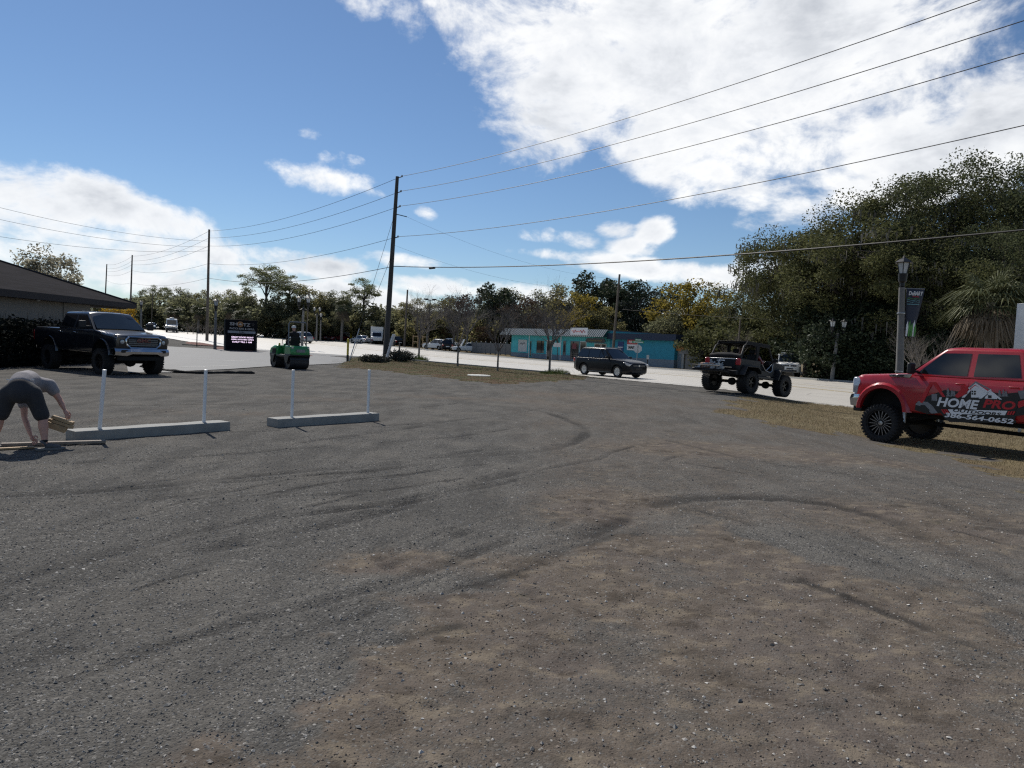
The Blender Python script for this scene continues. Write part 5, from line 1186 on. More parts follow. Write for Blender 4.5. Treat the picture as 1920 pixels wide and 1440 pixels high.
# ---------------------------------------------------------------- building on the left
def restaurant():
    root = empty('restaurant_building', (0, 0, 0)); tag(root, 'beige single-storey building with dark hip roof behind the hedge', 'building')
    X0, X1, Y0, Y1, ZE = -20.7, -33, 14, 34.7, 2.85
    MB().box(X1, X0, Y0, Y1, -.1, ZE).build('wall', M['stucco'], root)
    ex, ey, p_ = .5, 38.0, .375; xl = X1-.5; y0 = Y0-.6; xr_ = X0+ex; half = (xr_-xl)/2
    zt = ZE+.1
    rm, t, b = newmat('dark_shingle'); P_ = opos(t)
    br = t.nodes.new('ShaderNodeTexBrick'); br.inputs['Scale'].default_value = 1; br.inputs['Brick Width'].default_value = .9; br.inputs['Row Height'].default_value = .16; br.inputs['Mortar Size'].default_value = .012
    br.inputs['Color1'].default_value = (.011, .010, .0125, 1); br.inputs['Color2'].default_value = (.022, .020, .024, 1); br.inputs['Mortar'].default_value = (.008, .008, .009, 1)
    sx_ = t.nodes.new('ShaderNodeSeparateXYZ'); lk(t, P_, sx_.inputs[0]); cb_ = t.nodes.new('ShaderNodeCombineXYZ'); t.links.new(sx_.outputs[1], cb_.inputs[0]); lk(t, S(t, sx_.outputs[0])*1.07, cb_.inputs[1]); t.links.new(cb_.outputs[0], br.inputs['Vector'])
    lk(t, mixc(t, noise(t, P_, 25, 4).ss(.3, .7)*.5, S(t, br.outputs[0]), (.016, .015, .018)), b.inputs['Base Color']); b.inputs['Roughness'].default_value = .95; b.inputs['Specular IOR Level'].default_value = .03; bump(t, b, S(t, br.outputs[1])*-1, .6, .02)
    rz_ = zt+half*p_; xm = (xl+xr_)/2
    ro = MB().add([(xr_, y0, zt), (xr_, ey, zt), (xl, ey, zt), (xl, y0, zt), (xm, y0+half, rz_), (xm, ey-half, rz_)], [(0, 1, 5, 4), (1, 2, 5), (2, 3, 4, 5), (3, 0, 4), (3, 2, 1, 0)]).build('roof', rm, root, smooth=False)
    MB().tube([(xr_, ey, zt+.015), (xm, ey-half, rz_+.015)], .06, 6).build('hip_cap', M['fascia'], ro)
    MB().box(xr_-.02, xr_+.04, y0, 33.2, zt-.26, zt+.03).build('fascia', M['fascia'], ro); MB().box(xr_-.06, xr_-.0, 33.2, ey, zt-.24, zt+.02).build('fascia', M['fascia'], ro)
    MB().box(xl, xr_, ey-.04, ey+.02, zt-.24, zt+.02).build('fascia', M['fascia'], ro); MB().box(X0+.01, xr_-.06, y0, ey-.05, zt-.26, zt-.22).build('soffit', M['fascia'], ro)
    MB().box(X1, X0, Y1+.01, ey-.05, zt-.3, zt-.22).build('porch_ceiling', M['fascia'], ro)
    for x in (-20.9, -25, -29): MB().box(x-.1, x+.1, 37.5, 37.7, -.1, zt-.24).build('porch_post', M['fascia'], root) if x < -22 else None
    MB().box(X0, X0+.05, 32.6, 32.68, .1, ZE-.1).build('downspout', M['stucco'], root)
    MB().lathe([(0, -.10), (.06, -.08), (.08, -.02), (.07, .0), (0, .0)], 14, 'z', (X0+.2, 30.6, ZE-.13)).build('dome_camera', M['white_trim'], root)
    MB().box(X0, X0+.22, 30.55, 30.65, ZE-.13, ZE-.10).build('camera_arm', M['white_trim'], root)
restaurant()

# ---------------------------------------------------------------- monument sign
def pub_sign():
    p0, p1 = AT(424, 64.0), AT(479, 65.5); d_ = Vector((p1.x-p0.x, p1.y-p0.y, 0)); L = d_.length; rz = math.atan2(d_.y, d_.x)
    z0 = min(p0.z, p1.z); zt = ZV(424, 598, p0.y)-z0
    root = empty('monument_sign', (p0.x, p0.y, z0), rz); tag(root, 'black monument sign with bar name and lit message board', 'sign')
    bk = mat('sign_black', (.006, .006, .008), .7, 0, .2, 4, spec=.15)
    MB().box(-.12, L+.12, 0, .5, zt*.52, zt).build('cabinet', bk, root, bev=.03); lo = MB().box(.0, L-.05, .04, .46, .18, zt*.52-.01).build('message_board', bk, root, bev=.02)
    for x in (-.12, L-.02): MB().box(x, x+.16, .06, .44, -.1, zt*.52-.02).build('pillar', M['black_plastic'], root, bev=.01)
    MB().box(-.05, L+.05, .08, .42, -.1, .18).build('plinth', M['dark'], root)
    MB().box(0.10, L-.05, -.012, .0, zt*.57, zt*.645).build('address_strip', mat('pale_strip', (.30, .31, .34), .6), root)
    gold = mat('warm_sign_print', (.45, .22, .08), .5); sil = mat('silver_sign_print', (.45, .42, .40), .5)
    def tx(s, x0, x1, zc, hh, m_, ext=.004, bold=.02):
        me = text_mesh(s, 1, m_, 0, bold, ext); co = np.array([v_.co for v_ in me.vertices]); mn, mx = co.min(0), co.max(0)
        me.transform(Matrix.Translation((-(mn[0]+mx[0])/2, -(mn[1]+mx[1])/2, 0))); me.transform(Matrix.Diagonal(((x1-x0)*L/(mx[0]-mn[0]), hh*zt/(mx[1]-mn[1]), 1, 1)))
        inst(me, 'lettering', root, ((x0+x1)/2*L, -.012, zc*zt), (math.pi/2, 0, 0))
    tx('SH', .10, .36, .86, .10, sil); tx('TZ', .55, .80, .845, .10, sil); tx('PATIO BAR & GRILL', .10, .95, .715, .06, sil)
    MB().lathe([(.24, -.01), (.26, 0), (.20, .0), (.20, -.01)], 20, 'y', (.455*L, -.008, .855*zt)).build('round_emblem', gold, root); MB().prism([(.455*L-.17, .83*zt), (.455*L+.17, .83*zt), (.455*L, .89*zt)], -.02, -.004, 'y').build('emblem_roof', sil, root)
    MB().tube([(.84*L+.03*i, -.01, (.885+.015*math.sin(i*1.6))*zt) for i in range(9)], .018, 5).build('script_mark', mat('dim_print', (.12, .10, .09), .6), root); MB().tube([(.86*L+.03*i, -.01, (.83+.015*math.sin(i*1.9+1))*zt) for i in range(7)], .018, 5).build('script_mark', mat('dim_print', (.12, .10, .09), .6), root)
    for i in range(4): MB().box((.42+.05*i)*L, (.445+.05*i)*L, -.018, -.012, zt*.585, zt*.63).build('number_mark', M['black_print'], root)
    for i, s_ in enumerate(('GREAT FOOD RIGHT', 'HERE, KITCHEN OPEN', 'DAILY TILL 1 AM')): tx(s_, .16+(.04 if i == 2 else 0), .92-(.06 if i == 2 else 0), .445-.075*i, .045, M['led'], .004, .03)
pub_sign()

# ---------------------------------------------------------------- poles and wires
def upole(name, base, top, r0, r1, matl, label, ins=(), cat='utility pole', group='utility poles along the road', sides=10):
    root = empty(name, base); tag(root, label, cat, group); d_ = Vector(top)-Vector(base)
    MB().tube([(0, 0, -.5), tuple(d_)], [r0, r1], sides).build('shaft', matl, root)
    for z in ins:
        f_ = z/d_.z; c_ = d_*f_; MB().tube([tuple(c_), tuple(c_+Vector((.42, -.30, .06)))], .035, 6).build('bracket', M['black_metal'], root)
        MB().lathe([(.03, -.02), (.075, .0), (.04, .03), (.075, .06), (.04, .09), (.06, .12), (0, .14)], 10, 'z', tuple(c_+Vector((.42, -.30, .05)))).build('insulator', M['conc_pole'], root)
    return root, d_
def at_z(base, d_, z): return Vector(base)+d_*((z)/d_.z)
mp = AT(722, 56.0); mtop = CP+ray(745, 331)*(56.0/ray(745, 331).y); mtop = Vector((mtop.x, 56.0, mtop.z)); mh = mtop.z-mp.z
zs = [ZV(744, v, 56.0)-mp.z for v in (334, 362, 390, 447, 500)]
o, md_ = upole('utility_pole', mp, mtop, .24, .13, M['pole_grey'], 'tall dark grey pole leaning right beside the white pipe', zs[:3]+[zs[3]], sides=8)
MB().tube([tuple(md_*.80+Vector((0, 0, 0))), tuple(md_*.80+Vector((1.0, -.35, -.25)))], .035, 6).build('side_arm', M['black_metal'], o)
MB().box(-.28, -.12, -.3, -.12, md_.z*.45, md_.z*.45+.0).build('band', M['steel'], o) if False else None
p2 = AT(388, 93.0); t2 = Vector((p2.x-.02, 93.0, ZV(387, 430, 93.0))); o, d2_ = upole('utility_pole', p2, t2, .20, .12, M['pole_wood'], 'brown pole left of the bar sign', [])
p3 = AT(243, 143); t3 = Vector((AT(243, 143).x+.3, 143, ZV(243.5, 478, 143))); o, d3_ = upole('utility_pole', p3, t3, .20, .12, M['pole_wood'], 'pole rising behind the end of the dark hip roof', [])
p4 = AT(195, 178); t4 = Vector((p4.x+.5, 178, ZV(195, 495, 178))); o, d4_ = upole('utility_pole', p4, t4, .2, .12, M['pole_wood'], 'far pole tip showing above the dark roof slope', [])
p5 = NS(25.5, 4.5); t5 = Vector((p5.x+.4, p5.y, 14.6)); o, d5_ = upole('utility_pole', p5, t5, .22, .13, M['pole_grey'], 'pole outside the right edge of the picture carrying the wires on', [])
ps = AT(1147, 80); ts = Vector((ps.x+.35, 80, ZV(1154, 514, 80))); o, ds_ = upole('utility_pole', ps, ts, .17, .11, M['pole_wood'], 'brown pole standing in front of the turquoise shop', [])
pw = AT(758, 119); tw = Vector((pw.x+.2, 119, ZV(759.5, 543, 119))); upole('utility_pole', pw, tw, .2, .13, M['pole_wood'], 'bare brown pole behind the first thin tree', [])
for (u, vt, y, l_) in ((284, 548, 150, 'thin pole before the left wood'), (350, 545, 150, 'thin pole left of the brown pole before the wood'), (1380, 598, 66, 'thin dark mast above the open-top off-roader'), (575, 545, 120, 'thin grey pole just right of the double lantern')):
    p = AT(u, y); upole('slim_pole', p, (p.x+.1, y, ZV(u+1, vt, y)), .10, .07, M['pole_wood'], l_, cat='pole', group='slim poles')
def wire(a, b_, sag, r, label, name='power_line', n=28):
    a, b_ = Vector(a), Vector(b_); pts = []
    for i in range(n+1): t_ = i/n; p = a.lerp(b_, t_); p.z -= sag*4*t_*(1-t_); pts.append(tuple(p))
    o = MB().tube(pts, r, 5).build(name, M['wire']); return tag(o, label, 'power line', 'overhead wires')
off = Vector((.42, -.30, .10)); names = ['top', 'second', 'third', 'fourth', 'lowest thick']
rv = [(1835, 1), (1920, 38), (1920, 101), (1920, 236), (1920, 431)]
for i, z in enumerate(zs):
    a = at_z(mp, md_, z)+(off if i < 4 else Vector((.18, -.15, 0)))
    # pass through the seen exit pixel: choose the far end on the off-frame pole
    zb = (14.3, 13.3, 12.2, 9.9, 7.6)[i]
    b_ = at_z(p5, d5_, zb)+off*(1 if i < 4 else .4); sag = .75 if i < 4 else .55
    for _ in range(12):
        best = 1e9
        for k_ in range(0, 201):
            t_ = k_/200; p = a.lerp(b_, t_); p.z -= sag*4*t_*(1-t_); q = p-CP; wv = q.dot(_f)
            if wv < 1: continue
            uu, vv = 960+F*q.dot(CR)/wv, 720-F*q.dot(CU)/wv
            if abs(uu-rv[i][0]) < best: best = abs(uu-rv[i][0]); err = rv[i][1]-vv; yy = wv; tt = t_
        b_.z -= err*yy/F/max(tt, .3)*.8
    if i == 4: SPL = a.lerp(b_, .13)-Vector((0, 0, sag*4*.13*.87+.06))
    wire(a, b_, sag, .017 if i < 4 else .030, f'{names[i]} wire running right from the tall grey pole')
    la = at_z(p2, d2_, ZV(388, (433, 446, 461, 494, 521)[i], 93)-p2.z); wire(a, la, .9, .016 if i < 4 else .024, f'{names[i]} wire between the tall grey pole and the brown pole')
    lb = at_z(p3, d3_, ZV(243, (480, 489, 496, 507, 530)[i], 143)-p3.z); wire(la, lb, .8, .016, f'{names[i]} wire between the brown pole and the pole behind the roof')
    lc = at_z(p4, d4_, ZV(195, (496, 503, 508, 515, 525)[i], 178)-p4.z); wire(lb, lc, .6, .016, f'{names[i]} wire towards the far pole tip')
for i, (v, vr) in enumerate(((386, 452), (410, 463), (446, 470))):
    a = CP+ray(-60, v-12)*(60/ray(0, 400).y); wire(a, at_z(p2, d2_, ZV(388, vr, 93)-p2.z), .7, .014, ('upper', 'middle', 'lower')[i]+' service wire leaving the picture on the left')
wire(mp+md_*.80+Vector((1.0, -.35, -.25)), at_z(ps, ds_, ds_.z*.95), 1.0, .006, 'upper thin service wire from the tall grey pole to the shop pole'); wire(at_z(mp, md_, zs[3]-.5), at_z(ps, ds_, ds_.z*.85), 1.2, .006, 'lower thin service wire from the tall grey pole to the shop pole')
b_ = Vector(at_z(ps, ds_, ds_.z*.62)); wire(b_, AT(2000, 50)+Vector((0, 0, 4.9)), .5, .012, 'low wire in front of the dark oaks on the right')
q = SPL; o = MB().box(-.35, .35, -.08, .08, -.07, .07).build('splice_case', M['black_plastic'], None, bev=.03); o.location = q; o.rotation_euler = (0, 0, R_(-53)); tag(o, 'small black splice case hanging on the lowest wire', 'splice case')
an = AT(655, 51.5)
for i, f_ in enumerate((.80, .58)): wire(mp+md_*f_, an+Vector((.05*i, .1*i, .05)), 0, .014, ('upper', 'lower')[i]+' guy wire slanting left from the tall grey pole', 'guy_wire', 4)
e = empty('guy_guard', an); tag(e, 'slanting grey guard over the foot of the guy wire', 'guy guard'); d_ = (mp+md_*.80-an).normalized(); MB().tube([(0, 0, 0), tuple(d_*2.6)], .035, 8).build('guard_tube', M['steel'], e)
p = AT(651.5, 50.5); e = empty('marker_post', p); tag(e, 'yellow marker post with black foot beside the guy wire', 'marker post')
MB().tube([(0, 0, -.1), (0, 0, .45)], .085, 10).build('foot', M['black_plastic'], e); MB().tube([(0, 0, .45), (0, 0, 1.55)], .075, 10).build('tube', M['yellow'], e); MB().lathe([(.075, 1.55), (.05, 1.62), (0, 1.64)], 10).build('cap', M['yellow'], e)
p = AT(722.5, 53.5); tp_ = CP+ray(739, 627)*(53.5/ray(739, 627).y); e = empty('leaning_pipe', p); tag(e, 'dirty white plastic pipe leaning against the foot of the tall grey pole', 'pipe'); d_ = tp_-p
MB().tube([(0, 0, -.05), tuple(d_*.62)], .10, 12).build('lower_pipe', M['pvc'], e); MB().tube([tuple(d_*.60), tuple(d_)], .125, 12).build('upper_pipe', M['pvc'], e)
p = AT(748, 55); e = empty('short_stake', p); tag(e, 'short brown stake behind the round shrub', 'stake'); MB().tube([(0, 0, -.1), (0, 0, 1.35)], .06, 8).build('shaft', M['pole_wood'], e); MB().lathe([(.06, 1.35), (.03, 1.40), (0, 1.41)], 8).build('tip', M['pole_wood'], e)
p = AT(369, 72); e = empty('short_stake', p); tag(e, 'thin dark stake in front of the apron left of the lamp post', 'stake'); MB().tube([(0, 0, -.1), (0, 0, 1.6)], .05, 8).build('shaft', M['black_metal'], e); MB().box(-1.5, 4.8, -.03, .03, .08, .16).build('low_rail', M['black_metal'], e)

# ---------------------------------------------------------------- street lamps
def lantern(root, c, s=1.0):
    c = Vector(c); T = Matrix.Translation(c) @ Matrix.Scale(s, 4)
    lp = MB().lathe([(.05, -.62), (.10, -.58), (.10, -.42), (.17, -.36), (.19, -.10), (.20, 0)], 12, M=T).build('lantern_base', M['black_metal'], root)
    MB().lathe([(.17, 0), (.27, .48)], 6, M=T).build('lantern_pane', M['frost'], root, smooth=False)
    fr = MB()
    for i in range(6):
        a_ = 2*math.pi*i/6; fr.tube([(.175*math.cos(a_), .175*math.sin(a_), 0), (.28*math.cos(a_), .28*math.sin(a_), .49)], .018, 5, M=T)
    fr.build('lantern_frame', M['black_metal'], root)
    MB().lathe([(.38, .48), (.40, .50), (.20, .64), (.08, .70), (.03, .80), (0, .86)], 6, M=T).build('lantern_roof', M['black_metal'], root, smooth=False)
def lamp(label, base, h, top_dx=0, twin=False, r=.11, banner=False, s=1.0, acorn=False):
    root = empty('street_lamp', base); tag(root, label, 'street lamp', 'street lamps'); d_ = Vector((top_dx, 0, h-(.86+.62)*s))
    MB().tube([(0, 0, -.3), (0, 0, .5), tuple(d_)], [r*1.25, r*1.15, r*.82], 12).build('post', M['conc_pole'], root)
    for f_ in (.35, .80): MB().lathe([(r*1.10, -.02), (r*1.13, 0), (r*1.10, .02)], 12, c=tuple(d_*f_)).build('band', M['steel'], root)
    if twin:
        ar = MB().tube([tuple(d_+Vector((-.45*s, 0, -.1))), tuple(d_+Vector((-.38*s, 0, -.28))), tuple(d_+Vector((0, 0, -.15))), tuple(d_+Vector((.38*s, 0, -.28))), tuple(d_+Vector((.45*s, 0, -.1)))], .05*s, 8).build('cross_arm', M['black_metal'], root)
        MB().lathe([(.09*s, -.5), (.12*s, -.1), (.05*s, .15), (0, .4)], 10, c=tuple(d_)).build('finial', M['black_metal'], root)
        for sg in (-1, 1): lantern(root, d_+Vector((sg*.45*s, 0, .50*s)), s*.85)
    else: lantern(root, d_+Vector((0, 0, .62*s)), s)
    return root, d_
L1 = AT(1683, 26.0); L1.z -= .0
h1 = ZV(1688, 477, 26.0)-L1.z; lp, d1_ = lamp('tall concrete street lamp with a town banner behind the red pickup', L1, h1, -.19, r=.125, s=.80)
def banner():
    xs = 7; vs, fs = [], []
    zt_, zb_ = ZV(1690, 541, 26)-L1.z, ZV(1690, 632, 26)-L1.z
    for i in range(xs+1):
        for j in range(5):
            f_ = i/xs; wv = .66-.40*max(0, f_-.05); x = .13+j/4*wv+.02*f_; vs.append((x+d1_.x*(.85-.2*f_), -.02-.07*math.sin(j/4*3)*f_, zt_+(zb_-zt_)*f_+.03*(j/4)*(1-f_)))
    bo = MB().add(vs, [(i*5+j, i*5+j+1, (i+1)*5+j+1, (i+1)*5+j) for i in range(xs) for j in range(4)]).build('banner', M['navy_banner'], lp, label='navy town banner hanging from the lamp post'); bo.modifiers.new('t', 'SOLIDIFY').thickness = .006
    hh = zt_-zb_; x0 = .13+d1_.x*.83
    def tx(s, cx, cz, wd_, h_, m_, sh=0):
        me = text_mesh(s, 1, m_, sh, .02, .002); co = np.array([v_.co for v_ in me.vertices]); mn, mx = co.min(0), co.max(0); me.transform(Matrix.Translation((-(mn[0]+mx[0])/2, -(mn[1]+mx[1])/2, 0))); me.transform(Matrix.Diagonal((wd_/(mx[0]-mn[0]), h_/(mx[1]-mn[1]), 1, 1)))
        inst(me, 'lettering', bo, (x0+cx, -.055-.06*(1-cz), zb_+hh*cz), (math.pi/2, 0, 0))
    tx('DeBARY', .33, .91, .52, .15, M['white_print'], .2); tx('Florida', .33, .845, .22, .05, M['red_print'])
    for k_, (z_, m_) in enumerate(((.80, 'green_print'), (.765, 'teal_print'), (.73, 'teal_print'))): MB().tube([(x0+.03+.045*i, -.075, zb_+hh*z_+.018*math.sin(i*1.1+k_*.4)) for i in range(11)], .009, 4).build('wave_print', M[m_], bo)
    MB().box(x0+.02, x0+.46, -.09, -.084, zb_+hh*.675, zb_+hh*.69).build('small_print', M['teal_print'], bo)
    for k_, (cx, m_, hgt) in enumerate(((.06, 'white_print', .34), (.14, 'green_print', .36), (.22, 'green_print', .30), (.30, 'white_print', .36), (.34, 'green_print', .28))):
        MB().prism([(x0+cx-.035, zb_+.04), (x0+cx+.02, zb_+.03), (x0+cx+.05, zb_+hh*hgt*.6), (x0+cx+.02, zb_+hh*hgt), (x0+cx-.03, zb_+hh*hgt*.75)], -.125-.004*k_, -.115-.004*k_, 'y').build('picture_print', M[m_], bo)
    for z_ in (zt_, zb_): MB().tube([(d1_.x*.8, 0, z_+.01), (x0+(.66 if z_ == zt_ else .34), -.02, z_+.02)], .014, 6).build('banner_arm', M['steel'], lp)
banner()
p = AT(1560, 55.5); lamp('leaning double-lantern lamp post before the dark oaks', p, ZV(1567, 589, 55.5)-p.z, .20, True, r=.13)
p = AT(566, 80); lamp('double-lantern lamp post rising behind the roller', p, ZV(568, 548, 80)-p.z, .05, True, r=.14, s=1.15)
p = AT(403, 66); lamp('single-lantern lamp post between brown pole and bar sign', p, ZV(403, 558, 66)-p.z, 0, r=.12, s=.85)
p = AT(264, 95); lamp('single-lantern lamp post above the black pickup hood', p, ZV(264, 562, 95)-p.z, 0, r=.13, s=.8)
p = AT(593, 122); lamp('double lamp over the dealer row, left of a single one', p, ZV(594, 572, 122)-p.z, 0, True, r=.13, s=1.0)
p = AT(600.5, 126); lamp('single lamp at the dealer row beside a double one', p, ZV(600.5, 586, 126)-p.z, 0, r=.12, s=.9)
p = AT(803, 118); root = empty('floodlight_pole', p); tag(root, 'floodlight mast with two heads behind the thin trees', 'floodlight'); zt = ZV(803, 562, 118)-p.z; MB().tube([(0, 0, -.2), (0, 0, zt)], .09, 8).build('mast', M['pole_grey'], root); MB().box(-.8, .8, -.05, .05, zt-.1, zt).build('cross_arm', M['black_metal'], root)
for x in (-.7, .7): MB().box(x-.35, x+.35, -.3, .3, zt, zt+.18).build('floodlight_head', M['black_metal'], root, bev=.03)

# ---------------------------------------------------------------- signs
p = AT(1911, 21.3); root = empty('road_sign', p, R_(-72)); tag(root, 'back of a road sign on a steel post above the red pickup', 'road sign'); zt = ZV(1915, 566, 21.3)-p.z
MB().box(-.03, .03, -.03, .03, -.2, zt+.02).build('post', M['steel'], root); MB().box(-.42, .20, .035, .042, zt-1.48, zt-.02).build('sign_panel', M['aluminium'], root, bev=.003)
for z in (zt-.3, zt-1.2): MB().box(-.10, .10, -.035, .036, z-.03, z+.03).build('clamp', M['steel'], root)
p = AT(1193, 75.5); root = empty('stop_sign', p, R_(-10)); tag(root, 'back of a stop sign with green street names above', 'stop sign'); zc = ZV(1196, 654, 75.5)-p.z
MB().tube([(0, 0, -.2), (.06, 0, zc+1.0)], .035, 8).build('post', M['steel'], root)
MB().lathe([(0, -.006), (.46, -.006), (.46, .006), (0, .006)], 8, 'y', (.05, .05, zc), M=Matrix.Translation((.05, .05, zc)) @ Matrix.Rotation(R_(22.5), 4, 'Y') @ Matrix.Translation((-.05, -.05, -zc))).build('sign_panel', M['aluminium'], root, smooth=False)
for z, wd_ in ((zc+.72, .62), (zc+.95, .34)): MB().box(.05-wd_, .05+wd_, -.03, -.02, z-.13, z+.11).build('street_name_plate', M['street_green'], root); MB().box(.05-wd_*.8, .05+wd_*.8, -.036, -.031, z-.05, z+.03).build('name_print', M['white_print'], root)
p = AT(1213.5, 74); root = empty('small_sign_post', p); tag(root, 'short dark post with pale plate right of the stop sign', 'sign post'); MB().tube([(0, 0, -.1), (0, 0, 1.15)], .05, 8).build('post', M['black_metal'], root); MB().box(-.13, .13, -.05, -.03, .85, 1.3).build('plate', M['aluminium'], root)

# ---------------------------------------------------------------- turquoise shop
def shop():
    O = NS(60, 80); a = Vector(AT(958, 100)); dirx = Vector((.6, -.8, 0)); rz = math.atan2(-.8, .6)
    root = empty('turquoise_shop', (a.x, a.y, -.02), rz); tag(root, 'long low turquoise shop with ribbed metal canopy and navy end', 'shop')
    L1_, L2 = 19.5, 29.4   # x along the front (to the right), y into the block (away from us)
    MB().box(0, L1_, 0, 9, .75, 3.9).build('wall', M['turq'], root); MB().box(0, L1_, -.02, 9.0, -.2, .75).build('wall_base', M['band'], root)
    MB().box(L1_, L2, .0, 9, .9, 3.3).build('end_wall', M['teal_wall'], root); MB().box(L1_, L2, -.02, 9.0, -.2, .9).build('end_wall_base', M['band'], root)
    MB().box(L1_-.0, L2+.5, -.5, 9.3, 2.95, 3.65).build('navy_parapet', M['navy'], root); 
    can = MB(); can.add([(-1.2, -1.3, 3.15), (L1_+.05, -1.3, 3.15), (L1_+.05, -.5, 4.05), (-1.2, -.5, 4.05), (-1.2, 0.2, 3.15), (L1_+.05, .2, 3.15)], [(0, 1, 2, 3), (4, 5, 1, 0)])
    co = can.build('canopy', M['roofmetal'], root, smooth=False); co.modifiers.new('t', 'SOLIDIFY').thickness = .04
    for i in range(60):
        x = -1.1+i*(L1_+1.1)/59.5; MB_ = RIB
        inst(RIB, 'canopy_rib', co, (x, -1.3, 3.15))
    MB().box(-1.2, L1_, -.5, 9, 3.9, 4.02).build('flat_roof', M['roofmetal'], root)
    def win(x0, x1, z0, z1, m_='glass', tr='white_trim', name='window'):
        w_ = MB().box(x0, x1, -.03, .0, z0, z1).build(name, M[m_], root); f_ = MB()
        for (a0, a1, b0, b1) in ((x0-.08, x0, z0-.08, z1+.08), (x1, x1+.08, z0-.08, z1+.08), (x0, x1, z1, z1+.08), (x0, x1, z0-.08, z0)): f_.box(a0, a1, -.05, .0, b0, b1)
        f_.build('frame', M[tr], w_); return w_
    w_ = win(1.6, 3.6, .9, 2.55, 'frost', 'turq'); MB().tube([(2.0, -.05, 1.9), (2.3, -.05, 2.1), (2.6, -.05, 1.9), (2.9, -.05, 2.15), (3.2, -.05, 1.95)], .05, 5).build('logo_print', M['grey_print'], w_)
    win(4.3, 4.6, .3, 2.4, 'glass', 'turq', 'shutter'); w_ = win(5.7, 7.3, .85, 2.5, 'glass', 'turq'); d_ = win(7.9, 8.9, .1, 2.5, 'glass', 'white_trim', 'door'); MB().box(8.7, 8.75, -.09, -.03, 1.1, 1.5).build('handle', M['chrome'], d_)
    MB().box(9.2, 10.6, -.06, -.0, 1.75, 2.3).build('notice_board', M['white_print'], root)
    win(11.2, 11.6, .8, 2.5, 'glass', 'band'); w_ = win(12.6, 14.1, .35, 2.5, 'glass_light', 'band'); MB().box(12.9, 13.7, -.06, -.04, 1.6, 2.3).build('poster', mat('faded_red_poster', (.22, .05, .06), .6), w_)
    for r_ in range(3):
        for c_ in range(4): MB().box(12.8+c_*.32, 13.0+c_*.32, -.06, -.04, .55+r_*.28, .72+r_*.28).build('window_sticker', M['black_print'], w_)
    d_ = win(14.4, 15.4, .1, 2.5, 'glass_light', 'white_trim', 'door'); MB().box(15.2, 15.25, -.09, -.03, 1.1, 1.5).build('handle', M['chrome'], d_)
    MB().box(15.8, 17.0, -.04, .0, 1.0, 1.6).build('notice_board', M['white_print'], root); MB().box(15.9, 16.9, -.055, -.03, 1.25, 1.34).build('notice_stripe', M['red_print'], root)
    win(17.0, 18.0, .9, 2.3, 'glass_light', 'white_trim'); win(18.2, 18.9, .1, 2.3, 'glass_light', 'white_trim', 'door')
    for x in (5.4, 11.9): MB().tube([(x, -1.1, -.2), (x, -1.1, 3.15)], .05, 8).build('canopy_post', M['white_trim'], root)
    s_ = MB().box(13.9, 17.0, -1.36, -1.30, 3.35, 4.2).build('roof_sign', M['white_print'], root); MB().tube([(14.2+.09*i, -1.38, 3.76+.2*math.sin(i*1.15)*(.6+.4*math.sin(i*.37))) for i in range(28)], .035, 5).build('script_mark', M['red_print'], s_)
    s_ = MB().prism([(16.4, 2.62), (16.7, 2.45), (19.6, 2.45), (19.9, 2.62), (19.6, 3.0), (16.7, 3.0)], -1.12, -1.05, 'y').build('hanging_sign', M['black_print'], root); MB().tube([(16.9+.07*i, -1.13, 2.70+.07*math.sin(i*1.3)) for i in range(36)], .03, 5).build('script_mark', mat('gold_print', (.30, .21, .06), .5), s_)
    s_ = MB().box(22.4, 24.0, -.07, .0, 1.75, 3.0).build('wall_sign', M['white_print'], root); MB().box(22.4, 24.0, -.085, -.07, 2.42, 3.0).build('wall_sign_head', M['red_print'], s_)
    me = text_mesh('FOOD', .36, M['white_print'], 0, .02, .004); inst(me, 'lettering', s_, (23.2, -.09, 2.68), (math.pi/2, 0, 0)); me = text_mesh('MART', .42, M['black_print'], 0, .03, .004); inst(me, 'lettering', s_, (23.2, -.075, 2.06), (math.pi/2, 0, 0))
    s_ = MB().box(20.9, 21.8, -.06, .0, 1.5, 2.7).build('blue_notice', mat('blue_board', (.02, .05, .18), .6), root)
    MB().box(20.95, 21.75, -.07, -.06, 2.0, 2.1).build('notice_stripe', M['white_print'], s_)
    return root
RIB = MB().tube([(0, -.01, .02), (0, .80, .92)], .035, 4).mesh('canopy_rib', M['roofmetal'])
shop()
def simple_house(name, label, u0, u1, y, zt, dep, wall, roof, gable=False, cat='building', extra=None):
    a, b_ = AT(u0, y), AT(u1, y-abs(u1-u0)*.06); d_ = Vector((b_.x-a.x, b_.y-a.y, 0)); L = d_.length; root = empty(name, (a.x, a.y, min(a.z, b_.z)-.1), math.atan2(d_.y, d_.x)); tag(root, label, cat)
    MB().box(0, L, 0, dep, 0, zt).build('wall', wall, root)
    if gable: MB().prism([(-.3, zt-.2), (L+.3, zt-.2), (L+.3, zt), (L/2, zt+L*.3), (-.3, zt)], -.3, dep+.3, 'y').build('roof', roof, root, smooth=False)
    else: MB().box(-.3, L+.3, -.4, dep+.3, zt, zt+.45).build('roof', roof, root)
    return root, L
r_, L = simple_house('far_shop', 'small far turquoise building with yellow posts beside the dealer row', 657, 708, 140, 2.9, 8, M['teal_wall'], M['teal_wall'])
for x in (1.0, L-2.2): MB().box(x, x+.5, -.5, .0, 0, 2.8).build('yellow_post', M['yellow'], r_)
MB().box(L*.45, L*.6, -.06, 0, .3, 2.2).build('door', M['glass'], r_)
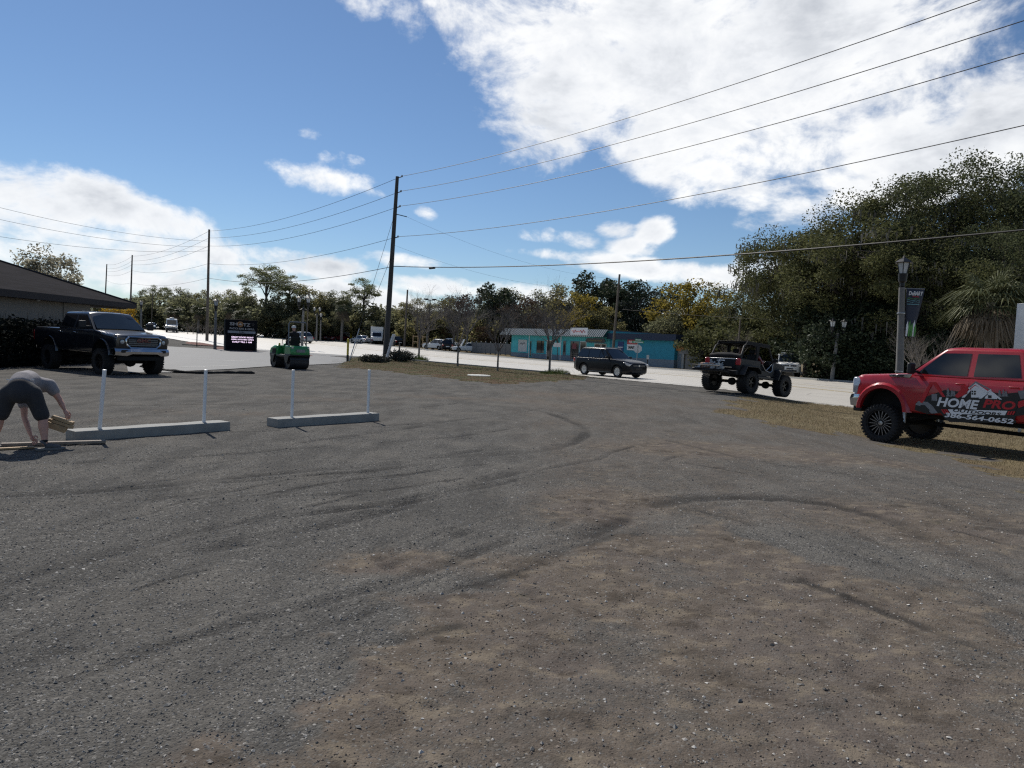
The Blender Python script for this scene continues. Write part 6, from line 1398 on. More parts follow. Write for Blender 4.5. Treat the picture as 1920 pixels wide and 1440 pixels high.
r_, L = simple_house('drive_through_kiosk', 'little turquoise kiosk with a raised roof lantern left of the far shop', 640, 662, 138, 2.5, 5, M['pale_wall'], mat('kiosk_green', (.05, .22, .20), .7)); MB().box(L*.2, L*.9, .5, 4, 2.95, 4.0).build('roof_lantern', mat('kiosk_glass', (.10, .22, .26), .2), r_); MB().box(L*.1, L, .3, 4.2, 4.0, 4.2).build('lantern_roof', M['pale_wall'], r_)
for x in (.2, L-.5): MB().box(x, x+.3, -.35, -.05, 0, 2.5).build('yellow_post', M['yellow'], r_)
r_, L = simple_house('garden_shed', 'pale little shed with orange roof at the end of the turquoise shop', 1266, 1281, 77, 2.2, 3, M['pale_wall'], M['orange_roof'], True); MB().box(L*.3, L*.7, -.04, 0, .1, 1.7).build('door', M['band'], r_)
r_, L = simple_house('grey_garden_wall', 'low grey wall panel among the shrubs right of the shed', 1284, 1312, 74, 1.7, .3, M['fence'], M['fence'], cat='wall'); MB().box(L*.48, L*.52, -.05, .35, 0, 2.25).build('post', M['fence'], r_)
# fence of grey panels
a, b_ = AT(884, 106.5), AT(957, 100.3); d_ = b_-a; L = d_.length; root = empty('panel_fence', a, math.atan2(d_.y, d_.x)); tag(root, 'grey panel fence left of the turquoise shop', 'fence')
pn = MB().box(.04, L/8-.04, -.03, .03, .05, 1.55).mesh('fence_panel', M['fence']); po = MB().frus((0, 0, -.1), (.13, .13), (.13, .13), 1.78).frus((0, 0, 1.68), (.17, .17), (.02, .02), .08).mesh('fence_post', M['fence'])
for i in range(9):
    inst(po, 'fence_post', root, (i*L/8, 0, 0))
    if i < 8: inst(pn, 'fence_panel', root, (i*L/8, 0, 0))
# lumber frames beside the dealer lot
for k_, (u, y) in enumerate(((774, 116), (792, 114))):
    p = AT(u, y); root = empty('timber_rack', p, R_(-53)); tag(root, ('left', 'right')[k_]+' pale timber frame standing behind the first thin tree', 'timber frame')
    for x in (0, 1.6): MB().box(x-.06, x+.06, -.06, .06, -.1, 2.1).build('post', M['lumber'], root)
    for z in (1.0, 1.9): MB().box(0, 1.6, -.04, .04, z-.06, z+.06).build('rail', M['lumber'], root)

p = AT(1026, 95); root = empty('a_frame_board', p, R_(-50)); tag(root, 'grey folding pavement board in front of the shop door', 'pavement sign')
for sg in (-1, 1): MB().add([(-.5, sg*.45, 0), (.5, sg*.45, 0), (.42, sg*.03, 1.5), (-.42, sg*.03, 1.5)], [(0, 1, 2, 3)]).build('board_face', M['grey_print'], root).modifiers.new('t', 'SOLIDIFY').thickness = .03
# ---------------------------------------------------------------- trees
def leafmat(name, ramp_stops, trans=.22, rough=.8, gain=1.0, spec=.15):
    ramp_stops = [(p_, tuple(x*gain for x in c_)) for p_, c_ in ramp_stops]
    mt, t, b = newmat(name); g_ = t.nodes.new('ShaderNodeNewGeometry'); ri = S(t, g_.outputs['Random Per Island'])
    oi = t.nodes.new('ShaderNodeObjectInfo'); n = noise(t, opos(t), .55, 3, .5)
    c = ramp(t, ri*.5 + n*.5, ramp_stops); lk(t, c, b.inputs['Base Color']); b.inputs['Roughness'].default_value = rough; b.inputs['Specular IOR Level'].default_value = spec
    tr = t.nodes.new('ShaderNodeBsdfTranslucent'); lk(t, c, tr.inputs[0]); mx = t.nodes.new('ShaderNodeMixShader'); mx.inputs[0].default_value = trans
    t.links.new(b.outputs[0], mx.inputs[1]); t.links.new(tr.outputs[0], mx.inputs[2]); t.links.new(mx.outputs[0], t.nodes['Material Output'].inputs[0]); return mt
LM0 = [(.2, (.026, .026, .016)), (.5, (.060, .062, .034)), (.75, (.105, .105, .060)), (1, (.15, .14, .09))]
LM02 = [(.2, (.036, .034, .016)), (.5, (.080, .076, .034)), (.75, (.125, .112, .055)), (1, (.17, .15, .08))]
LM = dict(oakf=leafmat('hazed_oak_leaf', LM0, .58, gain=2.4), oak2f=leafmat('hazed_olive_leaf', LM02, .58, gain=2.1),  # far copies: haze and sunlit look put into a lighter leaf colour
 oak=leafmat('oak_leaf', [(.2, (.026, .026, .016)), (.5, (.056, .066, .030)), (.75, (.098, .108, .054)), (1, (.14, .145, .085))], .32, gain=1.35),
 oak2=leafmat('oak_leaf_olive', [(.2, (.036, .034, .016)), (.5, (.074, .080, .032)), (.75, (.118, .118, .052)), (1, (.16, .155, .078))], .32, gain=1.3),
 dark=leafmat('magnolia_leaf', [(.2, (.012, .017, .010)), (.55, (.030, .040, .022)), (.85, (.060, .072, .040)), (1, (.10, .11, .07))], .2, .6, 1.5),
 pine=leafmat('pine_needle', [(.2, (.030, .036, .018)), (.5, (.068, .076, .036)), (.8, (.115, .115, .060)), (1, (.16, .15, .09))], .58, gain=2.1),
 yellow=leafmat('yellow_green_leaf', [(.2, (.085, .068, .014)), (.5, (.17, .135, .026)), (.8, (.24, .19, .045)), (1, (.28, .21, .07))], .55, gain=1.2),
 gold=leafmat('golden_leaf', [(.2, (.28, .15, .012)), (.5, (.44, .27, .02)), (1, (.58, .40, .06))], .3),
 pale=leafmat('pale_sunlit_leaf', [(.2, (.13, .115, .075)), (.5, (.26, .24, .17)), (.8, (.42, .40, .32)), (1, (.50, .48, .40))], .6),
 moss=leafmat('spanish_moss', [(.2, (.075, .072, .062)), (.6, (.13, .125, .11)), (1, (.19, .185, .165))], .2),
 hedge=leafmat('hedge_leaf', [(.2, (.006, .008, .008)), (.6, (.014, .017, .014)), (1, (.024, .028, .022))], .06, .9, spec=.03),
 shrub=leafmat('grey_green_shrub', [(.2, (.035, .036, .026)), (.6, (.075, .074, .055)), (1, (.14, .135, .105))], .1),
 tuft=leafmat('green_tuft', [(.2, (.045, .060, .018)), (.6, (.09, .12, .035)), (1, (.15, .17, .06))], .2),
 dry=leafmat('dry_grass', [(.2, (.11, .085, .045)), (.6, (.25, .205, .125)), (1, (.38, .32, .21))], .45),
 palm=leafmat('palm_leaf', [(.2, (.045, .052, .024)), (.55, (.105, .115, .055)), (.85, (.19, .19, .10)), (1, (.28, .27, .17))], .15, .5),
 deadpalm=leafmat('dead_frond', [(.2, (.07, .055, .038)), (.6, (.15, .12, .085)), (1, (.24, .20, .15))], .1),
 rust=leafmat('rusty_leaf', [(.2, (.06, .038, .024)), (.6, (.12, .078, .05)), (1, (.19, .13, .09))], .2))
bark = mat('bark', (.075, .062, .050), .95, 0, .4, 3, bmp=.6, bscale=14); bark_grey = mat('grey_bark', (.155, .145, .13), .9, 0, .3, 3, bmp=.4, bscale=16); twig = mat('twig', (.15, .13, .115), .9, 0, .3, 3); twig_pale = mat('pale_twig', (.19, .165, .14), .9, 0, .3, 3)
def leaves(cen, n, rad, size, r, flat=.75, asp=.55, droop=0.):
    """n leaf faces spread through clumps; returns verts and quads"""
    k = len(cen); c_ = np.repeat(np.asarray(cen), n, 0); rd = np.repeat(np.asarray(rad), n)[:, None]; N = len(c_)
    d_ = r.normal(size=(N, 3)); d_ /= np.linalg.norm(d_, axis=1, keepdims=True); rr_ = r.random((N, 1))**.45
    P = c_+d_*rr_*rd*np.array([1, 1, flat])
    a_ = r.normal(size=(N, 3)); a_[:, 2] = a_[:, 2]*.6-droop; a_ /= np.linalg.norm(a_, axis=1, keepdims=True)
    b_ = np.cross(a_, r.normal(size=(N, 3))); b_ /= np.linalg.norm(b_, axis=1, keepdims=True)
    s_ = size*r.uniform(.6, 1.35, (N, 1)); a_ = a_*s_; b_ = b_*s_*asp
    V_ = np.stack([P-a_, P-b_*1.0+a_*.1, P+a_, P+b_+a_*.1], 1).reshape(-1, 3)
    return V_, np.arange(N*4).reshape(-1, 4)
def limb(mb, a, b_, r0, r1, r, sides=6, n=6, wob=.08, arc=.15):
    a, b_ = Vector(a), Vector(b_); L = (b_-a).length; pts = []; rad = []
    for i in range(n+1):
        t_ = i/n; p = a.lerp(b_, t_)+Vector((0, 0, arc*L*math.sin(math.pi*t_)*.5)); 
        if 0 < i < n: p += Vector(r.normal(size=3))*wob*L/n
        pts.append(p); rad.append(r0+(r1-r0)*t_)
    mb.tube(pts, rad, sides, cap=False); return pts
_tree = {}
def crown_tree(seed, Ht, rad, zc, rz, clumps, cr, n, size, leaf, trunk=.25, lean=0, moss=0, fork=.35, bk=None, umbrella=False, skirt=0., open_=0., flat=.75, asp=.55):
    """tapered trunk with limbs out to foliage clumps inside an uneven crown"""
    r = np.random.default_rng(seed); cen = []; rads = []
    tries = 0
    while len(cen) < clumps and tries < clumps*60:
        tries += 1; d_ = r.normal(size=3); d_ /= np.linalg.norm(d_); q = r.random()**(.38 if not umbrella else .6)
        lob = 1+.22*math.sin(3*math.atan2(d_[1], d_[0])+seed)+.12*math.sin(5*math.atan2(d_[1], d_[0])+2*seed)
        p = d_*q*np.array([rad*lob, rad*lob, rz])
        if umbrella and p[2] < -rz*.35 and r.random() < .8: continue
        if not umbrella and p[2] < -rz*.55 and r.random() < .6-skirt: continue
        p = p+np.array([lean*(p[2]+rz), 0, zc])
        if cen and min(np.linalg.norm(np.array(cen)-p, axis=1)) < cr*.45*(1+open_): continue
        cen.append(p); rads.append(cr*r.uniform(.6, 1.25))
    mb = MB(); top = Vector((lean*zc*.5, 0, zc+rz*.1)); fz = Ht*fork
    tp = limb(mb, (0, 0, -.3), (lean*fz*.5+r.normal()*.1, r.normal()*.1, fz), trunk, trunk*.75, r, 8, 4, .05, 0); fk = Vector(tp[-1])
    mains = []
    for k_ in range(5):
        a_ = 2*math.pi*k_/5+r.random(); e = Vector((math.cos(a_)*rad*.42, math.sin(a_)*rad*.42, zc+rz*r.uniform(-.15, .45)))
        mains.append((limb(mb, fk, e, trunk*.5, trunk*.16, r, 6, 6, .12, .1)))
    limb(mb, fk, (lean*zc, 0, zc+rz*.6), trunk*.6, trunk*.14, r, 6, 6, .1, 0)
    for c_, rd in zip(cen, rads):
        best = min((p for m_ in mains for p in m_[2:]), key=lambda p: (p-Vector(c_)).length)
        limb(mb, best, c_, trunk*.12, trunk*.03, r, 4, 4, .12, .12)
    tm = mb.mesh('trunk', bk or bark, True)
    V_, Q_ = leaves(cen, n, rads, size, r, flat, asp); mats = [LM[leaf]]; mi = np.zeros(len(Q_), int)
    if moss:
        cc = np.array(cen); sel = cc[r.random(len(cc)) < moss]; N = 26*len(sel)
        if N:
            p = np.repeat(sel, 26, 0)+r.normal(size=(N, 3))*cr*.5*np.array([1, 1, .3]); L_ = r.uniform(.25, .9, (N, 1)); w_ = r.uniform(.03, .09, (N, 1)); a_ = r.uniform(0, 6.28, N)
            s_ = np.stack([np.cos(a_), np.sin(a_), np.zeros(N)], 1)*w_; dn = np.concatenate([r.normal(0, .05, (N, 2)), -L_], 1)
            mv = np.stack([p-s_, p+s_, p+dn+s_*.3, p+dn-s_*.3], 1).reshape(-1, 3); mq = np.arange(N*4).reshape(-1, 4)+len(V_); V_ = np.concatenate([V_, mv]); Q_ = np.concatenate([Q_, mq]); mi = np.concatenate([mi, np.ones(N, int)]); mats.append(LM['moss'])
    cm = npmesh('crown', V_, Q_, mats, False, mi); return tm, cm
def put_tree(name, key, label, p, h, rz=0, cat='tree', group='trees around the road', sxy=None):
    tm, cm, h0 = _tree[key]; s_ = h/h0; e = empty(name, p, rz); tag(e, label, cat, group); e.scale = (sxy or s_, sxy or s_, s_)
    inst(tm, 'trunk', e); inst(cm, 'crown', e); return e
def proto(key, Ht, **k): tm, cm = crown_tree(Ht=Ht, **k); _tree[key] = (tm, cm, Ht)
proto('oakA', 18, seed=1, rad=7.6, zc=10.2, rz=7.4, clumps=120, cr=1.7, n=520, size=.10, leaf='oak', trunk=.45, moss=.2, skirt=.3, open_=.55)
proto('oakB', 17, seed=2, rad=7.0, zc=9.8, rz=7.0, clumps=105, cr=1.65, n=520, size=.10, leaf='oak2', trunk=.42, moss=.25, skirt=.35, open_=.55)
proto('oakC', 13, seed=3, rad=6.2, zc=7.2, rz=5.6, clumps=95, cr=1.4, n=460, size=.095, open_=.5, leaf='oak2', trunk=.36, moss=.2, skirt=.5)
proto('far', 14, seed=4, rad=5.2, zc=8.2, rz=5.6, clumps=70, cr=1.8, n=150, size=.20, leaf='oakf', trunk=.32, moss=.3, skirt=.3)
proto('far2', 13, seed=5, rad=5.6, zc=7.6, rz=5.2, clumps=75, cr=1.7, n=150, size=.20, leaf='oak2f', trunk=.32, moss=.2, skirt=.3, bk=bark_grey)
proto('mag', 15, seed=6, rad=4.6, zc=9.6, rz=5.0, clumps=55, cr=1.5, n=110, size=.24, leaf='dark', trunk=.3, asp=.6, open_=.25)
proto('yel', 13, seed=7, rad=5.4, zc=7.8, rz=4.9, clumps=62, cr=1.4, n=80, size=.22, leaf='yellow', trunk=.28, open_=.35)
proto('pine', 17, seed=8, rad=5.4, zc=12.3, rz=4.2, clumps=46, cr=1.5, n=130, size=.22, leaf='pine', trunk=.34, umbrella=True, fork=.5, flat=.45, asp=.3, open_=.4)
proto('pine2', 16, seed=9, rad=5.2, zc=12.0, rz=3.4, clumps=34, cr=1.4, n=130, size=.22, leaf='pine', trunk=.30, umbrella=True, fork=.62, flat=.4, asp=.3, open_=.6)
proto('mossy', 14, seed=10, rad=4.6, zc=8.4, rz=5.4, clumps=60, cr=1.5, n=55, size=.24, leaf='dark', trunk=.3, moss=1.0, open_=.3, bk=bark_grey)
proto('rust', 10, seed=11, rad=4.2, zc=5.6, rz=4.2, clumps=55, cr=1.3, n=60, size=.20, leaf='rust', trunk=.22, open_=.2, bk=bark_grey)
proto('pale', 8, seed=12, rad=3.0, zc=5.0, rz=3.0, clumps=60, cr=.9, n=130, size=.12, leaf='pale', trunk=.18)
proto('gold', 4, seed=13, rad=1.6, zc=2.5, rz=1.4, clumps=40, cr=.5, n=120, size=.08, leaf='gold', trunk=.09, skirt=.3)
proto('bush', 5, seed=14, rad=3.0, zc=2.2, rz=2.6, clumps=75, cr=1.0, n=160, size=.13, leaf='dark', trunk=.15, skirt=.6, fork=.15)
proto('bush2', 4, seed=15, rad=2.6, zc=1.8, rz=2.0, clumps=55, cr=.9, n=120, size=.14, leaf='oak2', trunk=.12, skirt=.6, fork=.15)
proto('bushf', 5, seed=24, rad=3.0, zc=2.3, rz=2.5, clumps=60, cr=.9, n=70, size=.17, leaf='oakf', trunk=.12, skirt=.6, fork=.15)
proto('bushf2', 5, seed=25, rad=3.0, zc=2.3, rz=2.5, clumps=60, cr=.9, n=70, size=.17, leaf='oak2f', trunk=.12, skirt=.6, fork=.15)
# big dark oaks on the right
for u, y, vt, key, l_ in [(1790, 62, 290, 'oakA', 'tallest dark live oak on the right, behind the lamp lantern'), (1915, 60, 305, 'oakB', 'dark live oak at the right edge of the picture'), (1680, 66, 330, 'oakB', 'dark live oak left of the tallest one, over the banner lamp'), (1590, 61, 372, 'oakC', 'olive live oak above the leaning double lamp'), (1512, 66, 402, 'oakC', 'olive live oak at the left end of the dark oaks'), (1462, 78, 480, 'oakC', 'small live oak stepping down to the left behind the off-roader'), (1730, 56, 430, 'oakC', 'low dark oak behind the street lamp banner'), (1850, 54, 420, 'oakA', 'low dark oak behind the fan palm'), (2010, 58, 300, 'oakA', 'dark live oak just beyond the right edge')]:
    p = AT(u, y); put_tree('live_oak', key, l_, p, ZV(u, vt, y)-p.z, random.Random(u).uniform(0, 6), group='live oaks on the right')
for u, y, h, key, l_ in [(1556, 58, 5.2, 'bush', 'dark vine-covered thicket right of the off-roader'), (1600, 58, 4.6, 'bush', 'dark thicket right of the leaning double lamp'), (1570, 62, 7.5, 'bush', 'tall dark thicket behind the leaning double lamp'), (1680, 56, 4.6, 'bush', 'dark thicket behind the banner lamp'), (1760, 54, 4.4, 'bush', 'dark thicket behind the leafless sapling'), (1840, 52, 4.6, 'bush', 'dark thicket under the fan palm'), (1640, 60, 7.5, 'bush', 'tall dark thicket left of the banner lamp'), (1720, 60, 8, 'bush', 'tall dark thicket right of the banner lamp'), (1800, 58, 8, 'bush', 'tall dark thicket left of the fan palm'), (1900, 50, 5, 'bush', 'dark thicket behind the road sign'), (1335, 73, 4.6, 'bush2', 'yellowish shrub behind the off-roader canvas'), (1405, 70, 4.6, 'bush2', 'olive shrub right of the yellowish one behind the off-roader'), (1430, 84, 5.6, 'bush', 'dark shrub above the white sport-utility'), (1370, 78, 6.5, 'bush2', 'larger olive shrub behind the thin mast')]:
    p = AT(u, y); put_tree('thicket', key, l_, p, h, u*.37, cat='shrub', group='thickets beyond the road')
# behind the shop
BT = [(1110, 118, 506, 'mag', 'dark magnolia crown highest behind the shop'), (1165, 114, 520, 'mag', 'smaller dark magnolia right behind the shop pole'), (1085, 110, 545, 'yel', 'yellow-green tree behind the shop canopy'), (1060, 120, 535, 'far2', 'olive tree left of the magnolia behind the shop'), (1215, 116, 528, 'mossy', 'grey moss-hung tree behind the navy shop end'), (1185, 112, 545, 'mossy', 'second moss-hung tree, left of the first'), (1240, 122, 535, 'mossy', 'third moss-hung tree, right of the others'), (1285, 104, 518, 'yel', 'airy yellow-green tree right of the shop'), (1345, 98, 538, 'yel', 'broad yellow-green tree next to the live oaks'), (1130, 108, 575, 'far2', 'low olive tree above the shop roof'), (1250, 100, 580, 'far', 'low dark tree above the navy parapet'), (1310, 108, 565, 'far2', 'olive tree under the airy yellow-green one'), (1395, 92, 555, 'far2', 'olive tree at the foot of the live oaks'), (1020, 124, 545, 'far', 'dark tree behind the fourth thin tree'),
      (925, 118, 528, 'mag', 'round dark green tree behind the second thin tree'), (945, 122, 540, 'far2', 'olive tree right of the round dark one'), (890, 126, 555, 'rust', 'rusty half-bare tree behind the panel fence'), (975, 114, 555, 'rust', 'rusty half-bare tree left of the shop roof'), (830, 124, 560, 'far2', 'olive tree behind the floodlight mast'), (860, 130, 550, 'rust', 'rusty half-bare tree above the white pickup'), (800, 128, 585, 'rust', 'low rusty tree behind the timber frames'), (780, 134, 560, 'far2', 'olive tree right of the bare brown pole'), (1000, 108, 600, 'rust', 'low rusty tree above the shop canopy end'), (910, 112, 610, 'rust', 'low rusty tree just behind the panel fence'), (840, 120, 610, 'rust', 'low rusty tree behind the parked white cars')]
for u, y, vt, key, l_ in BT:
    p = AT(u, y); put_tree('background_tree', key, l_, p, ZV(u, vt, y)-p.z, u*.61, group='trees behind the shop')
LT = [(497, 140, 487, 'pine', 'tall spreading pine above the bar sign'), (540, 138, 512, 'pine2', 'pine right of the tallest one, above the roller'), (455, 140, 545, 'far', 'dark oak left under the tall pine'), (520, 134, 555, 'far', 'dark oak behind the bar sign'), (570, 138, 535, 'far2', 'olive oak behind the double lantern'), (610, 140, 545, 'far', 'dark oak over the dealer row'), (680, 140, 517, 'pine2', 'flat-topped pine left of the tall grey pole'), (650, 142, 550, 'far', 'dark oak left below the flat-topped pine'), (710, 138, 575, 'far2', 'olive oak behind the tall grey pole'), (745, 140, 575, 'yel', 'yellowish tree between tall pole and bare brown pole'), (590, 132, 580, 'far2', 'low olive oak behind the dealer row'), (630, 134, 585, 'far', 'low dark oak right of the dealer row'), (670, 136, 590, 'far2', 'low olive oak behind the kiosk'), (480, 132, 590, 'far', 'low dark oak behind the bar sign top'), (430, 150, 545, 'far2', 'olive oak right of the brown pole'), (300, 170, 530, 'pine', 'dark pine left above the van'), (345, 168, 540, 'far', 'dark oak above the van'), (390, 160, 545, 'far2', 'olive oak behind the brown pole'), (265, 175, 545, 'far', 'dark oak left over the black pickup'), (320, 160, 570, 'far', 'low dark oak behind the van'), (370, 156, 575, 'far', 'low dark oak behind the little palms'), (280, 162, 575, 'far', 'low dark oak behind the blue sedan'), (235, 170, 560, 'far2', 'olive oak behind the golden tree'), (420, 148, 590, 'far', 'low dark oak left of the bar sign'), (550, 130, 590, 'far', 'low dark oak behind the dark grey pickup'), (190, 175, 560, 'far2', 'olive oak seen under the porch roof')]
for u, y, vt, key, l_ in LT:
    p = AT(u, y); put_tree('background_tree', key, l_, p, ZV(u, vt, y)-p.z, u*.53, group='trees of the left wood')
ORD = 'first second third fourth fifth sixth seventh eighth ninth tenth eleventh twelfth thirteenth fourteenth fifteenth sixteenth seventeenth'.split()
UL = [(255, 165), (285, 158), (312, 156), (345, 152), (378, 150), (405, 146), (440, 142), (470, 140), (505, 138), (538, 137), (570, 136), (600, 140), (630, 141), (660, 142), (700, 142), (735, 136), (770, 132)]
for i, (u, y) in enumerate(UL):
    p = AT(u, y); put_tree('thicket', 'bushf', ORD[i]+' low thicket from the left along the foot of the left wood', p, 7.0+1.5*math.sin(i*2.3), i*1.3, cat='shrub', group='thickets of the left wood', sxy=1.9)
UR = [(800, 126), (835, 124), (870, 122), (905, 119), (940, 116), (975, 118), (1010, 118), (1060, 116), (1120, 112), (1180, 110), (1240, 108), (1300, 102), (1350, 94), (1400, 86)]
for i, (u, y) in enumerate(UR):
    p = AT(u, y); put_tree('thicket', 'bushf2', ORD[i]+' low thicket from the left behind the fence and shop', p, 6.2+1.2*math.sin(i*1.9), i*1.7, cat='shrub', group='thickets behind the shop', sxy=1.7)
p = AT(88, 60); put_tree('sunlit_tree', 'pale', 'pale sunlit tree rising behind the dark hip roof', p, ZV(88, 464, 60)-p.z, 1)
p = AT(224, 62); put_tree('golden_tree', 'gold', 'small golden-yellow tree behind the black pickup roof', p, ZV(224, 568, 62)-p.z, 2)
# fan palms
def palm(seed, h, n=46, L=1.5, skirt=24):
    r = random.Random(seed); mb = MB(); mb.tube([(0, 0, -.2), (.05, 0, h*.3), (.1, .05, h*.7), (.1, .05, h)], [.22, .18, .17, .19], 10); tm = mb.mesh('trunk', bark_grey)
    V_, Q_, mi = [], [], []
    def frond(az_, el_, ln, dead):
        d_ = Vector((math.cos(az_)*math.cos(el_), math.sin(az_)*math.cos(el_), math.sin(el_))); side = d_.cross(Vector((0, 0, 1))).normalized(); up_ = side.cross(d_); c0 = Vector((.1, .05, h)); hub = c0+d_*ln*.45
        def q(a, b_, w_): 
            k = len(V_); nrm = (b_-a).cross(up_).normalized()*w_; V_.extend([a-nrm*.4, a+nrm*.4, b_+nrm*.15, b_-nrm*.15]); Q_.append((k, k+1, k+2, k+3)); mi.append(1 if dead else 0)
        q(c0, hub, .03)
        for i in range(17):
            a_ = (i-8)/8*1.9; w = (d_*math.cos(a_)+side*math.sin(a_)+up_*.05).normalized(); l2 = ln*.62*(1-.25*abs(i-8)/8)*r.uniform(.85, 1.1); m_ = hub+w*l2*.6; e = hub+w*l2+Vector((0, 0, -l2*(.35 if not dead else .6)))
            k = len(V_); nrm = w.cross(up_).normalized()*.035; V_.extend([hub-nrm*.4, hub+nrm*.4, m_+nrm, m_-nrm]); Q_.append((k, k+1, k+2, k+3)); V_.extend([m_-nrm, m_+nrm, e+nrm*.15, e-nrm*.15]); Q_.append((k+4, k+5, k+6, k+7)); mi.extend([1 if dead else 0]*2)
    for i in range(n): frond(r.uniform(0, 6.28), math.asin(r.uniform(-.35, .98)), L*r.uniform(.8, 1.15), False)
    for i in range(skirt): frond(r.uniform(0, 6.28), r.uniform(-1.35, -.55), L*r.uniform(.7, 1.0), True)
    cm = npmesh('crown', [tuple(v_) for v_ in V_], Q_, [LM['palm'], LM['deadpalm']], False, mi); return tm, cm, h+L*.8
_tree['palm'] = palm(3, 5.0, 52, 2.4, 44); _tree['palm_s'] = palm(4, 3.4, 46, 1.5, 14)
p = AT(1846, 45); put_tree('fan_palm', 'palm', 'big fan palm with brown dead skirt above the red pickup', p, ZV(1850, 500, 45)-p.z, 1, cat='palm', group='fan palms')
for u, y, vt, l_ in [(325, 140, 573, 'small fan palm behind the van roof'), (371, 138, 570, 'small fan palm left of the brown pole'), (437, 130, 562, 'fan palm above the left corner of the bar sign'), (640, 130, 553, 'fan palm behind the dealer row lamps'), (690, 136, 602, 'low fan palm behind the far turquoise shop'), (455, 126, 578, 'second fan palm just right above the bar sign')]:
    p = AT(u, y); put_tree('fan_palm', 'palm_s', l_, p, ZV(u, vt, y)-p.z, u, cat='palm', group='fan palms', sxy=1.3)
# leafless trees
def bare(seed, h, fork, spread, stems=6, lv=4, r0=.085, tmat=None):
    r = random.Random(seed); mb = MB(); tb = MB()
    tb.tube([(0, 0, -.2), (r.uniform(-.03, .03), 0, fork*.5), (0, 0, fork)], [r0*1.2, r0, r0*.9], 8)
    def grow(p, d_, L, rad, k):
        n = 4; pts = [p]; rr_ = [rad]; q = p; dd = d_.copy()
        for i in range(n):
            dd = (dd+Vector((r.gauss(0, .10), r.gauss(0, .10), r.gauss(.05, .07)))).normalized(); q = q+dd*L/n; pts.append(q); rr_.append(rad*(1-.55*(i+1)/n))
        mb.tube(pts, rr_, 5 if k > 2 else 3, cap=False)
        if k <= 0: return
        for i in range(r.choice((3, 4)) if k > 1 else r.choice((3, 4, 5))):
            j = r.randint(1, n); a_ = r.uniform(.25, .75); ax = Vector((r.gauss(0, 1), r.gauss(0, 1), r.gauss(0, .5))).normalized()
            d2 = (dd+ax*a_).normalized(); d2.z = max(d2.z, .05); grow(pts[j], d2.normalized(), L*r.uniform(.50, .80), rr_[j]*.76, k-1)
    for i in range(stems):
        a_ = 2*math.pi*i/stems+r.uniform(-.4, .4); s_ = spread*r.uniform(.5, 1.1); d_ = Vector((math.cos(a_)*s_, math.sin(a_)*s_, 1)).normalized(); grow(Vector((0, 0, fork-.03)), d_, (h-fork)*r.uniform(.42, .62), r0*.55, lv)
    tm = tb.mesh('trunk', tmat or bark_grey); cm = mb.mesh('crown', tmat or twig, False); zz = [v_[2] for v_ in mb.v]; return tm, cm, float(np.percentile(zz, 99.8))
_tree['bareA'] = bare(5, 6, 1.9, .45); _tree['bareB'] = bare(6, 6, 1.9, .55); _tree['bareC'] = bare(7, 6.2, 2.0, .6, 7); _tree['bareP'] = bare(8, 3.6, 1.0, .95, 8, 4, .07, twig_pale); _tree['bareS'] = bare(11, 4, .6, .6, 5, 3, .07, twig_pale)
for u, vb, vt, key, l_ in [(785, 676, 528, 'bareA', 'first leafless verge tree from the tall grey pole'), (858, 688.5, 535, 'bareB', 'second leafless verge tree from the tall grey pole'), (933, 697, 548, 'bareB', 'third leafless verge tree from the tall grey pole'), (1030, 701, 513, 'bareC', 'fourth and broadest leafless verge tree, nearest the crossover')]:
    p = G(u, vb); put_tree('leafless_tree', key, l_, p, ZV(u, vt, p.y)-p.z, u, group='leafless verge trees')
p = AT(1733, 36); put_tree('leafless_tree', 'bareP', 'pale leafless sapling behind the red pickup hood', p, ZV(1735, 600, 36)-p.z, 3, sxy=1.15)
p = AT(1860, 40); put_tree('leafless_tree', 'bareP', 'pale leafless sapling behind the red pickup roof', p, ZV(1860, 650, 40)-p.z, 1, sxy=1.0)
p = AT(1375, 68); put_tree('leafless_tree', 'bareP', 'pale leafless sapling above the off-roader canvas', p, ZV(1375, 610, 68)-p.z, 5, sxy=1.2)
p = AT(1045, 92); put_tree('leafless_tree', 'bareC', 'dark leafless tree on the shop forecourt', p, ZV(1045, 560, 92)-p.z, 2)
p = AT(1095, 90); put_tree('leafless_tree', 'bareS', 'small leafless tree below the red and white roof sign', p, ZV(1095, 612, 90)-p.z, 2)
for i, (u, vt) in enumerate(((800, 545), (850, 530), (875, 540), (950, 560), (985, 550), (1000, 565))):
    p = AT(u, 112-i); put_tree('leafless_tree', ('bareA', 'bareC')[i % 2], ('tall grey leafless tree above the white hatchback', 'tall grey leafless tree above the white pickup', 'grey leafless tree above the raised bonnet', 'grey leafless tree above the fence middle', 'grey leafless tree above the left shop corner', 'grey leafless tree above the shop door')[i], p, ZV(u, vt, 112-i)-p.z, u, group='leafless trees beyond the road', sxy=1.9)
for i, u in enumerate((352, 362, 380, 396, 412, 428)):
    p = AT(u, 128); put_tree('leafless_tree', 'bareS', ('leftmost', 'second', 'third', 'fourth', 'fifth', 'rightmost')[i]+' of the small pinkish leafless trees left of the bar sign', p, 2.6, u, group='row of small leafless trees', sxy=.9)
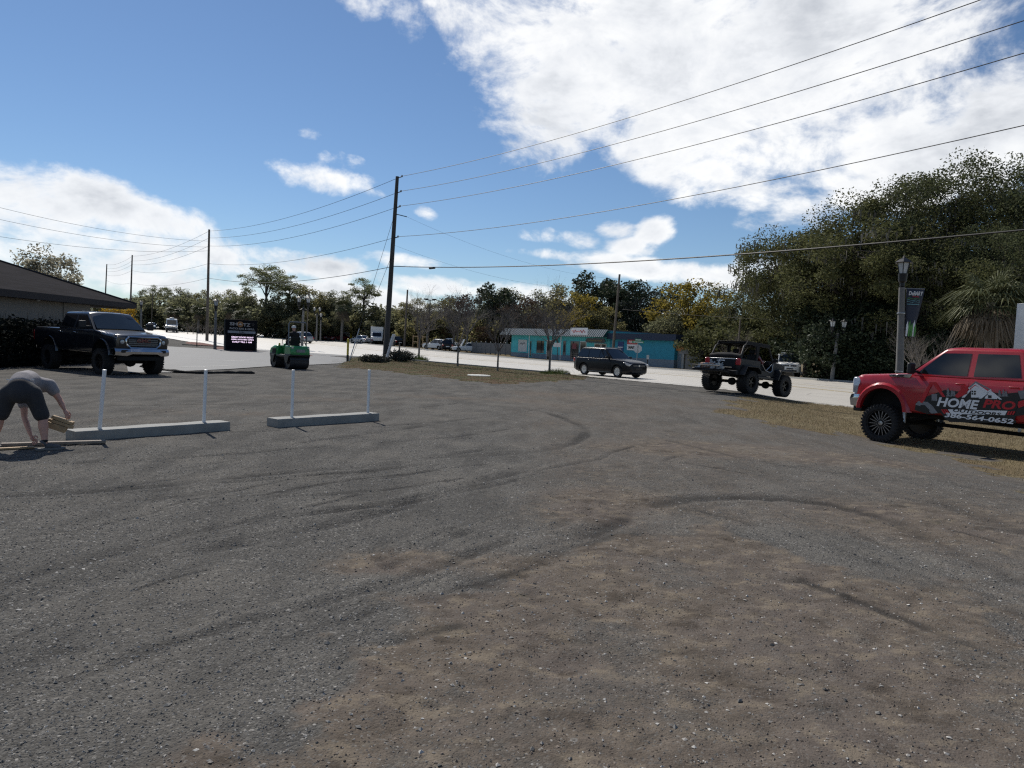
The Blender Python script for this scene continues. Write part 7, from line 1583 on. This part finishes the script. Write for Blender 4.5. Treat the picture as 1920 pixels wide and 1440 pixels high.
# ---------------------------------------------------------------- hedge, shrubs, tufts
def leafy_block(name, label, boxes, n, size, leaf, cat, seed, sprouts=0, fill=None, group=None, round_=False):
    r = np.random.default_rng(seed); P = []
    root = empty(name, boxes[0][0]); tag(root, label, cat, group); o0 = np.array(boxes[0][0])
    for c_, s_ in boxes:
        d_ = r.uniform(-1, 1, (n, 3)); m_ = np.abs(d_).max(1, keepdims=True); d_ = d_/m_*(m_**.25)
        if round_: d_ = r.normal(size=(n, 3)); d_ = d_/np.linalg.norm(d_, axis=1, keepdims=True)*r.random((n, 1))**.4*(1+.18*np.sin(7*np.arctan2(d_[:, 1:2], d_[:, 0:1])))
        P.append(np.array(c_)-o0+d_*np.array(s_)*(1+.12*r.normal(size=(n, 1))))
    P = np.concatenate(P); V_, Q_ = leaves(P, 1, np.full(len(P), .04), size, r); me = npmesh('foliage', V_, Q_, LM[leaf]); inst(me, 'foliage', root)
    mb = MB()
    for c_, s_ in boxes:
        for i in range(10): a = np.array(c_)-o0; x, y = r.uniform(-.7, .7)*s_[0], r.uniform(-.7, .7)*s_[1]; mb.tube([(a[0]+x*.5, a[1]+y*.5, -o0[2]+Hs(c_[0], c_[1])), (a[0]+x, a[1]+y, a[2]+s_[2]*.6)], [.02, .01], 4)
    for i in range(sprouts):
        c_, s_ = boxes[i % len(boxes)]; a = np.array(c_)-o0; x, y = r.uniform(-1, 1)*s_[0], r.uniform(-1, 1)*s_[1]; h_ = r.uniform(.15, .45); mb.tube([(a[0]+x, a[1]+y, a[2]+s_[2]*.8), (a[0]+x+r.normal()*.15, a[1]+y+r.normal()*.15, a[2]+s_[2]+h_)], [.012, .006], 4)
    mb.build('stems', bark, root); return root
for i in range(5):
    y0 = 20+i*2.75; leafy_block('hedge', ('hedge section outside the left edge', 'dark hedge section at the left edge of the picture', 'dark hedge section behind the worker', 'dark hedge section behind the black pickup bed', 'dark hedge section behind the black pickup cab')[i], [((-19.6, y0+1.375, .80), (.95, 1.42, .88))], 5200, .075, 'hedge', 'hedge', 30+i, 14, group='clipped hedge along the building')
for k_, (u, v, w_, h_, l_) in enumerate([(697, 681, .9, .30, 'low grey-green shrub left of the tall grey pole'), (750, 679, 1.15, .48, 'round grey-green shrub right of the tall grey pole'), (715, 680, .45, .2, 'tiny shrub at the foot of the tall grey pole')]):
    p = G(u, v); leafy_block('low_shrub', l_, [((p.x, p.y+.4, p.z+h_*.9), (w_, w_*.7, h_))], 3200, .065, 'shrub', 'shrub', 50+k_, 0, group='low shrubs by the pole', round_=True)
def tuft(label, u, v, n, rad, h, leaf, seed):
    p = G(u, v); r = np.random.default_rng(seed); a_ = r.uniform(0, 6.28, n); q = rad*np.sqrt(r.random(n)); x, y = q*np.cos(a_), q*np.sin(a_); ln = h*r.uniform(.5, 1.2, n)*(1-.5*(q/rad)**2); w_ = .012; t_ = r.normal(0, .35, (n, 2)); o_ = r.uniform(0, 6.28, n)
    B = np.stack([x, y, np.full(n, -.02)], 1); s_ = np.stack([np.cos(o_), np.sin(o_), np.zeros(n)], 1)*w_; T_ = B+np.stack([t_[:, 0]*ln, t_[:, 1]*ln, ln], 1)
    V_ = np.stack([B-s_, B+s_, T_+s_*.2, T_-s_*.2], 1).reshape(-1, 3); e = empty('grass_tuft', p); tag(e, label, 'grass', 'grass tufts on the verge'); inst(npmesh('blades', V_, np.arange(n*4).reshape(-1, 4), LM[leaf]), 'blades', e)
tuft('green tuft at the foot of the first leafless verge tree', 787, 677, 700, .75, .55, 'tuft', 1); tuft('green tuft right of the fourth leafless verge tree', 1046, 702, 800, .75, .40, 'tuft', 2); tuft('green tuft at the foot of the fourth leafless verge tree', 1024, 702, 300, .4, .3, 'tuft', 3)
def blades(name, P, n, h, leaf, seed, label, box):
    r = np.random.default_rng(seed); x = r.uniform(box[0], box[1], n*4); y = r.uniform(box[2], box[3], n*4); g_ = GZN(P, x, y); k = (g_ > .55) & (r.random(n*4) < g_) & (fbm(x*.8, y*.8) > .25); x, y = x[k][:n], y[k][:n]; n = len(x)
    ln = h*r.uniform(.4, 1.3, n); o_ = r.uniform(0, 6.28, n); t_ = r.normal(0, .6, (n, 2)); B = np.stack([x, y, GH(x, y)-.005], 1); s_ = np.stack([np.cos(o_), np.sin(o_), np.zeros(n)], 1)*.006; T_ = B+np.stack([t_[:, 0]*ln, t_[:, 1]*ln, ln], 1)
    V_ = np.stack([B-s_, B+s_, T_+s_*.2, T_-s_*.2], 1).reshape(-1, 3); o = bpy.data.objects.new(name, npmesh(name, V_, np.arange(n*4).reshape(-1, 4), LM[leaf])); link(o); tag(o, kind='stuff', label=label)
blades('dry_grass_blades', gR, 60000, .05, 'dry', 3, 'short dead straw grass on the verge under the red pickup', (4, 24, 9, 34))
blades('verge_grass_blades', gL, 26000, .06, 'tuft', 4, 'short sparse grass on the verge with the leafless trees', (-16, 8, 28, 62))
# ---------------------------------------------------------------- people
def skin_mesh(name, chains, matl, parent=None, sub=2, root=None):
    """chains of (point, radius) joined where points coincide; grown with a Skin modifier"""
    vs, es, rs, key = [], [], [], {}
    def vid(p, r_):
        k = tuple(round(c_, 4) for c_ in p)
        if k not in key: key[k] = len(vs); vs.append(tuple(p)); rs.append(r_)
        return key[k]
    for ch in chains:
        ids = [vid(p, r_) for p, r_ in ch]; es += [(a, b_) for a, b_ in zip(ids[:-1], ids[1:]) if a != b_]
    me = bpy.data.meshes.new(name); me.from_pydata(vs, es, []); o = bpy.data.objects.new(name, me); link(o)
    md = o.modifiers.new('skin', 'SKIN'); md.use_smooth_shade = True
    for i, sv in enumerate(me.skin_vertices[0].data):
        r_ = rs[i]; sv.radius = (r_, r_) if not hasattr(r_, '__len__') else r_; sv.use_root = (i == 0)
    s_ = o.modifiers.new('sub', 'SUBSURF'); s_.levels = sub; s_.render_levels = sub
    solid(o); o.data.materials.clear(); o.data.materials.append(matl)
    for p in o.data.polygons: p.use_smooth = True
    if parent is not None: o.parent = parent
    return o
def flesh(name, chains, matl, parent=None, vox=.016, it=8):
    """tapered limbs merged into one continuous surface"""
    mb = MB()
    for ch in chains:
        P = [Vector(p) for p, r_ in ch]; Rr = [max(r_) if hasattr(r_, '__len__') else r_ for p, r_ in ch]; fp, fr_ = [], []
        for i in range(len(P)-1):
            for k in range(6): t_ = k/6; fp.append(P[i].lerp(P[i+1], t_)); fr_.append(Rr[i]*(1-t_)+Rr[i+1]*t_)
        fp.append(P[-1]); fr_.append(Rr[-1]); mb.tube(fp, fr_, 14)
        for p, r_ in zip(P, Rr): mb.lathe([(max(1e-4, r_*math.sin(math.pi*k/8)), -r_*math.cos(math.pi*k/8)) for k in range(9)], 14, c=tuple(p))
    o = mb.build(name, matl, None, smooth=False); bm = bmesh.new(); bm.from_mesh(o.data); bmesh.ops.recalc_face_normals(bm, faces=bm.faces); bm.to_mesh(o.data); bm.free()
    md = o.modifiers.new('vox', 'REMESH'); md.mode = 'VOXEL'; md.voxel_size = vox; sm_ = o.modifiers.new('sm', 'SMOOTH'); sm_.iterations = it; sm_.factor = .5; solid(o)
    o.data.materials.clear(); o.data.materials.append(matl)
    for p in o.data.polygons: p.use_smooth = True
    if parent is not None: o.parent = parent
    return o
def join_into(o, others):
    bm = bmesh.new(); bm.from_mesh(o.data)
    for q in others: bm.from_mesh(q.data)
    bm.to_mesh(o.data); bm.free()
    for q in others: bpy.data.objects.remove(q)
    for p in o.data.polygons: p.use_smooth = True
    return o
def hand(wrist, d_, palm_n, side, curl=.5, s=1.0):
    """palm and five fingers; d_ along the hand, palm_n out of the palm; side +1/-1 for the thumb"""
    d_ = Vector(d_).normalized(); pn = Vector(palm_n); pn = (pn-d_*pn.dot(d_)).normalized(); sd_ = d_.cross(pn)*side; wrist = Vector(wrist)
    parts = [[(wrist, .026*s), (wrist+d_*.045*s, (.036*s, .019*s)), (wrist+d_*.085*s, (.038*s, .016*s))]]
    fing = []
    for k_, (off, ln) in enumerate(((-.030, .070), (-.010, .080), (.011, .074), (.030, .058))):
        a = wrist+d_*.075*s+sd_*off*-1*s; b0 = a+d_*ln*.42*s; c0 = b0+(d_*math.cos(curl)+pn*math.sin(curl))*ln*.32*s; e0 = c0+(d_*math.cos(curl*1.9)+pn*math.sin(curl*1.9))*ln*.28*s
        fing.append([(a, .0088*s), (b0, .0084*s), (c0, .0078*s), (e0, .0068*s)])
    a = wrist+d_*.025*s+sd_*.026*s; b0 = a+(d_*.6+sd_*.75).normalized()*.035*s; c0 = b0+(d_*.8+sd_*.35+pn*.35).normalized()*.030*s; e0 = c0+(d_*.8+pn*.5).normalized()*.022*s
    fing.append([(a, .0105*s), (b0, .0098*s), (c0, .0088*s), (e0, .0075*s)])
    return parts, fing
def worker():
    base = G(85, 845); fr = Vector((base.x, base.y, 0)).normalized()          # he faces away from the camera
    fr = (fr+Vector((.25, 0, 0))).normalized(); rt_ = Vector((fr.y, -fr.x, 0)); B = Vector((base.x, base.y, GH(base.x, base.y)))
    def PM(u, v, f_=0.):
        d_ = ray(u, v); t_ = ((B+fr*f_-CP).dot(fr))/d_.dot(fr); return CP+d_*t_
    root = empty('person', B); tag(root, 'person in grey tee and dark shorts bending over at the concrete base', 'person')
    def loc(ch): return [(Vector(p)-B, r_) for p, r_ in ch]
    pelvis = PM(38, 728, .10); hipR = PM(61, 738, .08); hipL = PM(17, 738, .08); kneeR = PM(80, 783, .12); kneeL = PM(0, 781, .12); ankR = PM(84, 831, .02); ankL = PM(-14, 832, .10)
    waist = PM(42, 716, .22); chest = PM(52, 716, .44); sh = PM(60, 722, .56); neck = PM(64, 730, .64); head = PM(68, 742, .74)
    shR = PM(93, 722, .50); elR = PM(112, 750, .46); wrR = PM(121, 768, .38); shL = PM(44, 742, .54); elL = PM(46, 783, .44); wrL = PM(58, 817, .24)
    body = [[(pelvis, .125), (waist, .12), (chest, .145), (sh, .115), (neck, .06), (head, .09)], [(pelvis, .125), (hipR, .095), (hipR.lerp(kneeR, .5), .085), (kneeR, .060), (kneeR.lerp(ankR, .35), .062), (kneeR.lerp(ankR, .75), .042), (ankR, .038)], [(pelvis, .125), (hipL, .095), (hipL.lerp(kneeL, .5), .085), (kneeL, .060), (kneeL.lerp(ankL, .35), .062), (kneeL.lerp(ankL, .75), .042), (ankL, .038)],
            [(sh, .115), (shR, .062), (shR.lerp(elR, .5), .050), (elR, .040), (elR.lerp(wrR, .4), .039), (wrR, .026)], [(sh, .115), (shL, .062), (shL.lerp(elL, .5), .048), (elL, .038), (elL.lerp(wrL, .4), .038), (wrL, .026)]]
    o = flesh('body', [loc(c_) for c_ in body], M['skin'], None)
    hs = []
    pR, fR_ = hand(wrR-B, PM(127, 779, .34)-wrR, Vector((-.4, 0, -1)), 1, .75, 1.05); pL, fL_ = hand(wrL-B, PM(66, 829, .20)-wrL, -fr+Vector((0, 0, -.3)), -1, .55, 1.05)
    for ch in pR+fR_+pL+fL_: hs.append(skin_mesh('h', [ch], M['skin'], None, 2))
    join_into(o, hs); o.parent = root
    # clothes: a tee over trunk and upper arms, knee-length shorts
    tee = [[(pelvis.lerp(waist, .35), .150), (waist, .142), (chest, .160), (sh, .132), (neck.lerp(sh, .55), .085)], [(sh, .140), (shR, .086), (shR.lerp(elR, .42), .074)], [(sh, .140), (shL, .086), (shL.lerp(elL, .40), .074)]]
    flesh('tee_shirt', [loc(c_) for c_ in tee], M['shirt'], root)
    sho = [[(waist.lerp(pelvis, .35), .138), (pelvis, .146), (PM(38, 738, .04), .135)], [(pelvis, .146), (hipR, .114), (hipR.lerp(kneeR, .5), .100), (hipR.lerp(kneeR, .88), .096)], [(pelvis, .146), (hipL, .114), (hipL.lerp(kneeL, .5), .100), (hipL.lerp(kneeL, .88), .096)]]
    so = flesh('shorts', [loc(c_) for c_ in sho], M['shorts'], root)
    for (u0, u1, v) in ((12, 23, 711), (58, 64, 710.5)): a, b_ = PM(u0, v, -.055), PM(u1, v+1, -.055); MB().tube([tuple(a-B), tuple(a.lerp(b_, .5)-B+Vector((0, 0, -.006))), tuple(b_-B)], .006, 5).build('lit_pocket_edge', M['white_cloth'], so)  # sunlit edges of the pockets, put in as white tubes
    for an_, dv in ((ankR, Vector((.35, 1, 0))), (ankL, Vector((-.1, 1, 0)))):
        f2 = (fr*.35+rt_*.94 if an_ is ankR else fr).normalized(); a = an_-B; g0 = Vector((a.x, a.y, .0)); s2 = Vector((f2.y, -f2.x, 0))
        up_ = skin_mesh('shoe', [[(g0-f2*.05+Vector((0, 0, .055)), (.042, .05)), (g0+f2*.04+Vector((0, 0, .055)), (.046, .045)), (g0+f2*.13+Vector((0, 0, .042)), (.048, .034)), (g0+f2*.19+Vector((0, 0, .036)), (.036, .026))], [(g0-f2*.05+Vector((0, 0, .055)), (.042, .05)), (a+Vector((0, 0, .03)), (.046, .046))]], M['shoe'], root, 2)
        pts = [g0-f2*.10-s2*.03, g0-f2*.10+s2*.03, g0+f2*.05+s2*.05, g0+f2*.18+s2*.048, g0+f2*.235+s2*.015, g0+f2*.235-s2*.015, g0+f2*.18-s2*.048, g0+f2*.05-s2*.05]
        MB().prism([(p.x, p.y) for p in pts], .0, .032, 'z').build('sole', M['sole'], up_, bev=.006)
        skin_mesh('sock', [[(a+Vector((0, 0, .0)), .046), (a+Vector((0, 0, .06)), .046)]], M['dark_cloth'], root, 1)
    hb = head-B; hr_ = skin_mesh('hair', [[(hb+Vector((0, 0, .03)), .098), (hb+fr*.04+Vector((0, 0, -.03)), .095)]], M['hair'], root, 2)
    bd = PM(97, 748, .50)-B; skin_mesh('beard', [[(hb+Vector((0, 0, -.05)), .07), (hb+Vector((0, 0, -.11)), .05)]], M['hair'], root, 2)
    # timber offcuts held in the right hand: a thing of their own
    A, Bp = PM(98, 781, .30), PM(143, 796, .30); d_ = (Bp-A).normalized(); e = empty('timber_bundle', A); tag(e, 'bundle of short pine blocks held in the bending person\'s right hand', 'timber')
    nn = fr; up_ = d_.cross(nn); up_ = up_ if up_.z > 0 else -up_; X = Matrix((d_, nn, up_)).transposed().to_4x4()
    for i, (x0, x1, y0, y1, z0, z1) in enumerate(((0, .26, -.05, .0, -.02, .02), (.02, .29, -.055, -.005, -.065, -.025), (-.02, .22, -.06, -.01, -.15, -.07), (0.0, .27, .005, .05, -.03, .02), (-.03, .22, .0, .05, -.14, -.04))): MB().box(x0, x1, y0, y1, z0, z1, X).build('wood_block', M['lumber'], e, bev=.004)
worker()
def seated(label, parent_obj, seat, hat, shirt, facing=1, skinm='skin', hands=None, cap=True):
    """person sitting in a vehicle; coordinates of the vehicle, placed in the world as a thing of its own"""
    Mw = Matrix.LocRotScale(parent_obj.location, parent_obj.rotation_euler.to_quaternion(), None); o_ = Vector(seat); root = empty('person', Mw @ o_); root.rotation_euler = parent_obj.rotation_euler; tag(root, label, 'person')
    V3 = lambda x, y, z: Vector((x, y, z))
    hp, ch, nk, hd_ = V3(0, 0, .10), V3(-.06, 0, .48), V3(-.04, 0, .62), V3(0, 0, .75)
    body = [[(hp, .14), (V3(-.05, 0, .28), .13), (ch, .14), (nk, .055), (hd_, .085), (V3(.01, 0, .82), .08)]]
    for sg in (1, -1):
        hn = Vector(hands[0 if sg > 0 else 1]) if hands else V3(.42, sg*.16, .38)
        el = V3(.12, sg*.30, .24); body.append([(ch, .14), (V3(-.06, sg*.19, .50), .065), (el, .045), (hn, .03)])
        body.append([(hp, .14), (V3(.02, sg*.10, .08), .09), (V3(.42, sg*.14, .12), .065), (V3(.46, sg*.14, -.30), .045)])
    o = flesh('body', body, M[skinm], None); fs = []
    for sg in (1, -1):
        hn = Vector(hands[0 if sg > 0 else 1]) if hands else V3(.42, sg*.16, .38); P_, F_ = hand(hn, V3(.8, -sg*.3, .1), V3(0, -sg*.2, -1), sg, .9)
        fs += [skin_mesh('h', [c_], M[skinm], None, 1) for c_ in P_+F_]
    fs.append(skin_mesh('n', [[(V3(.075, 0, .77), .016), (V3(.10, 0, .745), .018)]], M[skinm], None, 1))
    for sg in (1, -1): fs.append(skin_mesh('e', [[(V3(.0, sg*.082, .78), (.012, .024)), (V3(-.01, sg*.09, .755), (.012, .02))]], M[skinm], None, 1))
    join_into(o, fs); o.parent = root
    tee = [[(V3(0, 0, .08), .165), (V3(-.05, 0, .28), .158), (ch, .165), (nk-V3(0, 0, .04), .075)]]+[[(ch, .165), (V3(-.06, sg*.19, .50), .088), (V3(.05, sg*.26, .35), .070), (V3(.12, sg*.30, .24), .058)] for sg in (1, -1)]
    flesh('shirt', tee, M[shirt], root)
    flesh('trousers', [[(V3(0, 0, .10), .16), (V3(.04, sg*.10, .09), .112), (V3(.42, sg*.14, .12), .085), (V3(.46, sg*.14, -.26), .065)] for sg in (1, -1)], M['dark_cloth'], root)
    if cap:
        c_ = MB().lathe([(.108, .80), (.106, .86), (.08, .91), (0, .925)], 16, c=(0, 0, 0)).build('cap', M[hat], root); MB().prism([(.08, -.07), (.17, -.05), (.19, 0), (.17, .05), (.08, .07)], .805, .818, 'z').build('cap_peak', M[hat], c_)
    else: skin_mesh('hair', [[(V3(-.02, 0, .81), .088), (V3(-.04, 0, .76), .085)]], M['hair'], root, 1)
    return root
seated('roller driver in dark shirt and white cap sitting on the green roller', ROLL_O, (-.42, 0, 1.24), 'white_cloth', 'dark_cloth', hands=[(.46, .12, .14), (.46, -.12, .14)])
seated('driver sitting at the wheel of the black open-top off-roader', JEEP, (-.15, .38, 1.14), 'dark_cloth', 'dark_cloth', cap=False)
seated('reddish-shirted passenger in the near seat of the black open-top off-roader', JEEP, (-.15, -.38, 1.14), 'dark_cloth', 'wine_paint', cap=False)
